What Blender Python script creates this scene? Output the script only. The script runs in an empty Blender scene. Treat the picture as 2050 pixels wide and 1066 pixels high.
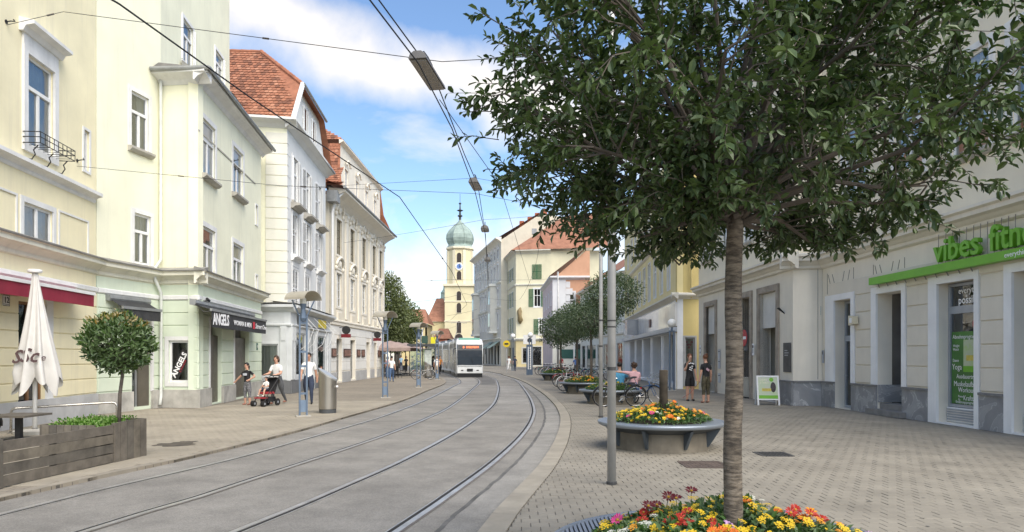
import bpy, bmesh, math, random
from mathutils import Vector, Matrix
from math import radians as R, sin, cos, pi, sqrt
random.seed(7)
SC = bpy.context.scene
COL = SC.collection
# ---------------------------------------------------------------- camera
FPX, CX, HY, CAMH = 1400.0, 1025.0, 714.0, 1.65      # photograph: focal length in px, optical axis, horizon row, eye height
cam_d = bpy.data.cameras.new('camera')
cam_d.sensor_width = 36.0
cam_d.lens = 36.0 * FPX / 2050.0
cam_d.shift_y = (HY - 533.0) / 2050.0
cam_d.clip_start = 0.05
cam_d.clip_end = 4000
cam = bpy.data.objects.new('camera', cam_d)
cam.location = (0, 0, CAMH)
cam.rotation_euler = (R(90), 0, 0)
COL.objects.link(cam)
SC.camera = cam
# ---------------------------------------------------------------- sky, sun, exposure
SUN_EL, SUN_AZ = 50.0, 148.0                            # azimuth clockwise from +Y (street axis)
W = bpy.data.worlds.new('World'); SC.world = W; W.use_nodes = True
nt = W.node_tree; N = nt.nodes; L = nt.links
for n in list(N): N.remove(n)
def nd(t, **k):
    n = N.new(t)
    for a, b in k.items(): setattr(n, a, b)
    return n
def mth(op, a, b=None, c=None, clamp=False):
    n = nd('ShaderNodeMath', operation=op); n.use_clamp = clamp
    for i, v in enumerate((a, b, c)):
        if v is None: continue
        if isinstance(v, (int, float)): n.inputs[i].default_value = v
        else: L.new(v, n.inputs[i])
    return n.outputs[0]
sky = nd('ShaderNodeTexSky', sky_type='NISHITA', sun_disc=False)
sky.sun_elevation = R(SUN_EL); sky.sun_rotation = R(SUN_AZ); sky.altitude = 350; sky.air_density = 1.0; sky.dust_density = 1.2; sky.ozone_density = 1.6
tc = nd('ShaderNodeTexCoord')
dirv = tc.outputs['Generated']
sep = nd('ShaderNodeSeparateXYZ'); L.new(dirv, sep.inputs[0])
# cloud layer seen in perspective: direction projected on a flat layer overhead
zc = mth('ADD', mth('MAXIMUM', sep.outputs[2], 0.0), 0.22)
cmb = nd('ShaderNodeCombineXYZ')
L.new(mth('DIVIDE', sep.outputs[0], zc), cmb.inputs[0]); L.new(mth('DIVIDE', sep.outputs[1], zc), cmb.inputs[1])
ns = nd('ShaderNodeTexNoise'); ns.inputs['Scale'].default_value = 1.5; ns.inputs['Detail'].default_value = 9; ns.inputs['Roughness'].default_value = 0.58; ns.inputs['Distortion'].default_value = 0.3
mp = nd('ShaderNodeMapping'); mp.inputs['Location'].default_value = (3.1, 1.7, 0); mp.inputs['Scale'].default_value = (1.0, 1.5, 1); mp.inputs['Rotation'].default_value = (0, 0, R(25))
L.new(cmb.outputs[0], mp.inputs[0]); L.new(mp.outputs[0], ns.inputs['Vector'])
# one long bank of cloud across the sky: a belt along a great circle
d1 = Vector((-0.40, 1, 0.505)).normalized(); d2 = Vector((-0.02, 1, 0.375)).normalized()
bn = d1.cross(d2).normalized()
dp = nd('ShaderNodeVectorMath', operation='DOT_PRODUCT'); L.new(dirv, dp.inputs[0]); dp.inputs[1].default_value = bn
ns2 = nd('ShaderNodeTexNoise'); ns2.inputs['Scale'].default_value = 5.0; ns2.inputs['Detail'].default_value = 7; ns2.inputs['Roughness'].default_value = 0.55
L.new(dirv, ns2.inputs['Vector'])
wob = mth('MULTIPLY', mth('SUBTRACT', ns2.outputs['Fac'], 0.5), 0.16)
belt = mth('SUBTRACT', 1.0, mth('DIVIDE', mth('ABSOLUTE', mth('ADD', dp.outputs['Value'], wob)), 0.06))
belt = mth('MULTIPLY', mth('MAXIMUM', belt, 0.0), 1.12, clamp=True)
belt = mth('SMOOTH_MIN', belt, 0.92, 0.2)
rmp = nd('ShaderNodeMapRange'); rmp.inputs['From Min'].default_value = 0.54; rmp.inputs['From Max'].default_value = 0.76; L.new(ns.outputs['Fac'], rmp.inputs['Value'])
cl = mth('MULTIPLY', rmp.outputs[0], 0.8)
# haze brightening and low flat clouds near the horizon
low = mth('SUBTRACT', 1.0, mth('DIVIDE', mth('ABSOLUTE', mth('SUBTRACT', sep.outputs[2], mth('ADD', 0.13, mth('MULTIPLY', mth('SUBTRACT', ns2.outputs['Fac'], 0.5), 0.35)))), 0.06))
low = mth('MULTIPLY', mth('MAXIMUM', low, 0.0), 0.75, clamp=True)
cover = mth('MAXIMUM', mth('MAXIMUM', cl, belt), low)
mix = nd('ShaderNodeMix', data_type='RGBA'); L.new(cover, mix.inputs['Factor'])
sat = nd('ShaderNodeHueSaturation'); sat.inputs['Saturation'].default_value = 1.08; sat.inputs['Value'].default_value = 0.92
L.new(sky.outputs[0], sat.inputs['Color'])
L.new(sat.outputs[0], mix.inputs[6]); mix.inputs[7].default_value = (4.5, 4.22, 3.92, 1)
bg = nd('ShaderNodeBackground'); bg.inputs['Strength'].default_value = 0.135
L.new(mix.outputs[2], bg.inputs[0])
out = nd('ShaderNodeOutputWorld'); L.new(bg.outputs[0], out.inputs[0])
sun_d = bpy.data.lights.new('sun', 'SUN'); sun_d.energy = 2.7; sun_d.angle = R(60); sun_d.color = (1.0, 0.92, 0.80)
sun = bpy.data.objects.new('sun', sun_d); COL.objects.link(sun)
sv = Vector((sin(R(SUN_AZ)) * cos(R(SUN_EL)), cos(R(SUN_AZ)) * cos(R(SUN_EL)), sin(R(SUN_EL))))
sun.rotation_euler = (-sv).to_track_quat('-Z', 'Y').to_euler(); sun.location = sv * 60
SC.view_settings.view_transform = 'Standard'; SC.view_settings.look = 'None'; SC.view_settings.gamma = 1.0
SC.view_settings.exposure = 1.0
SC.view_settings.use_curve_mapping = False
SC.cycles.max_bounces = 6; SC.cycles.transparent_max_bounces = 10; SC.cycles.use_denoising = True

# ---------------------------------------------------------------- materials
MT = {}
def new_mat(name):
    m = bpy.data.materials.new(name); m.use_nodes = True
    t = m.node_tree
    b = t.nodes['Principled BSDF']
    return m, t, b
def lin(c):
    if isinstance(c, str):
        c = c.lstrip('#'); c = [int(c[i:i + 2], 16) / 255 for i in (0, 2, 4)]
        return tuple((x / 12.92 if x <= 0.04045 else ((x + 0.055) / 1.055) ** 2.4) for x in c)
    return tuple(c)
def M(name, col, rough=0.75, var=0.10, scale=2.0, bump=0.0, bscale=40.0, metal=0.0, streak=0.0, dirt=None, tint=None, spec=0.4, coat=0.0, emit=None):
    """plain procedural material: colour broken up by noise in world space, optional vertical weather streaks, relief"""
    if name in MT: return MT[name]
    m, t, b = new_mat(name); n = t.nodes; l = t.links
    c = lin(col)
    b.inputs['Roughness'].default_value = rough; b.inputs['Metallic'].default_value = metal
    b.inputs['Specular IOR Level'].default_value = spec; b.inputs['Coat Weight'].default_value = coat
    g = n.new('ShaderNodeNewGeometry')
    src = None
    def noise(sc, vec, det=5, ro=0.6):
        q = n.new('ShaderNodeTexNoise'); q.inputs['Scale'].default_value = sc; q.inputs['Detail'].default_value = det; q.inputs['Roughness'].default_value = ro
        l.new(vec, q.inputs['Vector']); return q.outputs['Fac']
    def mixc(f, a, bb, typ='MIX'):
        q = n.new('ShaderNodeMix'); q.data_type = 'RGBA'; q.blend_type = typ
        if isinstance(f, float): q.inputs['Factor'].default_value = f
        else: l.new(f, q.inputs['Factor'])
        for i, v in ((6, a), (7, bb)):
            if isinstance(v, tuple): q.inputs[i].default_value = (*v, 1)
            else: l.new(v, q.inputs[i])
        return q.outputs[2]
    def rng(v, a, bb, lo=0.0, hi=1.0):
        q = n.new('ShaderNodeMapRange'); q.inputs['From Min'].default_value = a; q.inputs['From Max'].default_value = bb
        q.inputs['To Min'].default_value = lo; q.inputs['To Max'].default_value = hi; l.new(v, q.inputs['Value']); return q.outputs[0]
    pos = g.outputs['Position']
    if var > 0:
        dk = tuple(x * (1 - var * 1.6) for x in c); lt = tuple(min(1, x * (1 + var)) for x in c)
        if tint: lt = lin(tint)
        src = mixc(rng(noise(scale, pos), 0.3, 0.7), dk, lt)
        oi = n.new('ShaderNodeObjectInfo')
        src = mixc(rng(oi.outputs['Random'], 0, 1, 0.0, min(0.5, var * 1.5)), src, tuple(x * 0.72 for x in c))
        if streak > 0:
            mpn = n.new('ShaderNodeMapping'); mpn.inputs['Scale'].default_value = (2.2, 2.2, 0.16); l.new(pos, mpn.inputs[0])
            f = rng(noise(1.6, mpn.outputs[0], 6, 0.65), 0.52, 0.80, 0.0, streak)
            src = mixc(f, src, lin(dirt) if dirt else tuple(x * 0.45 for x in c))
        l.new(src, b.inputs['Base Color'])
        l.new(rng(noise(scale * 3, pos), 0.3, 0.7, max(0.02, rough - 0.08), min(1, rough + 0.08)), b.inputs['Roughness'])
    else:
        b.inputs['Base Color'].default_value = (*c, 1)
    if bump > 0:
        bp = n.new('ShaderNodeBump'); bp.inputs['Strength'].default_value = min(1, bump * 10); bp.inputs['Distance'].default_value = bump
        l.new(noise(bscale, pos, 6), bp.inputs['Height']); l.new(bp.outputs[0], b.inputs['Normal'])
    if emit:
        b.inputs['Emission Color'].default_value = (*lin(emit[0]), 1); b.inputs['Emission Strength'].default_value = emit[1]
    MT[name] = m
    return m
def glass_mat(name, tint=(0.75, 0.8, 0.8), refl=0.12, rough=0.02):
    m, t, b = new_mat(name); n = t.nodes; l = t.links
    tr = n.new('ShaderNodeBsdfTransparent'); tr.inputs[0].default_value = (*tint, 1)
    gl = n.new('ShaderNodeBsdfGlossy'); gl.inputs['Roughness'].default_value = rough; gl.inputs['Color'].default_value = (0.9, 0.93, 0.95, 1)
    fr = n.new('ShaderNodeFresnel'); fr.inputs['IOR'].default_value = 1.5
    g = n.new('ShaderNodeNewGeometry'); q = n.new('ShaderNodeTexNoise'); q.inputs['Scale'].default_value = 1.1; l.new(g.outputs['Position'], q.inputs['Vector'])
    bp = n.new('ShaderNodeBump'); bp.inputs['Strength'].default_value = 0.25; bp.inputs['Distance'].default_value = 0.05; l.new(q.outputs['Fac'], bp.inputs['Height']); l.new(bp.outputs[0], gl.inputs['Normal'])
    ad = n.new('ShaderNodeMath'); ad.operation = 'ADD'; ad.inputs[1].default_value = refl; ad.use_clamp = True; l.new(fr.outputs[0], ad.inputs[0])
    mx = n.new('ShaderNodeMixShader'); l.new(ad.outputs[0], mx.inputs[0]); l.new(tr.outputs[0], mx.inputs[1]); l.new(gl.outputs[0], mx.inputs[2])
    l.new(mx.outputs[0], n['Material Output'].inputs[0])
    MT[name] = m; return m
def ground_mat(name, c1, c2, joint, bw=0.18, bh=0.165, rot=0.0, rough=0.85):
    """small paving laid in courses, for where the single stones are too far to be built"""
    m, t, b = new_mat(name); n = t.nodes; l = t.links
    g = n.new('ShaderNodeNewGeometry'); mpn = n.new('ShaderNodeMapping'); mpn.inputs['Rotation'].default_value = (0, 0, rot); l.new(g.outputs['Position'], mpn.inputs[0])
    br = n.new('ShaderNodeTexBrick'); br.inputs['Scale'].default_value = 1.0; br.inputs['Brick Width'].default_value = bw; br.inputs['Row Height'].default_value = bh
    br.inputs['Mortar Size'].default_value = 0.006; br.inputs['Color1'].default_value = (*lin(c1), 1); br.inputs['Color2'].default_value = (*lin(c2), 1); br.inputs['Mortar'].default_value = (*lin(joint), 1)
    l.new(mpn.outputs[0], br.inputs['Vector'])
    q = n.new('ShaderNodeTexNoise'); q.inputs['Scale'].default_value = 0.35; q.inputs['Detail'].default_value = 8; q.inputs['Roughness'].default_value = 0.65; l.new(g.outputs['Position'], q.inputs['Vector'])
    r_ = n.new('ShaderNodeMapRange'); r_.inputs['From Min'].default_value = 0.3; r_.inputs['From Max'].default_value = 0.7; r_.inputs['To Min'].default_value = 0.72; r_.inputs['To Max'].default_value = 1.1; l.new(q.outputs['Fac'], r_.inputs['Value'])
    mx = n.new('ShaderNodeMix'); mx.data_type = 'RGBA'; mx.blend_type = 'MULTIPLY'; mx.inputs['Factor'].default_value = 1.0
    l.new(br.outputs['Color'], mx.inputs[6]); cc = n.new('ShaderNodeCombineColor')
    for i in range(3): l.new(r_.outputs[0], cc.inputs[i])
    l.new(cc.outputs[0], mx.inputs[7]); l.new(mx.outputs[2], b.inputs['Base Color']); b.inputs['Roughness'].default_value = rough
    bp = n.new('ShaderNodeBump'); bp.inputs['Strength'].default_value = 0.5; bp.inputs['Distance'].default_value = 0.01; bp.invert = True
    l.new(br.outputs['Fac'], bp.inputs['Height']); l.new(bp.outputs[0], b.inputs['Normal'])
    MT[name] = m; return m
def asphalt_mat(name, col):
    m, t, b = new_mat(name); n = t.nodes; l = t.links
    g = n.new('ShaderNodeNewGeometry'); P = g.outputs['Position']
    def noise(s, d=6, r=0.6):
        q = n.new('ShaderNodeTexNoise'); q.inputs['Scale'].default_value = s; q.inputs['Detail'].default_value = d; q.inputs['Roughness'].default_value = r; l.new(P, q.inputs['Vector']); return q.outputs['Fac']
    def rng(v, a, bb, lo, hi):
        q = n.new('ShaderNodeMapRange'); q.inputs['From Min'].default_value = a; q.inputs['From Max'].default_value = bb; q.inputs['To Min'].default_value = lo; q.inputs['To Max'].default_value = hi; l.new(v, q.inputs['Value']); return q.outputs[0]
    f1 = rng(noise(0.8, 10, 0.75), 0.3, 0.7, 0.62, 1.24); f2 = rng(noise(70, 3, 0.8), 0.3, 0.7, 0.62, 1.38); f3 = rng(noise(0.18, 4), 0.3, 0.7, 0.85, 1.1)
    mu = n.new('ShaderNodeMath'); mu.operation = 'MULTIPLY'; l.new(f1, mu.inputs[0]); l.new(f2, mu.inputs[1])
    mv = n.new('ShaderNodeMath'); mv.operation = 'MULTIPLY'; l.new(mu.outputs[0], mv.inputs[0]); l.new(f3, mv.inputs[1])
    mx = n.new('ShaderNodeVectorMath'); mx.operation = 'SCALE'; mx.inputs[0].default_value = lin(col); l.new(mv.outputs[0], mx.inputs['Scale'])
    l.new(mx.outputs[0], b.inputs['Base Color']); b.inputs['Roughness'].default_value = 0.85
    bp = n.new('ShaderNodeBump'); bp.inputs['Strength'].default_value = 0.6; bp.inputs['Distance'].default_value = 0.006; l.new(noise(110, 4, 0.8), bp.inputs['Height']); l.new(bp.outputs[0], b.inputs['Normal'])
    MT[name] = m; return m
def leaf_mat(name, c1, c2, back, rough=0.42, trans=0.25):
    m, t, b = new_mat(name); n = t.nodes; l = t.links
    a = n.new('ShaderNodeAttribute'); a.attribute_name = 'tone'
    q = n.new('ShaderNodeMix'); q.data_type = 'RGBA'; l.new(a.outputs['Fac'], q.inputs['Factor']); q.inputs[6].default_value = (*lin(c1), 1); q.inputs[7].default_value = (*lin(c2), 1)
    g = n.new('ShaderNodeNewGeometry')
    k = n.new('ShaderNodeMix'); k.data_type = 'RGBA'; l.new(g.outputs['Backfacing'], k.inputs['Factor']); l.new(q.outputs[2], k.inputs[6]); k.inputs[7].default_value = (*lin(back), 1)
    l.new(k.outputs[2], b.inputs['Base Color']); b.inputs['Roughness'].default_value = rough; b.inputs['Specular IOR Level'].default_value = 0.5
    tr = n.new('ShaderNodeBsdfTranslucent'); l.new(q.outputs[2], tr.inputs[0])
    mx = n.new('ShaderNodeMixShader'); mx.inputs[0].default_value = trans
    l.new(b.outputs[0], mx.inputs[1]); l.new(tr.outputs[0], mx.inputs[2]); l.new(mx.outputs[0], n['Material Output'].inputs[0])
    MT[name] = m; return m

# ---------------------------------------------------------------- object helpers
WM = {}
I4 = Matrix.Identity(4)
def T(x, y=0, z=0): return Matrix.Translation((x, y, z))
def RZ(a): return Matrix.Rotation(a, 4, 'Z')
def RX(a): return Matrix.Rotation(a, 4, 'X')
def RY(a): return Matrix.Rotation(a, 4, 'Y')
def link(o, Mw=None, parent=None):
    Mw = Mw or I4
    COL.objects.link(o)
    WM[o] = Mw.copy()
    if parent is not None:
        o.parent = parent
        o.matrix_basis = WM[parent].inverted() @ Mw
    else:
        o.matrix_basis = Mw
    return o
def thing(name, label, cat, loc=(0, 0, 0), rz=0.0, group=None, Mw=None):
    o = bpy.data.objects.new(name, None); o.empty_display_size = 0.2
    link(o, Mw if Mw is not None else T(*loc) @ RZ(rz))
    tag(o, label, cat, group); return o
def tag(o, label=None, cat=None, group=None, kind=None):
    if label: o['label'] = label
    if cat: o['category'] = cat
    if group: o['group'] = group
    if kind: o['kind'] = kind
    return o
def put(name, mesh, Mw=None, parent=None):
    return link(bpy.data.objects.new(name, mesh), Mw, parent)
def dup(root, Mw, label=None, group=None, parent=None):
    old = WM[root]
    c = root.copy(); link(c, Mw, parent)
    if label: c['label'] = label
    if group: c['group'] = group
    for ch in root.children:
        dup(ch, Mw @ old.inverted() @ WM[ch], parent=c)
    return c
class MB:
    def __init__(s): s.v = []; s.f = []; s.m = []; s.tn = []
    def quad(s, *p, mi=0):
        k = len(s.v); s.v += [tuple(q) for q in p]; s.f.append(tuple(range(k, k + len(p)))); s.m.append(mi); return s
    def box(s, x0, x1, y0, y1, z0, z1, X=None, mi=0):
        k = len(s.v)
        ps = [Vector((x, y, z)) for z in (z0, z1) for y in (y0, y1) for x in (x0, x1)]
        if X is not None: ps = [X @ p for p in ps]
        s.v += [tuple(p) for p in ps]
        for f in ((0, 2, 3, 1), (4, 5, 7, 6), (0, 1, 5, 4), (2, 6, 7, 3), (0, 4, 6, 2), (1, 3, 7, 5)):
            s.f.append(tuple(k + i for i in f)); s.m.append(mi)
        return s
    def cbox(s, cx, cy, cz, sx, sy, sz, X=None, mi=0):
        return s.box(cx - sx / 2, cx + sx / 2, cy - sy / 2, cy + sy / 2, cz - sz / 2, cz + sz / 2, X, mi)
    def tube(s, pts, r, n=8, cap=True, mi=0, X=None):
        pts = [Vector(p) for p in pts]
        if X is not None: pts = [X @ p for p in pts]
        rr = r if isinstance(r, (list, tuple)) else [r] * len(pts)
        k0 = len(s.v); prev = None
        for i, p in enumerate(pts):
            if i == 0: d = pts[1] - pts[0]
            elif i == len(pts) - 1: d = pts[-1] - pts[-2]
            else: d = (pts[i + 1] - p).normalized() + (p - pts[i - 1]).normalized()
            if d.length < 1e-9: d = Vector((0, 0, 1))
            d.normalize()
            if prev is None:
                u = d.orthogonal().normalized()
            else:
                u = prev - d * prev.dot(d)
                u = u.normalized() if u.length > 1e-6 else d.orthogonal().normalized()
            prev = u; w = d.cross(u)
            for j in range(n):
                a = 2 * pi * j / n
                s.v.append(tuple(p + (u * cos(a) + w * sin(a)) * rr[i]))
        for i in range(len(pts) - 1):
            for j in range(n):
                a = k0 + i * n + j; b = k0 + i * n + (j + 1) % n
                s.f.append((a, b, b + n, a + n)); s.m.append(mi)
        if cap:
            s.f.append(tuple(k0 + j for j in reversed(range(n)))); s.m.append(mi)
            e = k0 + (len(pts) - 1) * n
            s.f.append(tuple(e + j for j in range(n))); s.m.append(mi)
        return s
    def lathe(s, prof, n=24, mi=0, X=None, a0=0.0, a1=2 * pi):
        k0 = len(s.v); full = abs(a1 - a0 - 2 * pi) < 1e-6; c = n if full else n + 1
        for (r, z) in prof:
            for j in range(c):
                a = a0 + (a1 - a0) * j / n
                p = Vector((r * cos(a), r * sin(a), z)); s.v.append(tuple(X @ p if X is not None else p))
        for i in range(len(prof) - 1):
            for j in range(n):
                a = k0 + i * c + j; b = k0 + i * c + (j + 1) % c
                s.f.append((a, b, b + c, a + c)); s.m.append(mi)
        return s
    def prism(s, poly, axis, a, b, mi=0, X=None):
        """extrude a polygon; axis 'x': poly is (y,z); 'y': (x,z); 'z': (x,y)"""
        k = len(s.v); n = len(poly)
        for t in (a, b):
            for (p, q) in poly:
                v = Vector((t, p, q)) if axis == 'x' else Vector((p, t, q)) if axis == 'y' else Vector((p, q, t))
                s.v.append(tuple(X @ v if X is not None else v))
        s.f.append(tuple(k + i for i in range(n))); s.m.append(mi)
        s.f.append(tuple(k + n + i for i in reversed(range(n)))); s.m.append(mi)
        for i in range(n):
            j = (i + 1) % n; s.f.append((k + i, k + j, k + n + j, k + n + i)); s.m.append(mi)
        return s
    def ball(s, c, r, n=12, m=8, mi=0, X=None, sc=(1, 1, 1)):
        prof = [(max(1e-4, r * sin(pi * i / m)), r * cos(pi * i / m)) for i in range(m + 1)]
        Y = T(*c) @ Matrix.Diagonal((*sc, 1))
        return s.lathe(prof, n, mi, (X @ Y) if X is not None else Y)
    def mesh(s, name, mats, smooth=False, fix=True):
        me = bpy.data.meshes.new(name); me.from_pydata(s.v, [], s.f)
        if not isinstance(mats, (list, tuple)): mats = [mats]
        for m in mats: me.materials.append(m)
        if len(mats) > 1: me.polygons.foreach_set('material_index', s.m)
        if fix:
            bm = bmesh.new(); bm.from_mesh(me); bmesh.ops.recalc_face_normals(bm, faces=bm.faces); bm.to_mesh(me); bm.free()
        if smooth: me.shade_smooth()
        if smooth == 'auto': me.set_sharp_from_angle(angle=R(35))
        if s.tn:
            at = me.attributes.new('tone', 'FLOAT', 'POINT'); at.data.foreach_set('value', s.tn)
        me.update(); return me
    def build(s, name, mats, parent=None, Mw=None, smooth=False, fix=True):
        return put(name, s.mesh(name, mats, smooth, fix), Mw, parent)
def text_mesh(txt, size, mat, depth=0.004, bold=0.0, shear=0.0, xs=1.0, align='LEFT', spacing=1.0):
    cu = bpy.data.curves.new('lettering', 'FONT'); cu.body = txt; cu.size = size; cu.extrude = depth; cu.offset = bold; cu.shear = shear
    cu.align_x = align; cu.space_character = spacing; cu.resolution_u = 2; cu.fill_mode = 'BOTH' if depth > 0 else 'FRONT'
    o = bpy.data.objects.new('lettering', cu); TMP.collection.objects.link(o); TMP.view_layers[0].update()
    me = bpy.data.meshes.new_from_object(o.evaluated_get(TMP.view_layers[0].depsgraph))
    bpy.data.objects.remove(o); bpy.data.curves.remove(cu)
    if xs != 1.0:
        me.transform(Matrix.Diagonal((xs, 1, 1, 1)))
    me.materials.clear(); me.materials.append(mat)
    return me
TMP = bpy.data.scenes.new('workbench')
def G(px, py, z=0.0):
    k = (CAMH - z) / (py - HY)
    return Vector(((px - CX) * k, FPX * k, z))
def at(px, py, Y):
    return Vector(((px - CX) * Y / FPX, Y, CAMH + (HY - py) * Y / FPX))
def spline(pts, sub=6):
    pts = [Vector(p) for p in pts]; out = []
    P = [2 * pts[0] - pts[1]] + pts + [2 * pts[-1] - pts[-2]]
    for i in range(1, len(P) - 2):
        a, b, c, d = P[i - 1], P[i], P[i + 1], P[i + 2]
        for k in range(sub):
            t = k / sub
            out.append(0.5 * ((2 * b) + (c - a) * t + (2 * a - 5 * b + 4 * c - d) * t * t + (3 * b - a - 3 * c + d) * t ** 3))
    out.append(pts[-1]); return out
class Fac:
    """a facade: local x runs to the right as seen from outside, y into the wall, z up"""
    def __init__(s, p0, p1):
        s.p0 = Vector((p0[0], p0[1])); s.p1 = Vector((p1[0], p1[1])); s.len = (s.p1 - s.p0).length
        s.d = (s.p1 - s.p0).normalized(); ang = math.atan2(s.d.y, s.d.x)
        s.M = T(s.p0.x, s.p0.y, 0) @ RZ(ang)
    def at(s, x, y=0, z=0): return s.M @ T(x, y, z)
    def s(s_, px, o=0.0):
        k = (px - CX) / FPX; nrm = Vector((s_.d.y, -s_.d.x)); q = s_.p0 + nrm * o     # outside offset o
        # (q.x + d.x t) = k (q.y + d.y t)
        return (k * q.y - q.x) / (s_.d.x - k * s_.d.y)
    def h(s_, px, py, o=0.0):
        t = s_.s(px, o); Y = (s_.p0 + s_.d * t).y - s_.d.x * o
        return CAMH + (HY - py) * Y / FPX
# ---------------------------------------------------------------- base materials
asphalt = asphalt_mat('asphalt', (0.222, 0.208, 0.182))
asphalt2 = asphalt_mat('asphalt_gutter', (0.25, 0.238, 0.212))
asphalt3 = asphalt_mat('asphalt_patch', (0.135, 0.13, 0.12))
asphalt4 = asphalt_mat('asphalt_pale', (0.262, 0.248, 0.222))
pave_r = ground_mat('paving_right', (0.250, 0.228, 0.184), (0.222, 0.20, 0.162), (0.11, 0.10, 0.085))
pave_l = ground_mat('paving_left', (0.275, 0.238, 0.182), (0.235, 0.203, 0.155), (0.10, 0.09, 0.075))
paver_m = M('paver', (0.245, 0.222, 0.178), 0.85, 0.16, 1.1, 0.003, 120)
paver_lm = M('paver_left', (0.305, 0.272, 0.212), 0.85, 0.16, 0.8, 0.003, 120)
joint_m = M('joint_sand', (0.10, 0.09, 0.075), 0.95, 0.2, 6)
kerb_m = M('kerb_stone', (0.295, 0.266, 0.212), 0.85, 0.14, 2.0, 0.004, 90)
steel_rail = M('rail_steel', (0.50, 0.485, 0.455), 0.45, 0.15, 3, metal=0.7)
groove_m = M('rail_groove', (0.02, 0.018, 0.016), 0.8, 0.2, 8)
railside_m = M('rail_side', (0.14, 0.12, 0.10), 0.6, 0.2, 8)
# ---------------------------------------------------------------- ground sheet
mb = MB(); mb.quad((-900, -60, -0.05), (900, -60, -0.05), (900, 1500, -0.05), (-900, 1500, -0.05))
tag(mb.build('road', asphalt), kind='structure'); ROAD = [o for o in COL.objects if o.name == 'road'][0]
# rails, digitised on the ground plane
R1 = [(0, 1022), (203, 973), (400, 929), (497.6, 905.5), (595, 878.8), (692.7, 852), (770.7, 829), (852.7, 798.5), (905, 773), (921, 763)]
R2 = [(138.5, 1065), (292.7, 1018), (400, 987.5), (497.6, 956), (595, 925), (692.7, 894), (778.5, 865), (852.7, 835.5), (905.4, 809.8), (947, 778), (960, 762)]
R3 = [(444.9, 1065), (595, 1006), (692.7, 965), (797.6, 920), (887.8, 874.5), (940.5, 843), (984.4, 810), (995.5, 788), (996.7, 770), (988, 757)]
R4 = [(778, 1066), (895, 988), (992, 918), (1046.5, 867), (1067, 834.4), (1068.5, 811.5), (1056, 786), (1035.3, 762)]
def rail_line(pp, near, far):
    q = [G(*p) for p in pp]
    d = (q[0] - q[1]).normalized(); pts = [q[0] + d * near] + q + [Vector((*f, 0)) for f in far]
    return spline(pts, 8)
rails = [rail_line(R1, 6, [(-5.2, 60), (-8.2, 77), (-16.5, 106), (-28, 140)]),
         rail_line(R2, 5, [(-3.7, 61), (-6.8, 77.5), (-15.1, 106.6), (-26.6, 140.6)]),
         rail_line(R3, 4.5, [(-3.2, 68), (-4.6, 78), (-12.6, 107.5), (-24, 141.5)]),
         rail_line(R4, 4, [(-0.6, 62), (-3.2, 78.5), (-11.2, 108), (-22.6, 142)])]
def ribbon(pts, o0, o1, z, mb=None, mi=0, thick=0.0):
    """strip between sideways offsets o0 and o1 (positive = right of travel) along pts"""
    mb = mb or MB(); n = len(pts); k = len(mb.v)
    for i, p in enumerate(pts):
        d = (pts[min(i + 1, n - 1)] - pts[max(i - 1, 0)]).normalized(); r = Vector((d.y, -d.x, 0))
        for o in (o0, o1):
            q = p + r * o; mb.v.append((q.x, q.y, z))
    for i in range(n - 1):
        a = k + 2 * i; mb.f.append((a, a + 1, a + 3, a + 2)); mb.m.append(mi)
    if thick > 0:
        k2 = len(mb.v)
        mb.v += [(x, y, zz - thick) for (x, y, zz) in mb.v[k:k2]]
        for i in range(n - 1):
            for e in (0, 1):
                a = k + 2 * i + e; b = k2 + 2 * i + e; mb.f.append((a, a + 2, b + 2, b)); mb.m.append(mi)
    return mb
ZR = -0.05
for i, pl in enumerate(rails):
    sd = 1 if i % 2 == 0 else -1         # groove lies on the inner side
    m_ = ribbon(pl, -0.034, 0.034, ZR + 0.012, thick=0.03)
    m_.build('rail', steel_rail, ROAD, fix=False)
    g_ = MB(); ribbon(pl, sd * 0.035, sd * 0.085, ZR + 0.005, g_, 0); ribbon(pl, sd * 0.086, sd * 0.10, ZR + 0.010, g_, 1, 0.02); ribbon(pl, -sd * 0.036, -sd * 0.060, ZR + 0.006, g_, 2)
    g_.build('rail_groove', [groove_m, steel_rail, railside_m], ROAD, fix=False)
# kerb lines
KL = [(0, 996), (195, 953), (400, 909), (595, 862), (692.7, 834), (800, 803.5), (852.7, 783), (893, 764)]
KRi = [(955.6, 1066), (996.6, 1016), (1070.7, 940), (1098, 903), (1112.6, 876.5), (1121.4, 847), (1119.5, 827), (1107, 806), (1081, 783.4), (1045.9, 763), (1012, 752), (975, 744.5)]
KRo = [(992.7, 1066), (1040, 1008), (1100, 934), (1119, 903), (1132, 873), (1135, 848), (1130, 824), (1110, 799), (1081, 778), (1045, 760), (1012, 750.5), (975, 743.5)]
def kl(pp, near, far):
    q = [G(*p) for p in pp]; d = (q[0] - q[1]).normalized()
    return spline([q[0] + d * near] + q + [Vector((*f, 0)) for f in far], 8)
KERB_L = kl(KL, 9, [(-6.9, 62), (-10.6, 77), (-19, 105), (-31, 140)])
KERB_RI = kl(KRi, 4.5, [(-8.6, 106), (-20, 142)])
def offset_pts(pts, o):
    r = []
    for i, p in enumerate(pts):
        d = (pts[min(i + 1, len(pts) - 1)] - pts[max(i - 1, 0)]).normalized(); r.append(p + Vector((d.y, -d.x, 0)) * o)
    return r
KERB_RO = offset_pts(KERB_RI, 0.27)
def xat(pl, y):
    for a, b in zip(pl[:-1], pl[1:]):
        if min(a.y, b.y) <= y <= max(a.y, b.y) and abs(b.y - a.y) > 1e-6:
            return a.x + (b.x - a.x) * (y - a.y) / (b.y - a.y)
    return None
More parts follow.
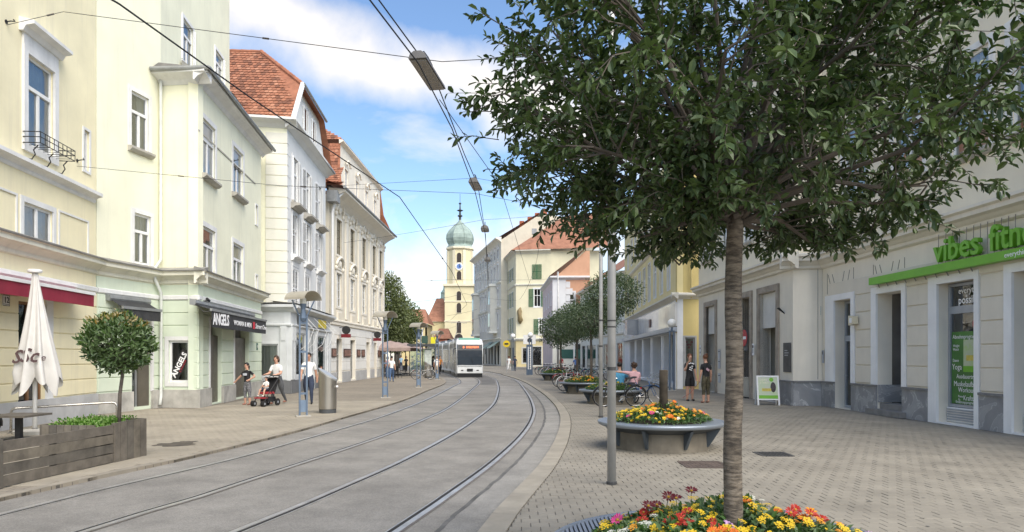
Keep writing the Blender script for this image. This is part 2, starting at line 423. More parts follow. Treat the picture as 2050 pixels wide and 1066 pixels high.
# gutter strip, asphalt patches
ribbon(offset_pts(KERB_RI, -0.40), 0, 0.40, ZR + 0.004).build('gutter_strip', asphalt2, ROAD, fix=False)
seam = M('asphalt_seam', (0.12, 0.115, 0.105), 0.8, 0.3, 3)
wob = [p + Vector((random.uniform(-.012, .012), 0, 0)) for p in offset_pts(KERB_RI, -0.42)]
ribbon(wob, -0.025, 0.03, ZR + 0.0065).build('asphalt_seam', seam, ROAD, fix=False)
pt = MB(); a_, b_ = rails[1], rails[2]
def slab(pl, pr, y0, y1, z, mat, nm='asphalt_patch', ol=0.13, orr=0.13):
    m = MB(); n = 10
    for i in range(n):
        ya, yb = y0 + (y1 - y0) * i / n, y0 + (y1 - y0) * (i + 1) / n
        m.quad((xat(pl, ya) + ol, ya, z), (xat(pr, ya) - orr, ya, z), (xat(pr, yb) - orr, yb, z), (xat(pl, yb) + ol, yb, z))
    return m.build(nm, mat, ROAD, fix=False)
slab(rails[1], rails[2], 42, 62, ZR + 0.004, asphalt3)
slab(rails[0], rails[1], 30, 60, ZR + 0.004, asphalt4)
slab(rails[2], rails[3], 22, 40, ZR + 0.004, asphalt4)
# pavements: bedding sheets with a kerb face, single stones on top
def sheet(name, edge, outer, z, mat):
    m = MB(); pts = [(p.x, p.y, z) for p in edge] + outer
    m.f.append(tuple(range(len(pts)))); m.m.append(0); m.v += pts
    n = len(edge)
    for i in range(n - 1):
        a, b = edge[i], edge[i + 1]; m.quad((a.x, a.y, z), (b.x, b.y, z), (b.x, b.y, -0.06), (a.x, a.y, -0.06))
    return tag(m.build(name, mat, fix=False), kind='structure')
PAVE_R = sheet('pavement_right', KERB_RO, [(-20, 175, -0.008), (60, 175, -0.008), (60, -4, -0.008), (2, -4, -0.008)], -0.008, pave_r)
PAVE_L = sheet('pavement_left', KERB_L, [(-31, 175, -0.008), (-90, 175, -0.008), (-90, -10, -0.008), (-14, -10, -0.008)], -0.008, pave_l)
# right kerb stones, one metre each
def stones(line, o0, o1, z, ln, name, mat, parent, ymax):
    acc = 0.0; seg = [line[0]]
    for a, b in zip(line[:-1], line[1:]):
        n = max(1, int((b - a).length / 0.1))
        for i in range(1, n + 1):
            p = a.lerp(b, i / n); acc += (p - seg[-1]).length; seg.append(p)
            if acc >= ln:
                if p.y > 2 and seg[0].y < ymax:
                    q = seg[:]; d0 = (q[1] - q[0]).normalized(); d1 = (q[-1] - q[-2]).normalized()
                    q[0] = q[0] + d0 * 0.004; q[-1] = q[-1] - d1 * 0.004
                    q = q[::3] + ([q[-1]] if (len(q) - 1) % 3 else [])
                    ribbon(q, o0, o1, z + random.uniform(-.0015, .0015), thick=0.06).build(name, mat, parent, fix=False)
                seg = [p]; acc = 0.0
stones(KERB_RI, 0.0, 0.262, 0.004, 1.0, 'kerb_stone', kerb_m, PAVE_R, 64)
stones(KERB_L, -0.14, 0.0, 0.003, 1.0, 'kerb_stone', M('kerb_left', (0.27, 0.24, 0.19), 0.85, 0.15, 2), PAVE_L, 58)
# paving stones
BW, BH = 0.182, 0.168
def lay(parent, mat, y0, y1, xlo, xhi, single, nm):
    base = MB(); base.box(-BW / 2 + .003, BW / 2 - .003, -BH / 2 + .0016, BH / 2 - .0016, -0.012, 0)
    bm_ = bmesh.new(); me = base.mesh('paver', mat); bm_.from_mesh(me)
    bmesh.ops.bevel(bm_, geom=[e for e in bm_.edges if min(v.co.z for v in e.verts) > -0.001], offset=0.003, segments=1, affect='EDGES'); bm_.to_mesh(me); bm_.free()
    rest = MB(); cnt = 0; rows = []
    y = y0; r = 0
    while y < y1:
        a, b = xlo(y), xhi(y); x = math.floor(a / BW) * BW + (BW / 2 if r % 2 else 0) - BW
        while x < b:
            lo, hi = max(x - BW / 2 + .003, a + .004), min(x + BW / 2 - .003, b)
            if hi - lo > 0.03: rows.append((x, y, lo, hi))
            x += BW
        y += BH; r += 1
    rows.sort(key=lambda q: q[1] + (100 if (q[0] / q[1] < -0.76 or q[0] / q[1] > 0.76 or q[1] < 6.1 or (q[0] - 1.3) ** 2 + (q[1] - 4.0) ** 2 < 1.3) else 0))
    for (x, y, lo, hi) in rows:
        jz = random.uniform(-.0025, .0015); jx = random.uniform(-.002, .002)
        full = hi - lo > BW - .007
        if full and cnt < single:
            cnt += 1
            put('paver', me, T(x + jx, y, jz) @ RZ(random.uniform(-.012, .012)), parent)
        else:
            y_0, y_1 = y - BH / 2 + .0016, y + BH / 2 - .0016; k = len(rest.v); e = .003
            rest.v += [(lo + jx, y_0, -.012), (hi + jx, y_0, -.012), (hi + jx, y_1, -.012), (lo + jx, y_1, -.012),
                       (lo + e + jx, y_0 + e, jz), (hi - e + jx, y_0 + e, jz), (hi - e + jx, y_1 - e, jz), (lo + e + jx, y_1 - e, jz)]
            for f in ((4, 5, 6, 7), (0, 1, 5, 4), (1, 2, 6, 5), (2, 3, 7, 6), (3, 0, 4, 7)):
                rest.f.append(tuple(k + i for i in f)); rest.m.append(0)
    o = rest.build('paving_stones', mat, parent, fix=False); tag(o, kind='stuff'); return o
lay(PAVE_R, paver_m, 4.0, 27, lambda y: xat(KERB_RO, y) or 0, lambda y: min(10.25 if y < 23 else 9.2, 0.80 * y + 0.5), 300, 'r')
KLo = offset_pts(KERB_L, -0.14)
lay(PAVE_L, paver_lm, 9.0, 26, lambda y: max(-11.7 if y < 22 else -10.05, -0.80 * y), lambda y: xat(KLo, y) - .004, 300, 'l')
# dark spill on the left paving, gum and dirt spots
random.seed(31)
spill_m = M('spill_stain', (0.10, 0.085, 0.065), 0.8, 0.3, 4)
def spill(cx_, cy_, rx, ry, z, par, mat, n=22):
    m = MB(); pts = [(cx_ + rx * (1 + random.uniform(-.35, .25)) * cos(2 * pi * i / n), cy_ + ry * (1 + random.uniform(-.35, .25)) * sin(2 * pi * i / n), z) for i in range(n)]
    m.quad(*pts); m.build('stain', mat, par, fix=False)
q = G(352, 890); spill(q.x, q.y, .42, .30, .004, PAVE_L, spill_m); q = G(372, 886); spill(q.x, q.y, .2, .2, .005, PAVE_L, spill_m)
gum_m = M('gum_spot', (0.16, 0.15, 0.13), 0.8, 0.2, 4)
for i in range(70):
    y_ = random.uniform(6.5, 24); x_ = random.uniform(xat(KERB_RO, y_) + .3, min(9, .72 * y_)); spill(x_, y_, random.uniform(.012, .03), random.uniform(.012, .03), .0035, PAVE_R, gum_m, 9)
# manhole cover, drain grates, stain
rust = M('cover_iron', (0.10, 0.075, 0.06), 0.7, 0.3, 6, 0.004, 60)
def cover(name, label, x, y, w, l, rz, mat, bars):
    t = thing(name, label, 'manhole' if bars == 0 else 'drain', (x, y, 0), rz)
    f = MB()
    for s in (-1, 1): f.box(s * w / 2 - .02, s * w / 2 + .02, -l / 2, l / 2, -.01, .010); f.box(-w / 2 + .021, w / 2 - .021, s * l / 2 - .02, s * l / 2 + .02, -.01, .0095)
    f.build('frame', mat, t, WM[t])
    if bars == 0:
        p = MB(); p.box(-w / 2 + .022, w / 2 - .022, -l / 2 + .022, l / 2 - .022, -.01, .007)
        n = int(w / .06)
        for i in range(n):
            for j in range(int(l / .06)): p.cbox(-w / 2 + .05 + i * .058, -l / 2 + .05 + j * .058, .0085, .03, .018, .004)
        p.build('lid', mat, t, WM[t])
    else:
        MB().box(-w / 2 + .022, w / 2 - .022, -l / 2 + .022, l / 2 - .022, -.006, .004).build('sump', groove_m, t, WM[t])
        for i in range(bars):
            x_ = -w / 2 + .04 + (w - .08) * i / (bars - 1)
            MB().box(x_ - .012, x_ + .012, -l / 2 + .02, l / 2 - .02, .004, .0085).build('bar', mat, t, WM[t])
p = G(1408, 931); cover('manhole_cover', 'square brown iron manhole cover in the paving beside the round flower planter', p.x, p.y, 0.62, 0.62, 0, rust, 0)
p = G(1548, 910); cover('drain_grate', 'dark slotted drain grate in the paving between planter and shop wall', p.x, p.y, 0.5, 0.5, 0.0, M('iron_dark', (0.06, 0.058, 0.055), 0.6, 0.2, 6), 8)
# ---------------------------------------------------------------- facade kit
white_wood = M('window_white', (0.78, 0.78, 0.76), 0.5, 0.05, 4)
grey_wood = M('window_grey', (0.36, 0.36, 0.35), 0.5, 0.08, 4)
trim_w = M('trim_white', (0.74, 0.74, 0.72), 0.8, 0.07, 2, 0.003, 50, streak=0.35, dirt=(0.35, 0.34, 0.32))
sill_m = M('sill_stone', (0.42, 0.40, 0.35), 0.85, 0.15, 3, 0.004, 60)
glass = glass_mat('window_glass', (0.72, 0.76, 0.76), 0.14)
glass_dark = glass_mat('shop_glass', (0.62, 0.66, 0.66), 0.10)
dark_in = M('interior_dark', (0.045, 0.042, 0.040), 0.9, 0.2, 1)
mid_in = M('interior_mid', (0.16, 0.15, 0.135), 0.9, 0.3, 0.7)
curt_m = M('curtain', (0.62, 0.62, 0.58), 0.9, 0.08, 3)
blind_m = M('blind', (0.50, 0.50, 0.48), 0.9, 0.1, 3)
zinc = M('zinc', (0.30, 0.31, 0.31), 0.5, 0.15, 3, metal=0.4)
moss_tin = M('ledge_cover', (0.26, 0.255, 0.235), 0.8, 0.25, 2, streak=0.3)
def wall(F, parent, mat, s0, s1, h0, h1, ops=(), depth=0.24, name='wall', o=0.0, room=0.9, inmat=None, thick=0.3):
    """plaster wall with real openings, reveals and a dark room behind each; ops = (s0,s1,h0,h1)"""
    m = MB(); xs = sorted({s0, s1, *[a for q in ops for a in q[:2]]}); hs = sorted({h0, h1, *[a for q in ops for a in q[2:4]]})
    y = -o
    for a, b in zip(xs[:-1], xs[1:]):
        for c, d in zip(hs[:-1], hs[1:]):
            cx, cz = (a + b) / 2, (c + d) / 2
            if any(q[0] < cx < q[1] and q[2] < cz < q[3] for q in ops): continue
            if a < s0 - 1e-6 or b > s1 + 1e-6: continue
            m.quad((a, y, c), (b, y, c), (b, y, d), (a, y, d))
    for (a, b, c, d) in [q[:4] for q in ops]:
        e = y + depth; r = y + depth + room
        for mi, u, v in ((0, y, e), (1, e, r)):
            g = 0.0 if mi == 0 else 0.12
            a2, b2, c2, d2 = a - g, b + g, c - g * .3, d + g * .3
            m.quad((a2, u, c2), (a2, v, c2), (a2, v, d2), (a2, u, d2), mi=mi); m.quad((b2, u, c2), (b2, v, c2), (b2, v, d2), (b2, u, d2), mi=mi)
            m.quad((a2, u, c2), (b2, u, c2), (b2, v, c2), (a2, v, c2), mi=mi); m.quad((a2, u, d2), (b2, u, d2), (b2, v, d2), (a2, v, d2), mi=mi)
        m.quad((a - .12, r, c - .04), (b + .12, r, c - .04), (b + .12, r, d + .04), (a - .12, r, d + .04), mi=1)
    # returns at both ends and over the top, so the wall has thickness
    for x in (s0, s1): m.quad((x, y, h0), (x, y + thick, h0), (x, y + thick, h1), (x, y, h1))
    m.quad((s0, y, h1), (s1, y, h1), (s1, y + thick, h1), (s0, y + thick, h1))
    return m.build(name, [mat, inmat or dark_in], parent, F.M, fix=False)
WC = {}
def win_mesh(w, h, style, mat):
    key = (round(w, 2), round(h, 2), style, mat.name)
    if key in WC: return WC[key]
    f = 0.07; t = 0.06; m = MB()
    m.box(0, f, 0, t, 0, h); m.box(w - f, w, 0, t, 0, h); m.box(f, w - f, 0, t, 0, f); m.box(f, w - f, 0, t, h - f, h)
    panes = []; iw = w - 2 * f
    if style == 'casement':          # two casements under one fixed light
        th = f + (h - 2 * f) * 0.66
        m.box(f, w - f, -.025, t, th - .045, th + .045); m.box(w / 2 - .045, w / 2 + .045, -.012, t, f, th - .046)
        ih = th - .045 - f
        for i in (0, 1):
            a = f if i == 0 else w / 2 + .045; b = w / 2 - .045 if i == 0 else w - f
            panes.append((a, b, f, th - .045))
        panes.append((f, w - f, th + .045, h - f))
    elif style == 'cross':
        th = f + (h - 2 * f) * 0.64
        m.box(f, w - f, -.02, t, th - .04, th + .04); m.box(w / 2 - .035, w / 2 + .035, -.01, t, f, th - .041); m.box(w / 2 - .03, w / 2 + .03, -.01, t, th + .041, h - f)
        for (a, b) in ((f, w / 2 - .035), (w / 2 + .035, w - f)):
            for (c, d) in ((f, th - .04), (th + .04, h - f)): panes.append((a, b, c, d))
    elif style == 'two':
        m.box(w / 2 - .04, w / 2 + .04, -.012, t, f, h - f)
        panes = [(f, w / 2 - .04, f, h - f), (w / 2 + .04, w - f, f, h - f)]
    elif style == 'eight':
        m.box(w / 2 - .04, w / 2 + .04, -.012, t, f, h - f); n = 4
        for i in range(n):
            c = f + (h - 2 * f) * i / n; d = f + (h - 2 * f) * (i + 1) / n
            if i: m.box(f, w / 2 - .041, .005, t, c - .015, c + .015); m.box(w / 2 + .041, w - f, .005, t, c - .015, c + .015)
            panes += [(f, w / 2 - .04, c + .015, d - .015), (w / 2 + .04, w - f, c + .015, d - .015)]
    else:
        panes = [(f, w - f, f, h - f)]
    WC[key] = (m.mesh('window', mat), panes); return WC[key]
PC = {}
def pane_mesh(w, h, gm):
    key = (round(w, 2), round(h, 2), gm.name)
    if key not in PC: PC[key] = MB().quad((0, 0, 0), (w, 0, 0), (w, 0, h), (0, 0, h)).mesh('pane', gm)
    return PC[key]
CC = {}
def curtain_mesh(w, h, k):
    key = (round(w, 2), round(h, 2), k)
    if key in CC: return CC[key]
    m = MB(); n = 24
    def wavy(a, b):
        kk = len(m.v)
        for i in range(n + 1):
            x = a + (b - a) * i / n; y = 0.02 * sin(i * 1.7) + 0.012 * sin(i * 3.1 + 1)
            m.v += [(x, y, 0), (x, y, h)]
        for i in range(n): m.f.append((kk + 2 * i, kk + 2 * i + 2, kk + 2 * i + 3, kk + 2 * i + 1)); m.m.append(0)
    if k == 0: wavy(0, w)
    elif k == 1: wavy(0, w * .32); wavy(w * .68, w)
    else: m.quad((0, 0, h * .5), (w, 0, h * .5), (w, 0, h), (0, 0, h))
    CC[key] = m.mesh('curtain', curt_m if k < 2 else blind_m); return CC[key]
def window(F, parent, a, b, c, d, style='casement', mat=None, o=0.0, rec=0.045, sill=0.0, sur=0.0, curtain=None, gm=None, surm=None, hood=0, proud=0.03, panes=True):
    w, h = b - a, d - c; mat = mat or white_wood; gm = gm or glass
    me, pn = win_mesh(w, h, style, mat)
    y = -o + rec
    wo = put('window', me, F.at(a, y, c), parent)
    if panes:
        for (x0, x1, z0, z1) in pn: put('pane', pane_mesh(x1 - x0, z1 - z0, gm), F.at(a + x0, y + 0.025, c + z0), wo)
    k = curtain if curtain is not None else random.choice((0, 0, 1, 2, 3))
    if k < 3: put('curtain', curtain_mesh(w - .04, h - .04, k), F.at(a + .02, y + 0.16, c + .02), wo)
    if sill > 0:
        s = MB(); s.prism([(-o * 0 + 0.0, 0), (-sill, -0.02), (-sill, -.09), (-sill * .55, -.16), (0, -.18)], 'x', -.14, w + .14)
        s.build('sill', sill_m, wo, F.at(a, -o - .001, c))
    if sur > 0:
        s = MB(); p = proud
        s.box(-sur, 0, -p, 0.02, 0.0, h); s.box(w, w + sur, -p, 0.02, 0.0, h); s.box(-sur, w + sur, -p, 0.02, h, h + sur)
        if sill == 0: s.box(-sur, w + sur, -p, 0.02, -sur, 0)
        s.build('surround', surm or trim_w, wo, F.at(a, -o - .001, c))
    if hood:
        s = MB(); z = h + sur + .25
        s.prism([(0, z), (-.09, z), (-.16, z + .12), (-hood, z + .16), (-hood, z + .24), (-.0, z + .32)], 'x', -sur - .12, w + sur + .12)
        s.build('hood', surm or trim_w, wo, F.at(a, -o - .001, c))
        MB().box(-sur, w + sur, -.05, 0, h + sur + .002, z - .002).build('frieze', surm or trim_w, wo, F.at(a, -o - .001, c))
    return wo
SHC = {}
def shutter(F, parent, a, c, w, h, mat, o=0.0, ang=0.0, hinge=1):
    """louvred shutter; hinge side 1 = hinged on its right edge (left leaf)"""
    key = (round(w, 2), round(h, 2), mat.name, hinge)
    if key not in SHC:
        m = MB(); x0, x1 = (-w, 0) if hinge == 1 else (0, w); f = .055; t = .035
        m.box(x0, x0 + f, -t, 0, 0, h); m.box(x1 - f, x1, -t, 0, 0, h)
        for z in (0, h / 2 - f / 2, h - f): m.box(x0 + f, x1 - f, -t, 0, z, z + f)
        n = max(6, int(h / .075))
        for i in range(n):
            z = f + (h - 2 * f) * (i + .5) / n
            m.box(x0 + f, x1 - f, -.022, .022, -.005, .005, X=T(0, -t / 2, z) @ RX(R(38)))
        SHC[key] = m.mesh('shutter', mat)
    return put('shutter', SHC[key], F.at(a, -o - .035, c) @ RZ(ang), parent)
def band(F, parent, mat, s0, s1, h0, prof, name='cornice', o=0.0, m0=0.0, m1=0.0):
    """moulding along the facade; prof = list of (projection, height)"""
    m = MB(); poly = [(-p - o, h0 + z) for (p, z) in prof]
    poly = [(0.0 - o + .02, h0 + prof[0][1])] + poly + [(0.0 - o + .02, h0 + prof[-1][1])]
    m.prism(poly, 'x', s0 - m0, s1 + m1)
    return m.build(name, mat, parent, F.M)
def cornice(F, parent, mat, s0, s1, h0, **k):
    band(F, parent, mat, s0, s1, h0, CORN, 'cornice', **k)
    return band(F, parent, moss_tin, s0 - .01, s1 + .01, h0 + .385, [(.36, 0), (.37, .035), (.03, .15)], 'ledge_cover', **k)
CORN = [(0.02, 0), (.06, .03), (.06, .12), (.14, .20), (.20, .24), (.30, .26), (.30, .36), (.34, .38), (.02, .46)]
def blocks(F, parent, mat, s0, s1, h0, pitch, n, o=0.0, proud=0.03, gap=0.02, skip=(), name='stone_block', ln=None):
    """rusticated courses: one block for each course and each pier between the openings in skip"""
    for i in range(n):
        z0 = h0 + i * pitch + gap / 2; z1 = h0 + (i + 1) * pitch - gap / 2; zc = (z0 + z1) / 2
        cuts = [(a, b) for (a, b, c, d) in skip if c < zc < d]
        xs = [s0]; cuts.sort(); segs = []; x = s0
        for (a, b) in cuts:
            if a > x: segs.append((x, a))
            x = max(x, b)
        if x < s1: segs.append((x, s1))
        for (a, b) in segs:
            if b - a < .06: continue
            m = MB(); e = .012
            m.box(a, b, -o - proud, -o + .01, z0, z1)
            bm_ = bmesh.new(); me = m.mesh(name, mat); bm_.from_mesh(me)
            bmesh.ops.bevel(bm_, geom=[q for q in bm_.edges if max(v.co.y for v in q.verts) < -o - proud + .001], offset=e, segments=1, affect='EDGES'); bm_.to_mesh(me); bm_.free()
            put(name, me, F.M, parent)
def building(name, label, F, group=None, s=0.0):
    p = F.p0 + F.d * s
    return thing(name, label, 'building', (p.x, p.y, 0), 0, group)
def tiles(parent, mat, P0, ex, ey, nx, ny, name='roof_tiles', sw=1.0, rag=None, clip=None):
    """rows of overlapping clay tiles on a roof plane: P0 corner, ex along the eave, ey up the slope"""
    m = MB(); nn = ex.cross(ey).normalized()
    if nn.z < 0: nn = -nn
    for j in range(ny):
        for i in range(nx + 1):
            off = 0.5 if j % 2 else 0.0
            u0, u1 = (i - off) / nx + .0006, (i + 1 - off) / nx - .0006; u0, u1 = max(u0, 0), min(u1, 1)
            if u1 - u0 < .001: continue
            v0, v1 = j / ny, (j + 1.25) / ny
            if clip:
                lo, hi = clip((v0 + v1) / 2); u0, u1 = max(u0, lo), min(u1, hi)
                if u1 - u0 < .002: continue
            lift = nn * (.045 + random.uniform(-.006, .008)); low = nn * .012
            a = P0 + ex * u0 + ey * v0; b = P0 + ex * u1 + ey * v0; c = P0 + ex * u1 + ey * min(v1, 1.0); d = P0 + ex * u0 + ey * min(v1, 1.0)
            mid = (a + b) / 2 - ey * (0.18 / ny)
            m.quad(a + lift, mid + lift, b + lift, c + low, d + low, mi=random.choice((0, 0, 0, 1, 2))); m.quad(a, b, b + lift, a + lift, mi=3)
    o = m.build(name, [mat, M('tile_dark', (0.20, 0.085, 0.05), 0.85, 0.25, 3), M('tile_pale', (0.40, 0.185, 0.11), 0.85, 0.2, 3), M('tile_edge', (0.12, 0.05, 0.03), 0.9, 0.1)], parent, fix=False)
    tag(o, kind='stuff'); return o
tile_m = M('roof_tile', (0.33, 0.135, 0.075), 0.85, 0.2, 2.5)

# ================================================================= left side of the street
cream = M('plaster_cream', (0.84, 0.765, 0.52), 0.9, 0.06, 0.8, 0.003, 45, streak=0.4, dirt=(0.50, 0.46, 0.36))
palegreen = M('plaster_palegreen', (0.81, 0.80, 0.615), 0.9, 0.05, 0.8, 0.003, 45, streak=0.34, dirt=(0.50, 0.50, 0.40))
mint = M('plaster_mint', (0.64, 0.71, 0.565), 0.9, 0.06, 1.0, 0.003, 45, streak=0.25, dirt=(0.42, 0.45, 0.33))
stone_base = M('base_stone', (0.47, 0.455, 0.41), 0.85, 0.22, 2.2, 0.01, 12, streak=0.45, dirt=(0.24, 0.23, 0.2))
corn_m = M('cornice_plaster', (0.74, 0.72, 0.60), 0.9, 0.08, 1.2, 0.003, 45, streak=0.4, dirt=(0.36, 0.35, 0.30))
brown_metal = M('brown_metal', (0.135, 0.120, 0.095), 0.45, 0.12, 2, metal=0.3)
blackfab = M('awning_black', (0.045, 0.046, 0.048), 0.8, 0.2, 3)
redfab = M('awning_red', (0.27, 0.022, 0.045), 0.75, 0.12, 2)
whitepaint = M('paint_white', (0.76, 0.76, 0.74), 0.55, 0.06, 3)
# ---- L1 cream house no. 12
F1 = Fac((-10.58, 8.0), (-11.84, 19.9))
b1 = building('cream_house', 'cream yellow house with red awning, iron flower rail and number 12 plate', F1, s=F1.len)
x = F1.s; H = F1.h
wt = (F1.s(52), F1.s(106), H(79, 302), H(79, 126))
low = (F1.s(46), F1.s(105), H(75, 488), H(75, 414))
slit = (F1.s(167), F1.s(178), H(172, 342), H(172, 262))
wl = (wt[0] - 3.4, wt[1] - 3.4, wt[2], wt[3]); wll = (low[0] - 3.4, low[1] - 3.4, low[2], low[3])
dr = (F1.s(36), F1.s(90), .16, 2.95)
dr2 = (dr[0] - 3.3, dr[1] - 3.3, .16, 2.95)
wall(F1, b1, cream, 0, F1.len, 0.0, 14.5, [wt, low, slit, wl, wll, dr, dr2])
for q in (wt, wl): window(F1, b1, *q, style='casement', sill=0.0, sur=0.17, curtain=0, hood=.34, proud=.06)
for q in (low, wll): window(F1, b1, *q, style='two', sur=0.13, curtain=0)
window(F1, b1, *slit, style='one', sur=0.07, curtain=0)
for q in (dr, dr2):
    window(F1, b1, *q, style='cross', mat=M('wood_brown', (0.20, 0.10, 0.045), 0.5, 0.15, 4), rec=.1, curtain=3, gm=glass_dark)
    MB().box(q[1] + .002, q[1] + .30, -.045, .1, .2, 3.05).build('door_surround', trim_w, b1, F1.M)
sk = [(dr[0] - .02, dr[1] + .32, 0, 2.97), (dr2[0] - .02, dr2[1] + .32, 0, 2.97)]
blocks(F1, b1, cream, .3, F1.len - .01, .62, .405, 7, skip=sk)
band(F1, b1, trim_w, 0, F1.len, 3.46, [(.02, 0), (.06, .03), (.06, .13), (.02, .16)], 'string_course')
cornice(F1, b1, corn_m, 0, F1.len + .1, 3.98)
band(F1, b1, trim_w, 0, F1.len - .1, 5.98, [(.02, 0), (.05, .04), (.05, .1), (.12, .15), (.24, .18), (.24, .27), (.02, .34)], 'sill_cornice')
for (u, v) in ((low[0] - 1.35, low[0] - .25), (low[1] + .25, F1.len - .45)):
    f_ = MB(); z0, z1 = low[2] - .1, low[3] + .12
    f_.box(u, v, -.03, 0, z0, z0 + .05); f_.box(u, v, -.03, 0, z1 - .05, z1); f_.box(u, u + .05, -.03, 0, z0 + .051, z1 - .051); f_.box(v - .05, v, -.03, 0, z0 + .051, z1 - .051)
    f_.build('wall_panel', trim_w, b1, F1.M)
MB().box(0, F1.len, -.07, 0, 0, .60).build('plinth', M('plinth_grey', (0.52, 0.52, 0.51), .85, .14, 1.5, .004, 30, streak=.3), b1, F1.M)
# iron flower rail under the main window
iron = M('wrought_iron', (0.02, 0.02, 0.021), 0.5, 0.2, 5)
for q in (wt,):
    g = MB(); u, v = q[0] - .18, q[1] + .22; z = wt[2] - .02; w_ = .42
    for zz in (z, z + .14, z + .26):
        g.tube([(u, -.03, zz), (u, -w_, zz), (v, -w_, zz), (v, -.03, zz)], .012, 5)
    n = 9
    for i in range(n):
        t_ = u + (v - u) * i / (n - 1); g.tube([(t_, -w_, z), (t_, -w_, z + .26)], .009, 4); g.tube([(t_, -.03, z), (t_, -w_, z)], .008, 4)
    g.build('flower_rail', iron, b1, F1.M)
    for t_ in (u + .12, (u + v) / 2, v - .12):
        MB().tube([(t_, -.0, z - .32), (t_, -.16, z - .36), (t_, -.24, z - .24), (t_, -.20, z - .14), (t_, -.30, z - .03)], .015, 5).build('rail_bracket', iron, b1, F1.M)
# red awning in its white cassette
def awning(F, nm, label, u, v, z, out, drop, val, fab, case, txt=None):
    p = F.at(u, 0, z); t = thing(nm, label, 'awning', Mw=p)
    w = v - u
    m = MB(); m.prism([(0, .0), (-.16, -.02), (-.2, .06), (-.18, .15), (0, .19)], 'x', -.06, w + .06); m.build('cassette', case, t, p)
    m = MB(); n = 8; ys = [-.15 - (out - .15) * i / n for i in range(n + 1)]; zs = [.03 - drop * i / n - .02 * sin(pi * i / n) for i in range(n + 1)]
    for i in range(n): m.quad((0, ys[i], zs[i]), (w, ys[i], zs[i]), (w, ys[i + 1], zs[i + 1]), (0, ys[i + 1], zs[i + 1]))
    m.build('cloth', fab, t, p)
    m = MB(); m.box(-.03, w + .03, -out - .05, -out + .02, -drop - .03, -drop + .05); m.build('front_bar', case, t, p)
    m = MB(); k = 30; ph = random.random() * 6
    for i in range(k):
        xa, xb = w * i / k, w * (i + 1) / k
        f1_, f2_ = .012 * sin(i * .9 + ph), .012 * sin((i + 1) * .9 + ph)
        m.quad((xa, -out - .02, -drop - .03), (xb, -out - .02, -drop - .03), (xb, -out - .02 + f2_, -drop - .03 - val), (xa, -out - .02 + f1_, -drop - .03 - val))
    m.build('valance', fab, t, p, smooth=True)
    for e in (.25, w - .25):
        MB().tube([(e, -.1, .02), (e, -out * .55, -drop * .5 - .12), (e, -out, -drop)], .022, 6).build('arm', case, t, p)
    return t, p
awning(F1, 'awning', 'dark red awning with white cassette on the cream house', 3.0, F1.s(157, .25), 3.42, .62, .13, .30, redfab, whitepaint)
# number plate
def plate(F, nm, label, cat, sc, hc, w, h, o, bgm, rim=None):
    P = F.at(sc - w / 2, -o, hc - h / 2); t = thing(nm, label, cat, Mw=P)
    MB().box(0, w, -.012, .0, 0, h).build('board', bgm, t, P)
    if rim:
        r = MB(); e = .012
        r.box(0, w, -.016, -.0125, 0, e); r.box(0, w, -.016, -.0125, h - e, h); r.box(0, e, -.016, -.0125, e, h - e); r.box(w - e, w, -.016, -.0125, e, h - e)
        r.build('rim', rim, t, P)
    return t, P
def letter(t, P, txt, x_, z_, size, mat, y_=-.018, depth=.002, **k):
    return put('lettering', text_mesh(txt, size, mat, depth, **k), P @ T(x_, y_, z_) @ RX(R(90)), t)
ink = M('ink_black', (0.02, 0.02, 0.02), 0.6, 0); inkw = M('ink_white', (0.85, 0.85, 0.85), 0.6, 0)
t, P = plate(F1, 'house_number_plate', 'white house number plate reading 12 on cream wall', 'sign', F1.s(8), F1.h(8, 602), .26, .24, .034, M('enamel_white', (.78, .77, .74), .3, .05, 5), ink)
letter(t, P, '12', .045, .07, .19, ink, bold=.003); MB().box(.03, .23, -.0165, -.013, .03, .042).build('underline', ink, t, P)
# ---- L2 pale green corner house with projecting bay
C0 = (-11.83, 19.92); C1 = (-11.37, 22.6); C2 = (-10.08, 22.45); C3 = (-10.93, 30.45)
F2a = Fac(C0, C1); F2s = Fac(C1, C2); F2 = Fac(C2, C3); F2m = Fac(C1, (-12.35, 30.8))
b2 = building('pale_green_house', 'pale green house with projecting bay, mint shop floor and black shop awnings', F2)
# wall between L1 and the bay
s2 = F2a.s
wa = (s2(262), s2(297), 6.72, 8.42); wb = (s2(268), s2(301), 4.62, 6.1)
wa = (wa[0], wa[1], F2a.h(280, 300), F2a.h(280, 190)); wb = (wb[0], wb[1], F2a.h(284, 530), F2a.h(284, 430))
dra = (s2(264), s2(300), .1, 2.75)
wall(F2a, b2, palegreen, 0, F2a.len + .02, 3.95, 17.5, [wa, wb])
wall(F2a, b2, mint, 0, F2a.len + .02, 0, 3.95, [dra], name='shop_wall', depth=.35)
window(F2a, b2, *wa, sur=.13, sill=.16, curtain=1); window(F2a, b2, *wb, sur=.13, curtain=0)
MB().box(dra[0] + .02, dra[0] + .22, .08, .12, .1, 2.7).build('side_light', glass_dark, b2, F2a.M)
MB().box(dra[0] + .22, dra[0] + .30, .06, .14, .1, 2.7).build('door_frame', zinc, b2, F2a.M)
MB().box(dra[0] + .31, dra[1] - .02, .02, .12, .1, 2.7).build('door', brown_metal, b2, F2a.M)
MB().box(dra[1] + .01, dra[1] + .13, -.05, .05, .55, 2.85).build('door_surround', trim_w, b2, F2a.M)
skp = [(dra[0] - .02, dra[1] + .15, 0, 2.9)]
blocks(F2a, b2, mint, .01, F2a.len - .03, .62, .405, 7, skip=skp)
for (u, v) in ((.0, dra[0] - .02), (dra[1] + .04, F2a.len - .02)): MB().box(u, v, -.09, .02, 0, .58).build('plinth', stone_base, b2, F2a.M)
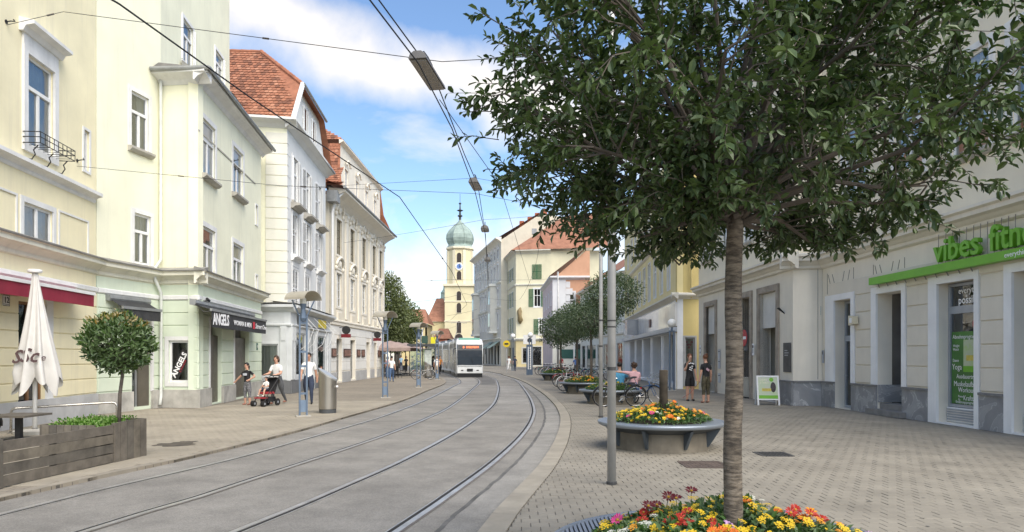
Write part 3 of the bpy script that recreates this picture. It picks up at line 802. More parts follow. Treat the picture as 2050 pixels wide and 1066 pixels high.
band(F2a, b2, trim_w, .01, F2a.len - .02, 3.46, [(.02, 0), (.06, .03), (.06, .13), (.02, .16)], 'string_course')
cornice(F2a, b2, corn_m, .0, F2a.len - .02, 3.97)
# bay: side face and street face
TOPB = 10.45
g1 = (F2s.s(338), F2s.s(378), F2s.h(358, 766), F2s.h(358, 682))
wall(F2s, b2, palegreen, 0.0, F2s.len, 3.95, TOPB)
wall(F2s, b2, mint, 0.0, F2s.len, 0, 3.95, [g1], name='shop_wall', inmat=mid_in, room=.3)
blocks(F2s, b2, mint, .02, F2s.len, .62, .405, 7, skip=[(g1[0] - .16, g1[1] + .16, g1[2] - .14, g1[3] + .16)])
window(F2s, b2, *g1, style='one', sur=.13, curtain=3, gm=glass_dark, rec=.05)
MB().box(0, F2s.len + .08, -.09, .02, 0, .58).build('plinth', stone_base, b2, F2s.M)
band(F2s, b2, trim_w, .02, F2s.len + .05, 3.46, [(.02, 0), (.06, .03), (.06, .13), (.02, .16)], 'string_course')
cornice(F2s, b2, corn_m, .0, F2s.len + .33, 3.972)
band(F2s, b2, trim_w, -.1, F2s.len + .45, TOPB - .06, [(.02, 0), (.06, .05), (.12, .12), (.28, .2), (.42, .25), (.42, .34), (.02, .36)], 'eaves_cornice')
s3 = F2.s; h3 = F2.h
q1 = (s3(404), s3(430), h3(417, 357), h3(417, 247)); q2 = (s3(466), s3(486), h3(475, 392), h3(475, 300))
q3 = (s3(405), s3(430), h3(417, 560), h3(417, 458)); q4 = (s3(466), s3(486), h3(476, 578), h3(476, 490))
m1 = (s3(511), s3(515), h3(513, 450), h3(513, 412)); m2 = (s3(511), s3(515), h3(513, 590), h3(513, 552))
wall(F2, b2, palegreen, 0, F2.len, 3.95, TOPB, [q1, q2, q3, q4, m1, m2], room=.5)
for q in (q1, q2): window(F2, b2, *q, sur=.16, sill=.2, curtain=0)
for q in (q3, q4): window(F2, b2, *q, sur=.16, curtain=1)
for q in (m1, m2): window(F2, b2, *q, style='one', sur=.06, curtain=3)
MB().box(0, F2.len - 1, -.025, .0, TOPB - 1.55, TOPB - 1.50).build('wall_band', sill_m, b2, F2.M)
e1 = (s3(419), s3(443), .05, 2.95); e2 = (s3(468), s3(497), .05, 2.95)
wall(F2, b2, mint, 0, F2.len, 0, 3.95, [e1, e2], name='shop_wall', depth=.5, inmat=mid_in)
for q in (e1, e2):
    w_ = q[1] - q[0]
    MB().box(q[0] + .01, q[1] - .01, .3, .36, 2.4, 2.93).build('door_panel', M('speckled', (.23, .22, .2), .7, .35, 22), b2, F2.M)
    MB().box(q[0] + .42, q[1] - .01, .12, .2, .05, 2.38).build('door', brown_metal, b2, F2.M)
    MB().box(q[0] + .02, q[0] + .36, .30, .32, .05, 2.38).build('side_light', glass_dark, b2, F2.M)
    MB().box(q[0] + .36, q[0] + .42, .28, .34, .05, 2.38).build('door_frame', zinc, b2, F2.M)
    MB().tube([(q[0] + .16, .3, .9), (q[0] + .10, .16, 1.0), (q[0] + .08, .12, 1.25), (q[0] + .10, .16, 1.5), (q[0] + .16, .3, 1.6)], .018, 6).build('door_handle', whitepaint, b2, F2.M)
    MB().box(q[0] - .13, q[0] - .01, -.055, .05, .6, 2.98).build('door_surround', trim_w, b2, F2.M)
skb = [(e1[0] - .14, e1[1] + .01, 0, 2.98), (e2[0] - .14, e2[1] + .01, 0, 2.98)]
blocks(F2, b2, mint, .0, F2.len, .62, .405, 7, skip=skb)
for (u, v) in ((-.08, e1[0] - .0), (e1[1] + .01, e2[0] - .01), (e2[1] + .01, F2.len)): MB().box(u, v, -.091, .02, 0, .59).build('plinth', stone_base, b2, F2.M)
band(F2, b2, trim_w, -.05, F2.len, 3.461, [(.02, 0), (.06, .03), (.06, .13), (.02, .16)], 'string_course')
cornice(F2, b2, corn_m, -.33, F2.len + .2, 3.97)
band(F2, b2, trim_w, -.42, F2.len + .3, TOPB - .058, [(.02, 0), (.06, .05), (.12, .12), (.28, .2), (.42, .25), (.42, .34), (.02, .36)], 'eaves_cornice')
# bay roof: shallow tin slope back to the main wall, gutter
def w3(F, s, o, z): return F.M @ Vector((s, -o, z))
rf = MB(); A, B = w3(F2, -.47, .47, TOPB + .30), w3(F2, F2.len + .35, .47, TOPB + .30)
Cc, D = w3(F2m, F2m.len + .2, .02, TOPB + .62), w3(F2m, -.2, .02, TOPB + .62); E_ = w3(F2s, -.05, .47, TOPB + .30)
rf.quad(A, B, Cc, D); rf.quad(E_, A, D); rf.build('bay_roof', M('roof_tin', (.15, .145, .135), .7, .25, 2, streak=.3), b2)
MB().tube([w3(F2s, 0, .50, TOPB + .3), w3(F2, -.5, .5, TOPB + .3), w3(F2, F2.len + .35, .5, TOPB + .28)], .07, 8).build('gutter', zinc, b2)
# main wall behind the bay, shuttered attic windows, curved gable end
k_ = F2m.s; u1 = (k_(366), k_(386), F2m.h(376, 132), F2m.h(376, 48)); u2 = (k_(431), k_(446), F2m.h(438, 168), F2m.h(438, 108))
wall(F2m, b2, palegreen, 0, F2m.len - 1.2, TOPB - .1, 17.5, [u1, u2])
gm_ = MB(); prof = [(-1.2, TOPB - .1), (.55, TOPB - .1), (.55, 11.3), (.28, 11.9), (-.05, 12.4), (-.25, 13.2), (-.32, 14.2), (-.34, 17.5), (-1.2, 17.5)]
gm_.prism([(F2m.len + a_, z_) for a_, z_ in prof], 'y', 0, .35); gm_.build('curved_gable', palegreen, b2, F2m.M)
gm_ = MB(); gm_.prism([(F2m.len + .2, 10.8), (F2m.len + 1.0, 10.8), (F2m.len + 1.0, 11.35), (F2m.len + .8, 11.75), (F2m.len + .45, 11.75), (F2m.len + .2, 11.4)], 'y', -.55, .2); gm_.build('gable_volute', trim_w, b2, F2m.M)
for q in (u1, u2):
    window(F2m, b2, *q, sur=.12, curtain=0)
    shutter(F2m, b2, q[0] - .1, q[2], (q[1] - q[0]) * .5, q[3] - q[2], white_wood, .0, R(-78), 1); shutter(F2m, b2, q[1] + .1, q[2], (q[1] - q[0]) * .5, q[3] - q[2], white_wood, 0, R(15), 0)
    d_ = MB(); w_ = q[1] - q[0]
    d_.prism([(-.06, q[2] - .12), (-.75, q[2] - .62), (-.06, q[2] - .62)], 'x', q[0] - .3, q[1] + .35); d_.build('window_apron', moss_tin, b2, F2m.M)
# downpipe
dp_ = [w3(F2s, .10, .12, z_) for z_ in (TOPB + .2, 10, 4.75)] + [w3(F2s, .10, .42, 4.45), w3(F2s, .10, .42, 4.1), w3(F2s, .12, .14, 3.7), w3(F2s, .12, .14, .35), w3(F2s, .16, .26, .1)]
MB().tube(dp_, .05, 8).build('downpipe', M('pipe_pale', (.62, .64, .6), .5, .08, 3), b2, smooth=True)
# end wall towards L3
F2e = Fac(C3, (-12.4, 30.75)); wall(F2e, b2, palegreen, 0, F2e.len, 0, TOPB)
# shop awnings of L2
t, P = awning(F2a, 'awning', 'plain charcoal awning over the brown door beside the downpipe', F2a.s(243, .5), F2a.s(318, .5), 3.28, .55, .22, .30, blackfab, zinc)
t, P = awning(F2, 'awning', 'black awning lettered ANGELS over the two shop doors', F2.s(414, .5), F2.s(523, .45), 3.26, .62, .16, .50, blackfab, zinc)
inkr = M('ink_red', (.55, .03, .05), .6, 0)
yv = -.62 - .04
put('lettering', text_mesh('ANGELS', .50, inkw, .003, bold=.014, xs=1.0, spacing=.9), P @ T(.10, yv, -.60) @ RX(R(90)) @ RZ(R(1)), t)
put('lettering', text_mesh('WOMAN & MEN', .24, inkw, .003, xs=1.3, bold=.003), P @ T(2.35, yv, -.52) @ RX(R(90)), t)
put('lettering', text_mesh('Street One', .28, inkw, .003, xs=1.35, shear=.3), P @ T(5.2, yv, -.53) @ RX(R(90)), t)
MB().box(4.85, 5.15, yv - .003, yv, -.56, -.30).build('logo', inkr, t, P)
# tilted ANGELS board in the side window
Pb = F2s.at((g1[0] + g1[1]) / 2, -.09 + .16, (g1[2] + g1[3]) / 2 - .1) @ RY(R(-62))
t = thing('window_sign', 'tilted black ANGELS sign hanging inside the mint side window', 'sign', Mw=Pb)
MB().box(-.52, .52, -.006, .006, -.17, .17).build('board', ink, t, Pb)
put('lettering', text_mesh('ANGELS', .24, inkw, .002, bold=.008, align='CENTER'), Pb @ T(-.02, -.009, -.06) @ RX(R(90)), t)
put('lettering', text_mesh('C O R N E R', .08, inkr, .002, align='CENTER'), Pb @ T(.0, -.009, -.14) @ RX(R(90)), t)
# small number plate and camera
t, P = plate(F2, 'house_number_plate', 'small dark green number plate beside the mint shop door', 'sign', F2.s(513), F2.h(513, 694), .22, .3, .034, M('enamel_green', (.03, .13, .10), .3, .05, 5))
letter(t, P, '10', .04, .09, .16, inkw)
Pc = F2.at(F2.s(408), -.0, F2.h(408, 601)); t = thing('security_camera', 'small dark security camera on the mint fascia above the awning', 'camera', Mw=Pc)
MB().tube([(0, 0, 0), (0, -.1, 0)], .03, 8).build('bracket', zinc, t, Pc); MB().tube([(-.12, -.14, .03), (.1, -.14, -.02)], .045, 10).build('body', ink, t, Pc)
# ---- L3 grey-white house with half-hipped gable, louvred shutters, grey shopfront
ivory = M('plaster_ivory', (0.71, 0.70, 0.62), 0.9, 0.06, 0.9, 0.003, 45, streak=0.18, dirt=(0.48, 0.47, 0.43))
greyw = M('plaster_greywhite', (0.70, 0.705, 0.68), 0.9, 0.05, 0.9, 0.003, 45, streak=0.15, dirt=(0.5, 0.5, 0.49))
shopgrey = M('shop_grey', (0.58, 0.60, 0.60), 0.6, 0.07, 1.5, 0.002, 40)
Q0 = (-10.17, 31.6); Q1 = (-10.17 - .066 * 8.7, 31.6 + 8.7)
F3 = Fac(Q0, Q1); F3s = Fac((-12.6, 31.15), Q0); L3 = F3.len
b3 = building('gabled_house', 'grey white house with half hipped red tile roof and louvred shutters', F3)
EV = 12.3
wins = []; s4, h4 = F3.s, F3.h
rows = [(8.95, 11.0), (6.35, 8.35), (3.95, 5.75)]
cs = [(1.0, 1.0), (3.55, 1.0), (6.4, 1.0)]
for (z0, z1) in rows:
    for (c_, w_) in cs: wins.append((c_, c_ + w_, z0, z1))
att = [(3.15, 3.85, 12.85, 14.1), (5.1, 5.75, 12.85, 14.1)]
wall(F3, b3, greyw, 0, L3, 3.75, EV, wins)
for i, q in enumerate(wins):
    window(F3, b3, *q, style='cross', sur=.12, sill=.18 if i > 2 else .1, curtain=3, panes=(i < 6), hood=.3 if i > 5 else 0)
    col = i % 3; opened = [(1, 1), (1, 1), (1, 1), (0, 1), (1, 1), (1, 1), (0, 0), (0, 0), (0, 0)][i]
    w2 = (q[1] - q[0]) / 2
    if opened[0]: shutter(F3, b3, q[0] - .05, q[2], w2, q[3] - q[2], white_wood, .03, R(-10 if col else -55), 1)
    else: shutter(F3, b3, q[0] + w2, q[2], w2, q[3] - q[2], white_wood, -.06, 0, 1)
    if opened[1]: shutter(F3, b3, q[1] + .05, q[2], w2, q[3] - q[2], white_wood, .03, R(8), 0)
    else: shutter(F3, b3, q[0] + w2, q[2], w2, q[3] - q[2], white_wood, -.06, 0, 0)
for i in (3, 4, 5):
    q = wins[i]; b_ = MB(); b_.prism([(0, 0), (-.1, 0), (-.2, .1), (-.42, .13), (-.42, .22), (0, .28)], 'x', q[0] - .3, q[1] + .3); b_.build('window_hood', sill_m, b3, F3.at(0, 0, q[3] + .18))
# gable wall above the eave: trapezoid with two windows
SL = (EV, 14.6); k0, k1 = 1.73, 6.85
gw = MB()
def gx(z): return (k0 * (z - EV) / (14.6 - EV), L3 - (L3 - k1) * (z - EV) / (14.6 - EV))
zs = [EV, 12.85, 14.1, 14.6]
for z0, z1 in zip(zs[:-1], zs[1:]):
    l0, r0 = gx(z0); l1, r1 = gx(z1)
    if z0 == 12.85: gw.quad((l0, 0, z0), (3.15, 0, z0), (3.15, 0, z1), (l1, 0, z1)); gw.quad((3.85, 0, z0), (5.1, 0, z0), (5.1, 0, z1), (3.85, 0, z1)); gw.quad((5.75, 0, z0), (r0, 0, z0), (r1, 0, z1), (5.75, 0, z1))
    else: gw.quad((l0, 0, z0), (r0, 0, z0), (r1, 0, z1), (l1, 0, z1))
for q in att: gw.quad((q[0], .3, q[2]), (q[1], .3, q[2]), (q[1], .3, q[3]), (q[0], .3, q[3]), mi=1)
gw.build('gable_wall', [greyw, dark_in], b3, F3.M, fix=False)
for q in att:
    window(F3, b3, *q, style='cross', sur=.09, curtain=3, rec=.08); shutter(F3, b3, q[0] - .03, q[2], .3, 1.25, white_wood, .02, R(-40), 1); shutter(F3, b3, q[1] + .03, q[2], .3, 1.25, white_wood, .02, R(8), 0)
band(F3, b3, greyw, -.25, L3 + .25, EV - .35, [(.02, 0), (.08, .06), (.2, .16), (.42, .24), (.5, .28), (.5, .38), (.02, .42)], 'eaves_cornice')
# side wall with quoins
wall(F3s, b3, palegreen, 0, F3s.len, 0, EV)
for i in range(17):
    z = 4.0 + i * .485
    if z > EV - .8: break
    MB().box(F3s.len - .92, F3s.len + .015, -.03, .05, z, z + .455).build('quoin', ivory, b3, F3s.M)
    MB().box(-.0, .34 if i % 2 else .48, -.022, .0, z, z + .455).build('quoin', greyw, b3, F3.M)
band(F3s, b3, greyw, 0, F3s.len + .45, EV - .352, [(.02, 0), (.08, .06), (.2, .16), (.42, .24), (.5, .28), (.5, .38), (.02, .42)], 'eaves_cornice')
# roof: ridge perpendicular to the street, half hip in front
def p3(s, y, z): return F3.M @ Vector((s, y, z))
RZh = 17.2; RM = 4.3; back = 9.0
eA, eB = p3(-.3, -.35, EV + .02), p3(-.3, back, EV + .02); rA, rB = p3(RM, 2.35, RZh), p3(RM, back, RZh); kA = p3(k0, -.3, 14.62)
kB = p3(k1, -.3, 14.62); eC, eD = p3(L3 + .3, -.35, EV + .02), p3(L3 + .3, back, EV + .02)
rm = MB(); rm.quad(eB, eA, kA, rA, rB); rm.quad(eC, eD, rB, rA, kB); rm.quad(kA, kB, rA); rm.build('roof', tile_m, b3)
# tile courses on the slope that faces along the street
ey_ = rB - eB; exv = p3(-.3, -.35, EV + .02) - eB
def clipv(v):
    # right limit runs up the gable edge, then along the hip
    zz = EV + (RZh - EV) * v
    yy = -.35 + .05 * v if zz < 14.62 else -.3 + 2.65 * (zz - 14.62) / (RZh - 14.62)
    return (0, (back - yy) / (back + .35))
tiles(b3, tile_m, eB, exv, ey_, 46, 26, clip=clipv)
for a_, b_ in ((kA, rA), (rA, rB), (eA, kA)):
    n = 14; d_ = (b_ - a_) / n
    mb_ = MB()
    for i in range(n): mb_.tube([a_ + d_ * i, a_ + d_ * (i + 1.12)], [.10, .12], 8)
    tag(mb_.build('ridge_tiles', tile_m if a_ is not eA else whitepaint, b3), kind='stuff')
MB().tube([kA + Vector((.1, -.1, -.02)), kB + Vector((.1, .1, -.02))], .07, 8).build('gutter', zinc, b3)
MB().tube([eB + Vector((0, -.1, -.05)), eA + Vector((.05, -.1, -.05)), eC + Vector((.1, .0, -.05))], .075, 8).build('gutter', zinc, b3)
# grey shopfront, projecting, with pilasters and display windows
SHH = 3.75
F3g = Fac((-12.4, 30.95), (-9.8, 30.95)); F3f = Fac((-9.8, 30.95), (-10.5, 40.35))
bs = b3
v1 = (F3g.len - 1.55, F3g.len - .55, .75, 2.2)
wall(F3g, bs, shopgrey, 0, F3g.len, 0, SHH, [v1], name='shopfront_wall')
window(F3g, bs, *v1, style='one', mat=shopgrey, curtain=0, gm=glass_dark, sur=.08, surm=shopgrey)
o1 = (.75, 3.1, .75, 2.75); o2 = (3.85, 5.1, .1, 2.85); o3 = (5.9, 8.3, .75, 2.75)
wall(F3f, bs, shopgrey, 0, F3f.len, 0, SHH, [o1, o2, o3], name='shopfront_wall', inmat=mid_in, room=1.6)
for q in (o1, o3): window(F3f, bs, *q, style='one', mat=shopgrey, curtain=3, gm=glass_dark)
window(F3f, bs, *o2, style='cross', mat=shopgrey, curtain=3, gm=glass_dark)
for F_, ss in ((F3f, (.02, .45, 3.3, 5.25, 8.5, 9.1)), (F3g, (.1, F3g.len - .45))):
    for s_ in ss:
        MB().box(s_, s_ + .3, -.07, .0, .62, 3.0).build('pilaster', shopgrey, bs, F_.M)
        MB().box(s_ + .05, s_ + .25, -.10, -.071, 2.35, 2.95).build('pilaster_cap', shopgrey, bs, F_.M)
for F_ in (F3f, F3g):
    MB().box(0, F_.len, -.05, 0, 0, .58).build('plinth', M('plinth_dark', (.16, .165, .17), .7, .15, 2), bs, F_.M) if F_ is F3g else [MB().box(a_, b_, -.05, 0, 0, .58).build('plinth', MT['plinth_dark'] if 'plinth_dark' in MT else M('plinth_dark', (.16, .165, .17), .7, .15, 2), bs, F_.M) for a_, b_ in ((0, o2[0] - .05), (o2[1] + .05, F_.len))]
    band(F_, bs, shopgrey, -.0, F_.len + .02, 2.98, [(.02, 0), (.1, .04), (.1, .1), (.02, .14)], 'string_course')
    band(F_, bs, shopgrey, -.0, F_.len + .2, 3.62, [(.02, 0), (.12, .06), (.2, .14), (.34, .2), (.34, .3), (.02, .40)], 'shop_cornice')
rl = MB(); rl.quad((0, -.3, 4.0), (F3f.len, -.3, 4.0), (F3f.len, .9, 4.12), (0, .9, 4.12)); rl.build('shop_roof', moss_tin, bs, F3f.M, fix=False)
MB().quad((0, -.3, 4.0), (F3g.len + .3, -.3, 4.0), (F3g.len + .3, .7, 4.12), (0, .7, 4.12)).build('shop_roof', moss_tin, bs, F3g.M, fix=False)
Pf = F3f.at(1.2, -.12, 3.12); t = thing('shop_sign', 'grey fascia sign with silver letters and yellow end above the shopfront', 'sign', Mw=Pf)
MB().box(0, 6.6, 0, .05, 0, .5).build('board', M('sign_grey', (.33, .35, .36), .5, .1, 2), t, Pf)
MB().box(4.3, 6.4, -.012, -.002, .04, .46).build('yellow_panel', M('sign_yellow', (.62, .5, .03), .5, .1, 3), t, Pf)
put('lettering', text_mesh('MY', .5, M('letter_silver', (.75, .76, .77), .3, .05, metal=.6), .02, xs=1.6), Pf @ T(.1, -.03, .07) @ RX(R(90)), t)
for i, s_ in enumerate((1.1, 2.2, 4.3, 6.2, 7.6)):      # folding awning arms
    Pa = F3f.at(s_, 0, 0)
    o = MB().tube([(0, -.12, 3.6), (.15, -.75, 2.9), (.02, -.55, 2.25), (0, -.12, 1.9)], .012, 6).build('awning_arm', whitepaint, b3, Pa)
# ---- L4 baroque house
baro = M('plaster_beige', (0.69, 0.635, 0.51), 0.9, 0.06, 0.8, 0.003, 45, streak=0.18, dirt=(0.44, 0.40, 0.33))
baroL = M('stucco_light', (0.76, 0.715, 0.61), 0.9, 0.05, 1.5, 0.003, 45, streak=0.15, dirt=(0.5, 0.47, 0.4))
F4 = Fac((-10.86, 41.6), (-10.65, 58.0)); L4 = F4.len; EV4 = 11.3
b4 = building('baroque_house', 'beige baroque house with stucco window crowns and steep attic storey', F4)
cw = 1.3; cc = [2.2, 5.7, 9.2, 12.7, 15.0]; ca = [4.6, 7.6, 10.6, 13.6]; ops = []
for i, c_ in enumerate(cc[:4] + [15.2]):
    ops.append((c_ - cw / 2, c_ + cw / 2, 8.0, 10.2)); ops.append((c_ - cw / 2, c_ + cw / 2, 4.75, 6.85))
wall(F4, b4, baro, 0, L4, 3.6, EV4, ops)
for q in ops:
    up = q[2] > 7
    window(F4, b4, *q, style='eight', mat=white_wood if not up else M('wood_olive', (.22, .19, .13), .6, .1, 4), sur=.14, surm=baroL, curtain=0 if not up else 3, rec=.1)
    cx_ = (q[0] + q[1]) / 2; z = q[3] + .16
    cr = MB()                                # stucco crown: scrolled arch over each window
    arc = [(cx_ + .85 * cos(pi * i / 12), -.06 - .10 * sin(pi * i / 12), z + .25 + .55 * sin(pi * i / 12)) for i in range(13)]
    cr.tube(arc, .09, 6); o_ = cr.build('stucco_arch', baroL, b4, F4.M, smooth=True)
    MB().ball((cx_, -.05, z + .42), .22, 10, 6, sc=(1, .5, 1.15)).build('cartouche', baroL, b4, F4.M, smooth=True)
    for sg in (-1, 1): MB().ball((cx_ + sg * .82, -.05, z + .12), .16, 8, 6, sc=(1, .6, 1)).build('scroll', baroL, b4, F4.M, smooth=True)
    zz = q[2] - .95
    MB().box(q[0] + .1, q[1] - .1, -.05, 0, zz, zz + .7).build('apron_panel', baroL, b4, F4.M)
    MB().box(q[0] + .25, q[1] - .25, -.075, -.051, zz + .14, zz + .56).build('apron_relief', baro, b4, F4.M)
for c_ in (.45, 3.95, 7.45, 10.95, 14.05, 16.1):
    MB().box(c_ - .26, c_ + .26, -.09, 0, 4.05, 10.3).build('pilaster', baroL, b4, F4.M)
    cp = MB(); cp.prism([(0, 0), (-.1, 0), (-.14, .1), (-.12, .2), (-.2, .34), (-.2, .44), (0, .46)], 'x', c_ - .34, c_ + .34); cp.build('capital', baroL, b4, F4.at(0, 0, 10.32))
band(F4, b4, baroL, -.1, L4 + .1, 10.8, [(.02, 0), (.08, .05), (.08, .14), (.2, .24), (.45, .42), (.85, .62), (.95, .66), (.95, .78), (.02, .9)], 'eaves_cornice')
band(F4, b4, baroL, 0, L4, 3.55, [(.02, 0), (.1, .05), (.1, .2), (.16, .26), (.16, .34), (.02, .4)], 'string_course')
gd = [(1.55, 2.85, .1, 2.75), (5.05, 6.5, .1, 2.75), (9.9, 11.1, .1, 2.7), (12.6, 13.6, .1, 2.7)]
wall(F4, b4, baroL, 0, L4, 0, 3.6, gd, name='ground_wall', depth=.35, inmat=mid_in)
for q in gd[:2]: window(F4, b4, *q, style='cross', mat=grey_wood, gm=glass_dark, curtain=3, rec=.2)
for q in gd[2:]: MB().box(q[0] + .05, q[1] - .05, .25, .32, .1, 2.6).build('door', brown_metal, b4, F4.M)
blocks(F4, b4, M('plaster_offwhite', (.74, .73, .68), .9, .05, 1, .003, 45, streak=.2), .05, L4, .75, .56, 5, skip=[(q[0] - .04, q[1] + .04, 0, 2.8) for q in gd], proud=.025)
for a_, b_ in ((0, 1.5), (2.9, 5.0), (6.55, 9.85), (11.15, 12.55), (13.65, L4)): MB().box(a_, b_, -.06, 0, 0, .68).build('plinth', M('plinth_grey2', (.42, .42, .41), .85, .12, 2), b4, F4.M)
gl_frame = M('display_dark', (.10, .06, .05), .5, .3, 5)
for i, s_ in enumerate((.75, 3.6, 4.35, 7.2, 8.6, 14.3)):
    Pp = F4.at(s_ - .45, -.045, 1.62)
    o = thing('showcase', 'dark framed showcase on the beige house, ' + ('next to the gabled house', 'just past the glass door', 'beside the second glass door', 'between glass door and arched door', 'closest to the arched brown door', 'past the last brown door')[i], 'showcase', Mw=Pp, group='showcases on the beige house')
    MB().box(0, .95, -.05, 0, 0, .52).build('case', gl_frame, o, Pp); MB().box(.07, .88, -.056, -.051, .07, .45).build('panel', M('display_print', (.30, .16, .12), .4, .6, 9), o, Pp)
for s_, wh in ((2.2, 'glass entrance door'), (11.7, 'brown arched door')):                        # small hanging shop signs
    Pp = F4.at(s_, -.03, 2.95); o = thing('hanging_sign', 'dark round shop sign on a red box beside the ' + wh, 'sign', Mw=Pp, group='hanging signs on the beige house')
    MB().tube([(0, 0, .5), (0, -.6, .5)], .025, 6).build('bracket', ink, o, Pp); MB().tube([(-.05, -.42, .35), (.05, -.42, .35)], .26, 16).build('disc', ink, o, Pp)
    MB().box(-.08, .08, -.7, -.12, -.12, .1).build('light_box', M('box_darkred', (.16, .015, .02), .4, .1), o, Pp); MB().box(-.06, .06, -.5, -.35, .1, .34).build('stem', ink, o, Pp)
# mansard attic, nearly upright, with stuccoed windows
AT0, AT1 = EV4 + .45, 15.25
MB().quad((-.5, -.92, AT0 - .05), (L4 + .5, -.92, AT0 - .05), (L4 + .5, .2, AT0 + .35), (-.5, .2, AT0 + .35)).build('eaves_tiles', tile_m, b4, F4.M, fix=False)
atw = [(c_ - .45, c_ + .45, 12.55, 13.95) for c_ in ca]
wall(F4, b4, baroL, 3.0, L4 - .7, AT0 - .2, AT1, atw, o=-.15, name='attic_wall')
for q in atw:
    window(F4, b4, *q, style='two', sur=.12, surm=baroL, o=-.15, curtain=3, rec=.06)
    MB().tube([((q[0] + q[1]) / 2 + .5 * cos(pi * i / 8), -.02, q[3] + .2 + .35 * sin(pi * i / 8)) for i in range(9)], .07, 6).build('stucco_arch', baroL, b4, F4.M, smooth=True)
band(F4, b4, baroL, 2.85, L4 - .5, AT1 - .05, [(.02, 0), (.1, .06), (.25, .14), (.25, .22), (.02, .26)], 'attic_cornice', o=-.15)
def p4(s, y, z): return F4.M @ Vector((s, y, z))
bk = 9.5
rm = MB()
# flared mansard ends, upper roof
prof = [(-.55, -.95, AT0 - .02), (.7, -.55, AT0 + .45), (2.1, -.1, AT0 + 1.7), (3.0, .12, AT1)]
prof2 = [(L4 + .55, -.95, AT0 - .02), (L4 - .05, -.55, AT0 + .45), (L4 - .45, -.1, AT0 + 1.5), (L4 - .72, .12, AT1)]
for pr in (prof, prof2):
    for (a_, b_) in zip(pr[:-1], pr[1:]): rm.quad(p4(*a_), p4(a_[0], bk, a_[2]), p4(b_[0], bk, b_[2]), p4(*b_))
top = [p4(2.9, -.1, AT1 + .2), p4(L4 - .6, -.1, AT1 + .2), p4(L4 - 4.5, 4.2, 18.3), p4(5.6, 4.2, 18.3)]
rm.quad(*top); rm.quad(p4(2.9, -.1, AT1 + .2), p4(5.6, 4.2, 18.3), p4(5.6, bk, 18.3), p4(2.9, bk, AT1 + .2)); rm.quad(p4(L4 - .6, -.1, AT1 + .2), p4(L4 - 4.5, 4.2, 18.3), p4(L4 - 4.5, bk, 18.3), p4(L4 - .6, bk, AT1 + .2))
rm.build('roof', tile_m, b4, fix=False)
for (a_, b_) in zip(prof[:-1], prof[1:]):
    ey = p4(b_[0], bk, b_[2]) - p4(a_[0], bk, a_[2]); ex = p4(a_[0], a_[1], a_[2]) - p4(a_[0], bk, a_[2])
    tiles(b4, tile_m, p4(a_[0], bk, a_[2]), ex * (1 - .02), ey, 48, max(3, int(ey.length / .24)))
tiles(b4, tile_m, p4(2.9, bk, AT1 + .2), p4(2.9, -.1, AT1 + .2) - p4(2.9, bk, AT1 + .2), p4(5.6, bk, 18.3) - p4(2.9, bk, AT1 + .2), 48, 16, clip=lambda v: (0, 1 - .45 * v))
# sloped side stucco of the attic (white flanks) and end wall
F4e = Fac((-14.5, 41.55), (-10.86, 41.6)); wall(F4e, b4, baro, 0, F4e.len, 0, EV4)
F4n = Fac((-10.65, 58.0), (-15.5, 58.2)); wall(F4n, b4, baro, 0, F4n.len, 0, EV4 + .4)
MB().tube([p4(-.35, -.98, AT0 - .1), p4(L4 + .5, -.98, AT0 - .1)], .08, 8).build('gutter', zinc, b4)
MB().tube([p4(.25, -.9, AT0 - .15), p4(-.05, -.35, 10.9), p4(-.08, -.2, 10.2), p4(-.08, -.2, 3.9)], .07, 8).build('downpipe', whitepaint, b4)
MB().box(-.45, .35, -.6, .0, 10.75, 11.4).build('rain_hopper', zinc, b4, F4.at(-.2, .0, 0))
# ================================================================= right side of the street
greypl = M('plaster_grey', (0.74, 0.69, 0.585), 0.9, 0.05, 0.9, 0.003, 45, streak=0.15, dirt=(0.34, 0.33, 0.30))
greybl = M('plaster_grey_block', (0.69, 0.64, 0.54), 0.9, 0.05, 1.1, 0.003, 45, streak=0.12, dirt=(0.34, 0.33, 0.30))
sand = M('plaster_sand', (0.78, 0.71, 0.56), 0.9, 0.05, 0.7, 0.003, 45, streak=0.2, dirt=(0.45, 0.41, 0.34))
framew = M('frame_white', (0.80, 0.80, 0.79), 0.8, 0.05, 1.5, 0.002, 45, streak=0.15)
corn_r = M('cornice_right', (0.70, 0.66, 0.57), 0.9, 0.05, 1.5, 0.003, 45, streak=0.3, dirt=(0.34, 0.32, 0.28))
alu = M('aluminium', (0.42, 0.45, 0.50), 0.4, 0.06, 3, metal=0.5)
green_s = M('sign_green', (0.16, 0.42, 0.03), 0.45, 0.05, 3)
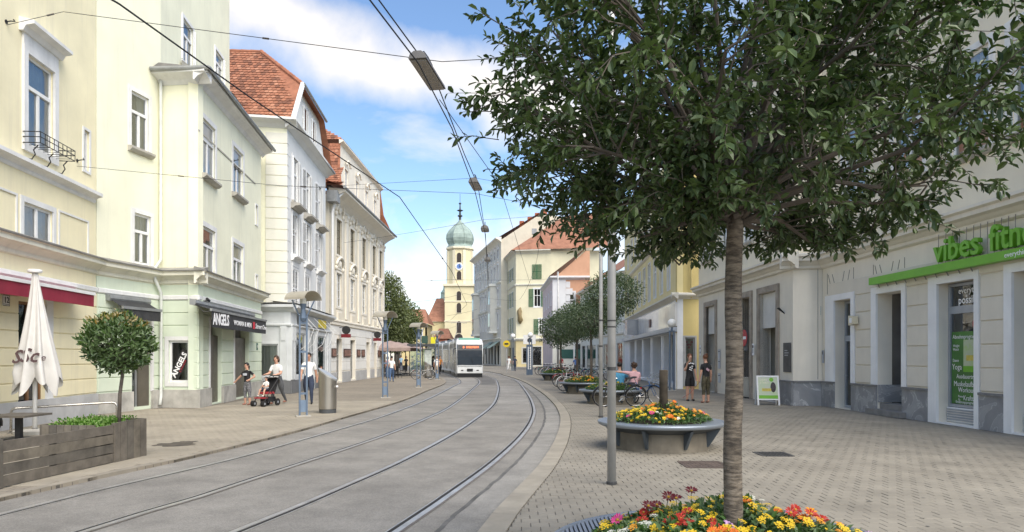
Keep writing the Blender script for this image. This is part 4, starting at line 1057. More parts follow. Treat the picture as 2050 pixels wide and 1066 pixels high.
def marble_mat():
    m, t, b = new_mat('marble_grey'); n = t.nodes; l = t.links
    g = n.new('ShaderNodeNewGeometry'); q = n.new('ShaderNodeTexNoise'); q.inputs['Scale'].default_value = 1.3; q.inputs['Detail'].default_value = 8; q.inputs['Distortion'].default_value = 1.6
    oi = n.new('ShaderNodeObjectInfo'); ad = n.new('ShaderNodeVectorMath'); ad.operation = 'ADD'; cs_ = n.new('ShaderNodeCombineXYZ')
    mm = n.new('ShaderNodeMath'); mm.operation = 'MULTIPLY'; mm.inputs[1].default_value = 37.0; l.new(oi.outputs['Random'], mm.inputs[0]); l.new(mm.outputs[0], cs_.inputs[0]); l.new(mm.outputs[0], cs_.inputs[2])
    l.new(g.outputs['Position'], ad.inputs[0]); l.new(cs_.outputs[0], ad.inputs[1]); l.new(ad.outputs[0], q.inputs['Vector'])
    r = n.new('ShaderNodeValToRGB'); e = r.color_ramp.elements
    e[0].position = .30; e[0].color = (.19, .195, .205, 1); e[1].position = .70; e[1].color = (.34, .34, .345, 1)
    v = r.color_ramp.elements.new(.555); v.color = (.26, .265, .27, 1); v = r.color_ramp.elements.new(.566); v.color = (.50, .50, .50, 1); v = r.color_ramp.elements.new(.578); v.color = (.29, .295, .30, 1)
    l.new(q.outputs['Fac'], r.inputs[0]); l.new(r.outputs[0], b.inputs['Base Color']); b.inputs['Roughness'].default_value = .45
    q2 = n.new('ShaderNodeTexNoise'); q2.inputs['Scale'].default_value = 25; l.new(g.outputs['Position'], q2.inputs['Vector']); bp = n.new('ShaderNodeBump'); bp.inputs['Strength'].default_value = .2; bp.inputs['Distance'].default_value = .004; l.new(q2.outputs['Fac'], bp.inputs['Height']); l.new(bp.outputs[0], b.inputs['Normal'])
    MT['marble'] = m; return m
marble = marble_mat()
# ---- R1 fitness studio house
FR = Fac((10.33, 23.25), (10.86, 9.0)); LR = FR.len
r1 = building('fitness_house', 'grey house with white door frames, marble plinth and green fitness studio sign', FR)
x, H = FR.s, FR.h
TOPF = 3.62
d1 = (x(1672), x(1706), 0.05, 3.42); d2 = (x(1757), x(1808), 0.0, 3.42); d3 = (x(1879), x(1954), .18, 3.44); d4 = (x(2030), x(2030) + 1.35, .18, 3.44)
fr = [(x(1655), x(1713)), (x(1747), x(1816)), (x(1862), x(1963)), (x(2014), x(2014) + 1.95)]
CZ = 4.55
wall(FR, r1, greypl, 0, LR, 0, CZ, [(d1[0], d1[1], 0.02, 3.42), (d2[0], d2[1], .02, 3.42), (d3[0], d3[1], .05, 3.44), (d4[0], d4[1], .05, 3.44)], depth=.42, room=1.2, inmat=mid_in)
# white frames
for (a, b), q in zip(fr, (d1, d2, d3, d4)):
    base = .84 if q in (d1, d2) else 0.0
    for (u, v) in ((a, q[0]), (q[1], b)): MB().box(u, v, -.06, .005, base, 3.43).build('door_frame', framew, r1, FR.M)
    MB().box(a, b, -.06, .005, 3.431, TOPF).build('door_frame', framew, r1, FR.M)
# rusticated piers
sk = [(a - .03, b + .03, 0, 3.75) for a, b in fr]
blocks(FR, r1, greybl, .42, LR, .86, .527, 6, skip=sk, proud=.035, gap=.028)
# marble plinth slabs
def slabs(F, parent, segs, h=.78, o=.05):
    for (a, b) in segs:
        n = max(1, round((b - a) / .85))
        for i in range(n):
            u, v = a + (b - a) * i / n, a + (b - a) * (i + 1) / n
            MB().box(u + .003, v - .003, -o, .0, 0, h).build('marble_slab', marble, parent, F.M)
        MB().box(a, b, -o - .035, .0, h, h + .055).build('plinth_cap', M('cap_grey', (.20, .2, .2), .6, .15, 4), parent, F.M)
slabs(FR, r1, [(0, d1[0] - .01), (d1[1] + .01, d2[0] - .01), (d2[1] + .01, fr[2][0] - .01), (fr[2][1] + .01, fr[3][0] - .01), (fr[3][1] + .01, LR)])
# door 1: aluminium frame with glass, transom
dd = thing  # (alias unused)
w_ = d1[1] - d1[0]
def alu_window(F, par, a, b, c, d, y, tz, gm):
    m = MB(); f = .07
    m.box(a, a + f, y, y + .08, c, d); m.box(b - f, b, y, y + .08, c, d); m.box(a + f, b - f, y, y + .08, c, c + f); m.box(a + f, b - f, y, y + .08, d - f, d)
    for z in tz: m.box(a + f, b - f, y - .01, y + .08, z - .09, z + .09)
    o = m.build('window', alu, par, F.M)
    zs = [c + f] + [q for z in tz for q in (z - .09, z + .09)] + [d - f]
    for i in range(0, len(zs), 2): MB().quad((a + f, y + .04, zs[i]), (b - f, y + .04, zs[i]), (b - f, y + .04, zs[i + 1]), (a + f, y + .04, zs[i + 1])).build('pane', gm, o, F.M, fix=False)
    return o
o = alu_window(FR, r1, d1[0] + .01, d1[1] - .01, .03, 3.40, .3, (2.22,), glass_dark)
MB().tube([(d1[0] + .16, .3, 1.05), (d1[0] + .16, .22, 1.05), (d1[0] + .32, .22, 1.05)], .014, 6).build('door_handle', alu, o, FR.M)
# niche 2: recessed entrance with two steps
for i, (oo, hh) in enumerate(((.12, .16), (-.18, .32))):
    MB().box(d2[0] - (.22 if i == 0 else -.01), d2[1] + (.22 if i == 0 else -.01), -oo - .12, .55, hh - .155, hh).build('step', M('step_stone', (.22, .215, .205), .8, .15, 4), r1, FR.M)
MB().box(d2[0] + .02, d2[1] - .02, .75, .85, .33, 3.4).build('inner_wall', framew, r1, FR.M)
MB().box(d2[1] - .12, d2[1] - .03, .2, .74, .33, 3.3).build('entrance_door', alu, r1, FR.M)
MB().box(d2[0] + .002, d2[0] + .03, .0, .74, .34, .84).build('marble_slab', marble, r1, FR.M)
# alarm box in the niche
Pq = FR.at(d2[1] - .42, .4, 2.75); t = thing('alarm_box', 'white alarm box with red lamp in the recessed entrance', 'alarm', Mw=Pq)
MB().box(0, .28, -.0, .34, 0, .34).build('housing', whitepaint, t, Pq); MB().box(.04, .24, -.03, .2, .345, .45).build('lamp', M('lamp_red', (.25, .02, .03), .3, .1), t, Pq)
# display windows with green print
gfilm = M('film_green', (0.075, 0.205, 0.045), 0.35, 0.18, 1.2)
for q in (d3, d4):
    o = alu_window(FR, r1, q[0] + .01, q[1] - .01, .42, q[3] - .02, .24, (2.78,), glass_dark)
    MB().box(q[0] + .01, q[1] - .01, .2, .26, .06, .41).build('vent_base', framew, o, FR.M)
    for i in range(5): MB().box(q[0] + .05, q[1] - .05, .175, .199, .1 + i * .06, .135 + i * .06).build('vent_slat', alu, o, FR.M)
    MB().box(q[0] - .03, q[1] + .03, -.05, .2, .0, .045).build('threshold', framew, r1, FR.M)
Pw = FR.at(d3[0], .272, 0); dw = d3[1] - d3[0]
t = thing('window_print', 'green window film with white course list behind the display window', 'poster', Mw=Pw)
MB().box(.09, dw - .09, 0, .004, .5, 2.25).build('film', gfilm, t, Pw)
MB().box(.52, dw - .2, -.006, -.002, 1.35, 2.05).build('poster', M('poster_white', (.66, .68, .6), .5, .15, 5, tint=(.4, .55, .2)), t, Pw)
MB().box(.52, dw - .2, -.0095, -.0065, 1.28, 1.42).build('poster_strip', green_s, t, Pw)
MB().box(.62, .95, -.0095, -.0065, 1.55, 1.68).build('poster_strip', M('print_yellow', (.6, .5, .1), .5, .2, 9), t, Pw)
MB().ball((.98, -.006, 1.72), .10, 10, 6, sc=(.8, .05, 1.8)).build('poster_figure', M('print_dark', (.06, .05, .05), .6, .3, 9), t, Pw)
MB().tube([(dw - .28, -.004, 2.42), (dw - .28, -.010, 2.42)], .2, 24).build('red_sticker', M('sticker_red', (.5, .02, .03), .4, .05), t, Pw)
put('lettering', text_mesh('ALLES\nNEU', .09, inkw, .001, align='CENTER'), Pw @ T(dw - .28, -.013, 2.43) @ RX(R(90)), t)
for (tx, xx, zz, sz) in (('Abnehmprogramm', .14, 2.08, .135), ('Weight\nWatch', .15, 1.88, .09), ('Dance', .14, 1.52, .1), ('Yoga', .12, 1.33, .2), ('Ausdauertraining', .28, 1.12, .15), ('Muskelaufbau', .18, .93, .18), ('Workouts', .34, .79, .17), ('Power\nFit', .34, .66, .08), ('Krafttraining', .52, .60, .17), ('Ernährungsprogramm', .25, .52, .095)):
    o = put('lettering', text_mesh(tx, sz, inkw, .001, xs=.86), Pw @ T(xx, -.009, zz) @ RX(R(90)), t)
put('lettering', text_mesh('everything', .22, inkw, .001, xs=.95), Pw @ T(.36, -.02, 3.16) @ RX(R(90)), t)
put('lettering', text_mesh('is', .10, inkw, .001), Pw @ T(.62, -.02, 3.07) @ RX(R(90)), t)
put('lettering', text_mesh('possible', .26, inkw, .001, xs=.95, bold=.004), Pw @ T(.36, -.02, 2.92) @ RX(R(90)), t)
# green band with standing letters
Ps = FR.at(x(1741, .25), -.06, 3.68); t = thing('fitness_sign', 'bright green sign band with standing letters vibes fitness', 'sign', Mw=Ps)
bl = LR - x(1741, .25)
MB().box(0, bl, -.22, -.02, 0, .2).build('band', green_s, t, Ps)
def lets(txt, px0, px1, sz):
    u = x(px0, .2) - x(1741, .25); v = x(px1, .2) - x(1741, .25)
    me = text_mesh(txt, sz, green_s, .055, bold=.012)
    w = max(p.co.x for p in me.vertices) - min(p.co.x for p in me.vertices)
    me.transform(Matrix.Diagonal(((v - u) / w, 1, 1, 1)))
    return put('lettering', me, Ps @ T(u, -.12, .27) @ RX(R(90)), t)
lets('vibes', 1871, 1963, .78); o = text_mesh('fitness', .78, green_s, .055, bold=.012); o.transform(Matrix.Diagonal((.92, 1, 1, 1)))
put('lettering', o, Ps @ T(x(1982, .2) - x(1741, .25), -.12, .27) @ RX(R(90)), t)
put('lettering', text_mesh('everything is possible', .16, inkw, .002), Ps @ T(x(2018, .2) - x(1741, .25), -.224, .045) @ RX(R(90)), t)
steel_t = M('rod_steel', (.25, .24, .235), .5, .1, 5, metal=.5)
for i in range(12):
    u = x(1880 + i * 14, .1) - x(1741, .25); MB().tube([(u, -.06, .2), (u, -.05, .95)], .008, 5).build('rod', steel_t, t, Ps)
for i in range(10):
    u = .2 + i * .42; MB().tube([(u, -.06, 0.0), (u + .02, -.03, -.09)], .014, 5).build('hanger', steel_t, t, Ps)
# incised fans above the doors
for (a, b) in fr[:2]:
    for i, (f0, f1) in enumerate(((.02, .02), (.2, .06), (.36, .2), (.5, .62), (.68, .8), (.93, .93))):
        ww = b - a; MB().box(0, .022, -.006, .0, 0, .62 if a > fr[0][0] else .68, X=T(a + ww * f0, 0, TOPF + .06) @ RY(math.atan2((f1 - f0) * ww * -1, .62) * -1 if False else math.atan2((f0 - f1) * ww, .62) * -1)).build('incised_line', M('line_dark', (.16, .155, .14), .9, .1), r1, FR.M)
# number 13 plate, intercom, speaker
t, P = plate(FR, 'house_number_plate', 'dark green house number plate 13 on the grey wall', 'sign', x(1642), H(1642, 623), .26, .30, .037, MT['enamel_green'], inkw)
letter(t, P, '13', .045, .11, .17, inkw); MB().box(.05, .21, -.0165, -.013, .05, .07).build('underline', inkw, t, P)
P = FR.at(x(1649), -.037, H(1649, 727)); t = thing('intercom', 'slim steel intercom panel beside the glass door', 'intercom', Mw=P)
MB().box(0, .1, -.03, 0, 0, .42).build('panel', alu, t, P); MB().box(.03, .07, -.034, -.031, .28, .38).build('grille', ink, t, P)
P = FR.at(x(1713), -.07, H(1716, 652)); t = thing('wall_light', 'cream wedge wall light beside the door frame', 'light', Mw=P)
MB().prism([(0, 0), (.28, .04), (.28, .26), (0, .3)], 'y', -.16, 0).build('housing', M('cream_plastic', (.62, .57, .42), .5, .05), t, P); MB().box(.07, .2, -.17, -.161, .07, .22).build('lens', framew, t, P)
# big cornice + upper wall
CB = [(.03, 0), (.10, .04), (.10, .12), (.16, .16), (.22, .22), (.34, .26), (.34, .36), (.42, .40), (.42, .47), (.03, .56)]
band(FR, r1, corn_r, -.0, LR, CZ, CB, 'cornice')
uw = [(x(2026), x(2026) + 1.3, 6.35, 8.65), (x(1905), x(1905) + 1.3, 6.35, 8.65), (x(1790), x(1790) + 1.3, 6.35, 8.65), (x(1690), x(1690) + 1.3, 6.35, 8.65)]
wall(FR, r1, sand, 0, LR, CZ, 13.5, uw)
for q in uw: window(FR, r1, *q, sur=.15, sill=.15, curtain=0, proud=.05)
# ---- R2 grey passage house, stepping forward
FS = Fac((9.42, 23.45), (10.45, 23.27)); F5 = Fac((9.24, 34.6), (9.42, 23.45)); L5 = F5.len
r2 = building('passage_house', 'grey house with brown stone door frames and a passage, beside the fitness studio', F5, s=L5)
x5, H5 = F5.s, F5.h
sp = [(x5(1414), x5(1433)), (x5(1483), x5(1503)), (x5(1522), x5(1556))]
brown_st = M('frame_stone', (.36, .31, .25), .8, .22, 3, .004, 40, streak=.3)
opn = [(a, b, .0, 4.0) for a, b in sp]
wall(F5, r2, greypl, 0, L5, 0, CZ, opn, depth=.4, room=2.2, inmat=M('passage_beige', (.42, .39, .31), .9, .1, 1))
wall(FS, r2, greypl, 0, FS.len, 0, CZ); wall(FS, r2, sand, 0, FS.len, CZ, 13.5)
for i, (a, b) in enumerate(sp):
    fw = .22
    for (u, v) in ((a - fw, a), (b, b + fw)): MB().box(u, v, -.07, .35, .0, 4.0).build('stone_frame', brown_st, r2, F5.M)
    MB().box(a - fw, b + fw, -.07, .35, 4.001, 4.0 + fw).build('stone_frame', brown_st, r2, F5.M)
    MB().box(a + .01, b - .01, .1, .16, 2.7, 3.98).build('white_panel', M('panel_white', (.62, .61, .575), .7, .06, 2), r2, F5.M) if i != 1 else MB().box(a + .01, b - .01, .5, .6, .02, 3.98).build('door', M('door_dark', (.09, .085, .07), .5, .2, 3), r2, F5.M)
slabs(F5, r2, [(sp[2][1] + .24, L5)]); slabs(FS, r2, [(0, FS.len)])
band(F5, r2, corn_r, 0, L5 + .42, CZ + .002, CB, 'cornice'); band(FS, r2, corn_r, -.42, FS.len, CZ, CB, 'cornice')
uw = [(.9, 2.0, 6.2, 8.4), (3.6, 4.7, 6.2, 8.4), (6.3, 7.4, 6.2, 8.4), (9.0, 10.1, 6.2, 8.4)]
wall(F5, r2, sand, 0, L5, CZ, 13.5, uw)
for q in uw: window(F5, r2, *q, sur=.13, sill=.12, curtain=0)
MB().tube([F5.M @ Vector((L5 + .35, .02, z)) + Vector((.55, -.25, 0)) for z in (4.5, 3, 1.6, .9)], .012, 5).build('cable', steel_t, r2)
# plaque, claw bracket, no-entry sign, notices
t, P = plate(F5, 'wall_plaque', 'dark metal company plaque on the grey wall beside the passage', 'plaque', x5(1577), H5(1577, 716), .62, 1.0, .02, M('plaque_dark', (.09, .095, .10), .45, .2, 2, metal=.4))
for i, (zz, w0) in enumerate(((.72, .3), (.64, .42), (.56, .36))): MB().box(.12, .12 + w0 * .8, -.0145, -.0125, zz, zz + .03).build('text_line', alu, t, P)
P = F5.at(x5(1571), -.01, H5(1571, 628)); t = thing('flag_bracket', 'dark iron claw shaped flag bracket on the grey wall', 'bracket', Mw=P)
for a_ in (-.5, -.2, .1, .4): MB().tube([(0, 0, 0), (sin(a_) * .2 - .04, -.2, .1 + .1 * cos(a_))], .02, 5).build('prong', iron, t, P)
def round_sign(P, label):
    t = thing('no_entry_sign', label, 'sign', Mw=P)
    MB().tube([(0, -.02, 0), (0, -.035, 0)], .33, 28).build('disc', M('sign_red', (.45, .02, .03), .4, .05), t, P); MB().box(-.24, .24, -.042, -.0355, -.055, .055).build('bar', inkw, t, P)
    MB().box(-.03, .03, -.018, .12, -.5, .3).build('bracket', zinc, t, P)
round_sign(F5.at(x5(1497), -.12, H5(1497, 677)), 'round red no entry sign with white bar by the passage')
t, P = plate(F5, 'notice_sign', 'small white notice with black symbol on the pier between the passages', 'sign', x5(1512), H5(1512, 700), .2, .45, .08, inkw)
MB().tube([(.1, -.014, .33), (.1, -.016, .33)], .07, 14).build('symbol', ink, t, P); MB().box(.07, .13, -.0155, -.0125, .08, .25).build('symbol', ink, t, P)
t, P = plate(F5, 'notice_sign', 'small white notice beside the rear brown stone frame', 'sign', x5(1403), H5(1403, 702), .16, .5, .02, inkw)
MB().tube([(.08, -.014, .35), (.08, -.016, .35)], .05, 14).build('symbol', ink, t, P); MB().tube([(.08, -.014, .15), (.08, -.016, .15)], .05, 14).build('symbol', ink, t, P)
for k_, pyy in enumerate((709, 729, 757)):
    t, P = plate(F5, 'letter_box', ('topmost', 'middle', 'lowest')[k_] + ' pale letter box of the three behind the tree trunk', 'letterbox', x5(1441), H5(1441, pyy), .32, .42, .02, M('box_pale', (.5, .52, .55), .5, .1)); t['group'] = 'letter boxes on the grey wall'; MB().box(.05, .27, -.016, -.0125, .3, .33).build('slot', ink, t, P)
# grey utility cabinet and A-frame board
P = T(*G(1500, 797).to_tuple()) @ RZ(R(-86)); t = thing('utility_cabinet', 'low beige utility cabinet against the grey wall', 'cabinet', Mw=P)
cab = M('cabinet_beige', (.46, .44, .37), .6, .06, 2); MB().box(-.35, .35, -.18, .18, .05, .78).build('body', cab, t, P); MB().box(-.37, .37, -.2, .2, .781, .82).build('lid', cab, t, P); MB().box(-.33, .33, -.16, .16, 0, .049).build('base', ink, t, P); MB().box(-.3, .3, -.19, -.181, .12, .72).build('door', cab, t, P)
g = G(1536, 811); P = T(g.x, g.y, 0) @ RZ(R(-8)); t = thing('sandwich_board', 'white framed pavement board with green fitness advert', 'board', Mw=P)
for sg, nm in ((1, 'front'), (-1, 'rear')):
    X = T(0, sg * -.24, 0) @ RX(R(-13 * sg)); f = MB()
    for s_ in (-1, 1): f.box(s_ * .34 - .025, s_ * .34 + .025, -.015, .015, 0, 1.02, X)
    f.box(-.315, .315, -.015, .015, .97, 1.02, X); f.box(-.315, .315, -.015, .015, .18, .22, X)
    f.build('frame', whitepaint, t, P)
    MB().box(-.315, .315, -.008, .008, .22, .97, X).build('poster', M('poster_mix', (.62, .64, .56), .5, .12, 6, tint=(.45, .58, .3)), t, P)
    if sg == 1:
        MB().box(-.31, .31, -.013, -.0085, .225, .34, X).build('poster_strip', green_s, t, P); MB().tube([(.12, -.009, .88), (.12, -.013, .88)], .07, 14, X=X).build('poster_logo', green_s, t, P)
        MB().box(-.2, .1, -.013, -.0085, .48, .58, X).build('poster_strip', MT['print_yellow'], t, P); MB().ball((.17, -.01, .62), .1, 10, 6, sc=(.9, .05, 1.8), X=X).build('poster_figure', MT['print_dark'], t, P)
        put('lettering', text_mesh('DEIN\nSTART', .1, M('print_pale', (.75, .72, .55), .6, 0), .001), P @ X @ T(-.26, -.011, .84) @ RX(R(90)), t)
# ---- R3 yellow shop house
ochre = M('plaster_ochre', (0.58, 0.465, 0.195), 0.9, 0.06, 0.9, 0.003, 45, streak=0.18, dirt=(0.42, 0.34, 0.16))
ochreL = M('plaster_ochre_pale', (0.74, 0.63, 0.33), 0.9, 0.06, 0.9, 0.003, 45, streak=0.18, dirt=(0.45, 0.4, 0.25))
F6s = Fac((8.38, 35.5), (9.6, 35.5)); F6 = Fac((9.98, 62.0), (8.38, 35.5)); L6 = F6.len
r3 = building('yellow_shop_house', 'ochre yellow house with glossy white shop fascia, beyond the grey passage house', F6, s=L6)
gq = (F6s.s(1371), F6s.s(1391), F6s.h(1380, 770), F6s.h(1380, 676))
wall(F6s, r3, ochre, 0, F6s.len, 0, 12.5, [gq], inmat=M('case_cream', (.5, .46, .33), .8, .1), room=.15)
window(F6s, r3, *gq, style='one', mat=grey_wood, curtain=3, sur=.09, surm=grey_wood, gm=glass_dark)
for (dx, dz) in ((-.13, .95), (.13, .95), (-.06, .82), (.06, .82), (0, .68)):
    MB().tube([(dx + (gq[0] + gq[1]) / 2, .14, gq[2] + dz + 1.2), (dx + (gq[0] + gq[1]) / 2, .15, gq[2] + dz + 1.2)], .065, 12).build('red_dot', MT['sign_red'], r3, F6s.M)
x6, H6 = F6.s, F6.h
up = [(L6 - 3.0 - i * 2.6, L6 - 2.0 - i * 2.6, 5.3, 7.7) for i in range(9)]; up2 = [(a, b, 9.0, 11.0) for a, b, c, d in up]
wall(F6, r3, ochreL, 0, L6, 4.7, 12.5, up + up2)
for q in up + up2: window(F6, r3, *q, style='casement', sur=.08, curtain=0, panes=(q[0] > L6 - 14))
band(F6, r3, corn_r, 0, L6, 8.15, [(.02, 0), (.1, .05), (.16, .12), (.16, .2), (.02, .26)], 'string_course')
band(F6, r3, corn_r, 0, L6 + .3, 4.55, [(.02, 0), (.08, .05), (.2, .14), (.3, .18), (.3, .26), (.02, .34)], 'cornice'); band(F6s, r3, corn_r, -.3, F6s.len, 4.552, [(.02, 0), (.08, .05), (.2, .14), (.3, .18), (.3, .26), (.02, .34)], 'cornice')
sw = [(L6 - 4.3 - i * 4.4, L6 - .75 - i * 4.4, .25, 2.85) for i in range(5)]
wall(F6, r3, M('shop_white', (.76, .76, .75), .7, .06, 2, streak=.1), 0, L6, 0, 4.7, sw, depth=.6, inmat=M('shop_in', (.58, .56, .52), .8, .3, 1), room=1.5, name='shop_wall')
for q in sw: alu_window(F6, r3, *q, .45, (), glass_dark)
for i in range(6): MB().box(L6 - .68 - i * 4.4, L6 - .12 - i * 4.4, -.05, .0, 0, 2.85).build('shop_column', framew, r3, F6.M)
fas = M('fascia_gloss', (.74, .72, .69), .16, .08, .8, coat=.5)
n = 9
for i in range(n): MB().box(L6 * i / n + .01, L6 * (i + 1) / n - .01, -.10, -.005, 3.2, 4.42).build('fascia_panel', fas, r3, F6.M)
MB().box(0, L6 - .02, -.38, -.005, 2.92, 3.15).build('shop_canopy', alu, r3, F6.M)
MB().box(L6 - 9.5, L6 - 8.9, -.17, -.105, 3.5, 4.0).build('fascia_logo', M('logo_brown', (.25, .15, .12), .5, .1), r3, F6.M)
MB().box(L6 - 17.2, L6 - 15.6, -.9, -.105, 3.25, 4.35).build('fascia_panel', M('fascia_grey', (.33, .34, .36), .25, .1, 1, coat=.4), r3, F6.M)
MB().tube([(L6 + .25, -.1, z) for z in (4.6, 12.5)], .05, 8).build('downpipe', ochre, r3, F6s.M @ T(-L6 + .45, 0, 0))
# ================================================================= far right: R4 .. R7
rosy = M('plaster_rose', (.62, .50, .47), .9, .06, .9); orange = M('plaster_salmon', (.52, .30, .19), .9, .08, 1); greyp = M('plaster_palegrey', (.60, .60, .60), .9, .05, 1)
butter = M('plaster_butter', (.66, .61, .43), .9, .05, .7, streak=.12); stoneg = M('plaster_stonegrey', (.58, .565, .49), .9, .06, .7, streak=.15); butter2 = M('plaster_butter_deep', (.60, .50, .27), .9, .06, .8)
gshut = M('shutter_green', (.045, .155, .075), .6, .15, 3)
rooft = M('roof_far', (.33, .155, .095), .9, .22, 1.2, .02, 8)
def far_windows(F, par, ss, w, rows, style='cross', shut=None, mat=None, hood=0, sur=.12, o=0.0):
    for (z0, z1) in rows:
        for c in ss:
            window(F, par, c - w / 2, c + w / 2, z0, z1, style=style, mat=mat, sur=sur, curtain=3, panes=False if F.p0.y > 90 else True, hood=hood, o=o)
            if shut:
                for sg in (0, 1):
                    shutter(F, par, (c - w / 2 - .06) if sg == 0 else (c + w / 2 + .06), z0, w * .5, z1 - z0, shut, .03, R(-12) if sg == 0 else R(12), 1 - sg)
# R4: low white house behind the street trees
F7 = Fac((8.2, 84.0), (10.0, 62.1)); r4 = building('white_street_house', 'white plastered house behind the clipped street trees', F7, s=F7.len); L7 = F7.len
op = [(1.2 + i * 3.0, 2.4 + i * 3.0, 5.2, 7.2) for i in range(7)]; og = [(1.0 + i * 3.0, 3.2 + i * 3.0, .3, 2.9) for i in range(7)]
wall(F7, r4, ivory, 0, L7, 0, 9.0, op + og, inmat=dark_in)
for q in op: window(F7, r4, *q, style='cross', sur=.12, curtain=3)
for q in og: window(F7, r4, *q, style='one', mat=grey_wood, curtain=3, gm=glass_dark)
band(F7, r4, corn_r, 0, L7, 8.9, [(.02, 0), (.2, .1), (.5, .2), (.5, .35), (.02, .4)], 'eaves_cornice'); band(F7, r4, corn_r, 0, L7, 3.6, [(.02, 0), (.15, .1), (.15, .25), (.02, .3)], 'string_course')
rm = MB(); rm.quad(*[F7.M @ Vector(p) for p in ((-.3, -.5, 9.3), (L7 + .3, -.5, 9.3), (L7 + .3, 5, 13.2), (-.3, 5, 13.2))]); rm.build('roof', rooft, r4, fix=False)
# R5: pink house, gable towards us
Y5 = 84.5; FP = Fac((4.9, Y5), (9.4, Y5)); r5 = building('pink_house', 'rose and salmon gabled house with white corner stones behind the trees', FP)
hh = 11.0; wq = [(FP.s(1129) - .2, FP.s(1148) + .1, FP.h(1140, 626), FP.h(1140, 586))]; gq2 = [(FP.s(1151), FP.s(1163), .1, 3.2)]
wall(FP, r5, orange, 0, FP.len, 4.0, hh, wq); wall(FP, r5, ivory, 0, FP.len, 0, 4.0, gq2, name='ground_wall')
for q in wq: window(FP, r5, *q, style='cross', sur=.2, surm=greyp, curtain=3)
window(FP, r5, *gq2[0], style='one', mat=grey_wood, curtain=3, sur=.2, gm=glass_dark)
MB().box(.0, 1.6, -.04, 0, 4.1, hh - .1).build('corner_panel', greyp, r5, FP.M)
for i in range(8): MB().box(1.62, 1.62 + (.5 if i % 2 else .8), -.05, 0, 4.2 + i * .82, 4.95 + i * .82).build('quoin', greyp, r5, FP.M)
MB().box(1.0, 3.6, -.03, 0, 1.4, 2.5).build('notice_board', M('board_green', (.03, .10, .08), .5, .1), r5, FP.M)
band(FP, r5, greyp, 0, FP.len, 3.95, [(.02, 0), (.15, .1), (.15, .3), (.02, .4)], 'string_course'); band(FP, r5, greyp, -.3, FP.len, hh - .1, [(.02, 0), (.2, .15), (.4, .25), (.4, .4), (.02, .5)], 'eaves_cornice')
gb = MB(); gb.prism([(.4, hh + .3), (FP.len, hh + .3), (FP.len, hh + 3.4), (FP.len - .5, hh + 3.4)], 'y', 0, .3); gb.build('gable_wall', orange, r5, FP.M)
FPs = Fac((4.4, 100.0), (4.9, Y5)); wall(FPs, r5, rosy, 0, FPs.len, 0, hh); band(FPs, r5, greyp, 0, FPs.len, hh - .1, [(.02, 0), (.2, .15), (.4, .25), (.4, .4), (.02, .5)], 'eaves_cornice')
far_windows(FPs, r5, [3, 6.5, 10, 13.5], 1.0, [(5.2, 6.9), (8, 9.6)])
rm = MB(); A = [Vector((4.5, Y5 - .4, hh + .35)), Vector((4.1, 100, hh + .35)), Vector((8.4, 100, hh + 3.8)), Vector((9.0, Y5 - .4, hh + 3.8))]
rm.quad(*A); rm.build('roof', rooft, r5, fix=False)
# R6: butter yellow corner house with green shutters
FA = Fac((-2.9, 136.0), (.62, 112.0)); FB = Fac((.62, 112.0), (6.2, 111.0)); FB2 = FB
r6 = building('green_shutter_house', 'butter yellow corner house with green shutters and red hipped roof', FB)
EH = 18.4; LA, LB = FA.len, FB.len
sa = [2.2 + i * 3.05 for i in range(7)]; rows = [(5.6, 8.0), (9.8, 12.2), (14.2, 16.2)]
wall(FA, r6, butter, 0, LA, 4.2, EH, [(c - .6, c + .6, a, b) for c in sa for a, b in rows])
far_windows(FA, r6, sa, 1.2, rows, shut=gshut)
sb = [FB.s(1074), ]; 
wb_ = [(FB.s(1069), FB.s(1081), 14.0, 16.3), (FB.s(1069), FB.s(1082), 9.6, 12.4), (FB.s(1079), FB.s(1089), 5.2, 7.6)]
wall(FB, r6, butter, 0, LB, 4.2, EH, wb_[1:])
for q in wb_[1:]:
    window(FB, r6, *q, style='cross', sur=.2, curtain=3, panes=False)
for q in wb_: shutter(FB, r6, q[0] - .08, q[2], .75, q[3] - q[2], gshut, .03, 0, 1) if q is not wb_[0] else [shutter(FB, r6, (q[0] + q[1]) / 2, q[2], .75, q[3] - q[2], gshut, .03, 0, k) for k in (0, 1)]
shutter(FB, r6, wb_[1][1] + .08, wb_[1][2], .75, wb_[1][3] - wb_[1][2], gshut, .03, 0, 0)
for F_ in (FA, FB):
    band(F_, r6, stoneg, -.0, F_.len, EH - .4, [(.02, 0), (.15, .15), (.35, .3), (.7, .45), (.7, .6), (.02, .65)], 'eaves_cornice')
    band(F_, r6, stoneg, 0, F_.len, 12.9, [(.02, 0), (.15, .1), (.2, .25), (.02, .32)], 'string_course'); band(F_, r6, stoneg, 0, F_.len, 4.1, [(.02, 0), (.2, .15), (.35, .3), (.35, .45), (.02, .5)], 'string_course')
shq = [(FB.s(1046), FB.s(1057), .6, 3.0), (FB.s(1066), FB.s(1084), .2, 3.2)]
wall(FB, r6, butter2, 0, LB, 0, 4.2, shq, name='ground_wall', inmat=dark_in); wall(FA, r6, butter2, 0, LA, 0, 4.2, [(c - 1.1, c + 1.1, .2, 3.1) for c in sa], name='ground_wall')
for q in shq: window(FB, r6, *q, style='one', mat=grey_wood, curtain=3, gm=glass_dark, sur=.15, surm=stoneg)
MB().tube([(0, 0, 0), (.1, -.3, .5), (0, -.35, 1.2), (-.05, -.3, 2.0), (.1, 0, 2.6)], [.15, .45, .3, .4, .05], 8).build('facade_figure', M('figure_bronze', (.20, .15, .07), .6, .2), r6, FB.at(FB.s(1041), 0, FB.h(1041, 648)), smooth=True)
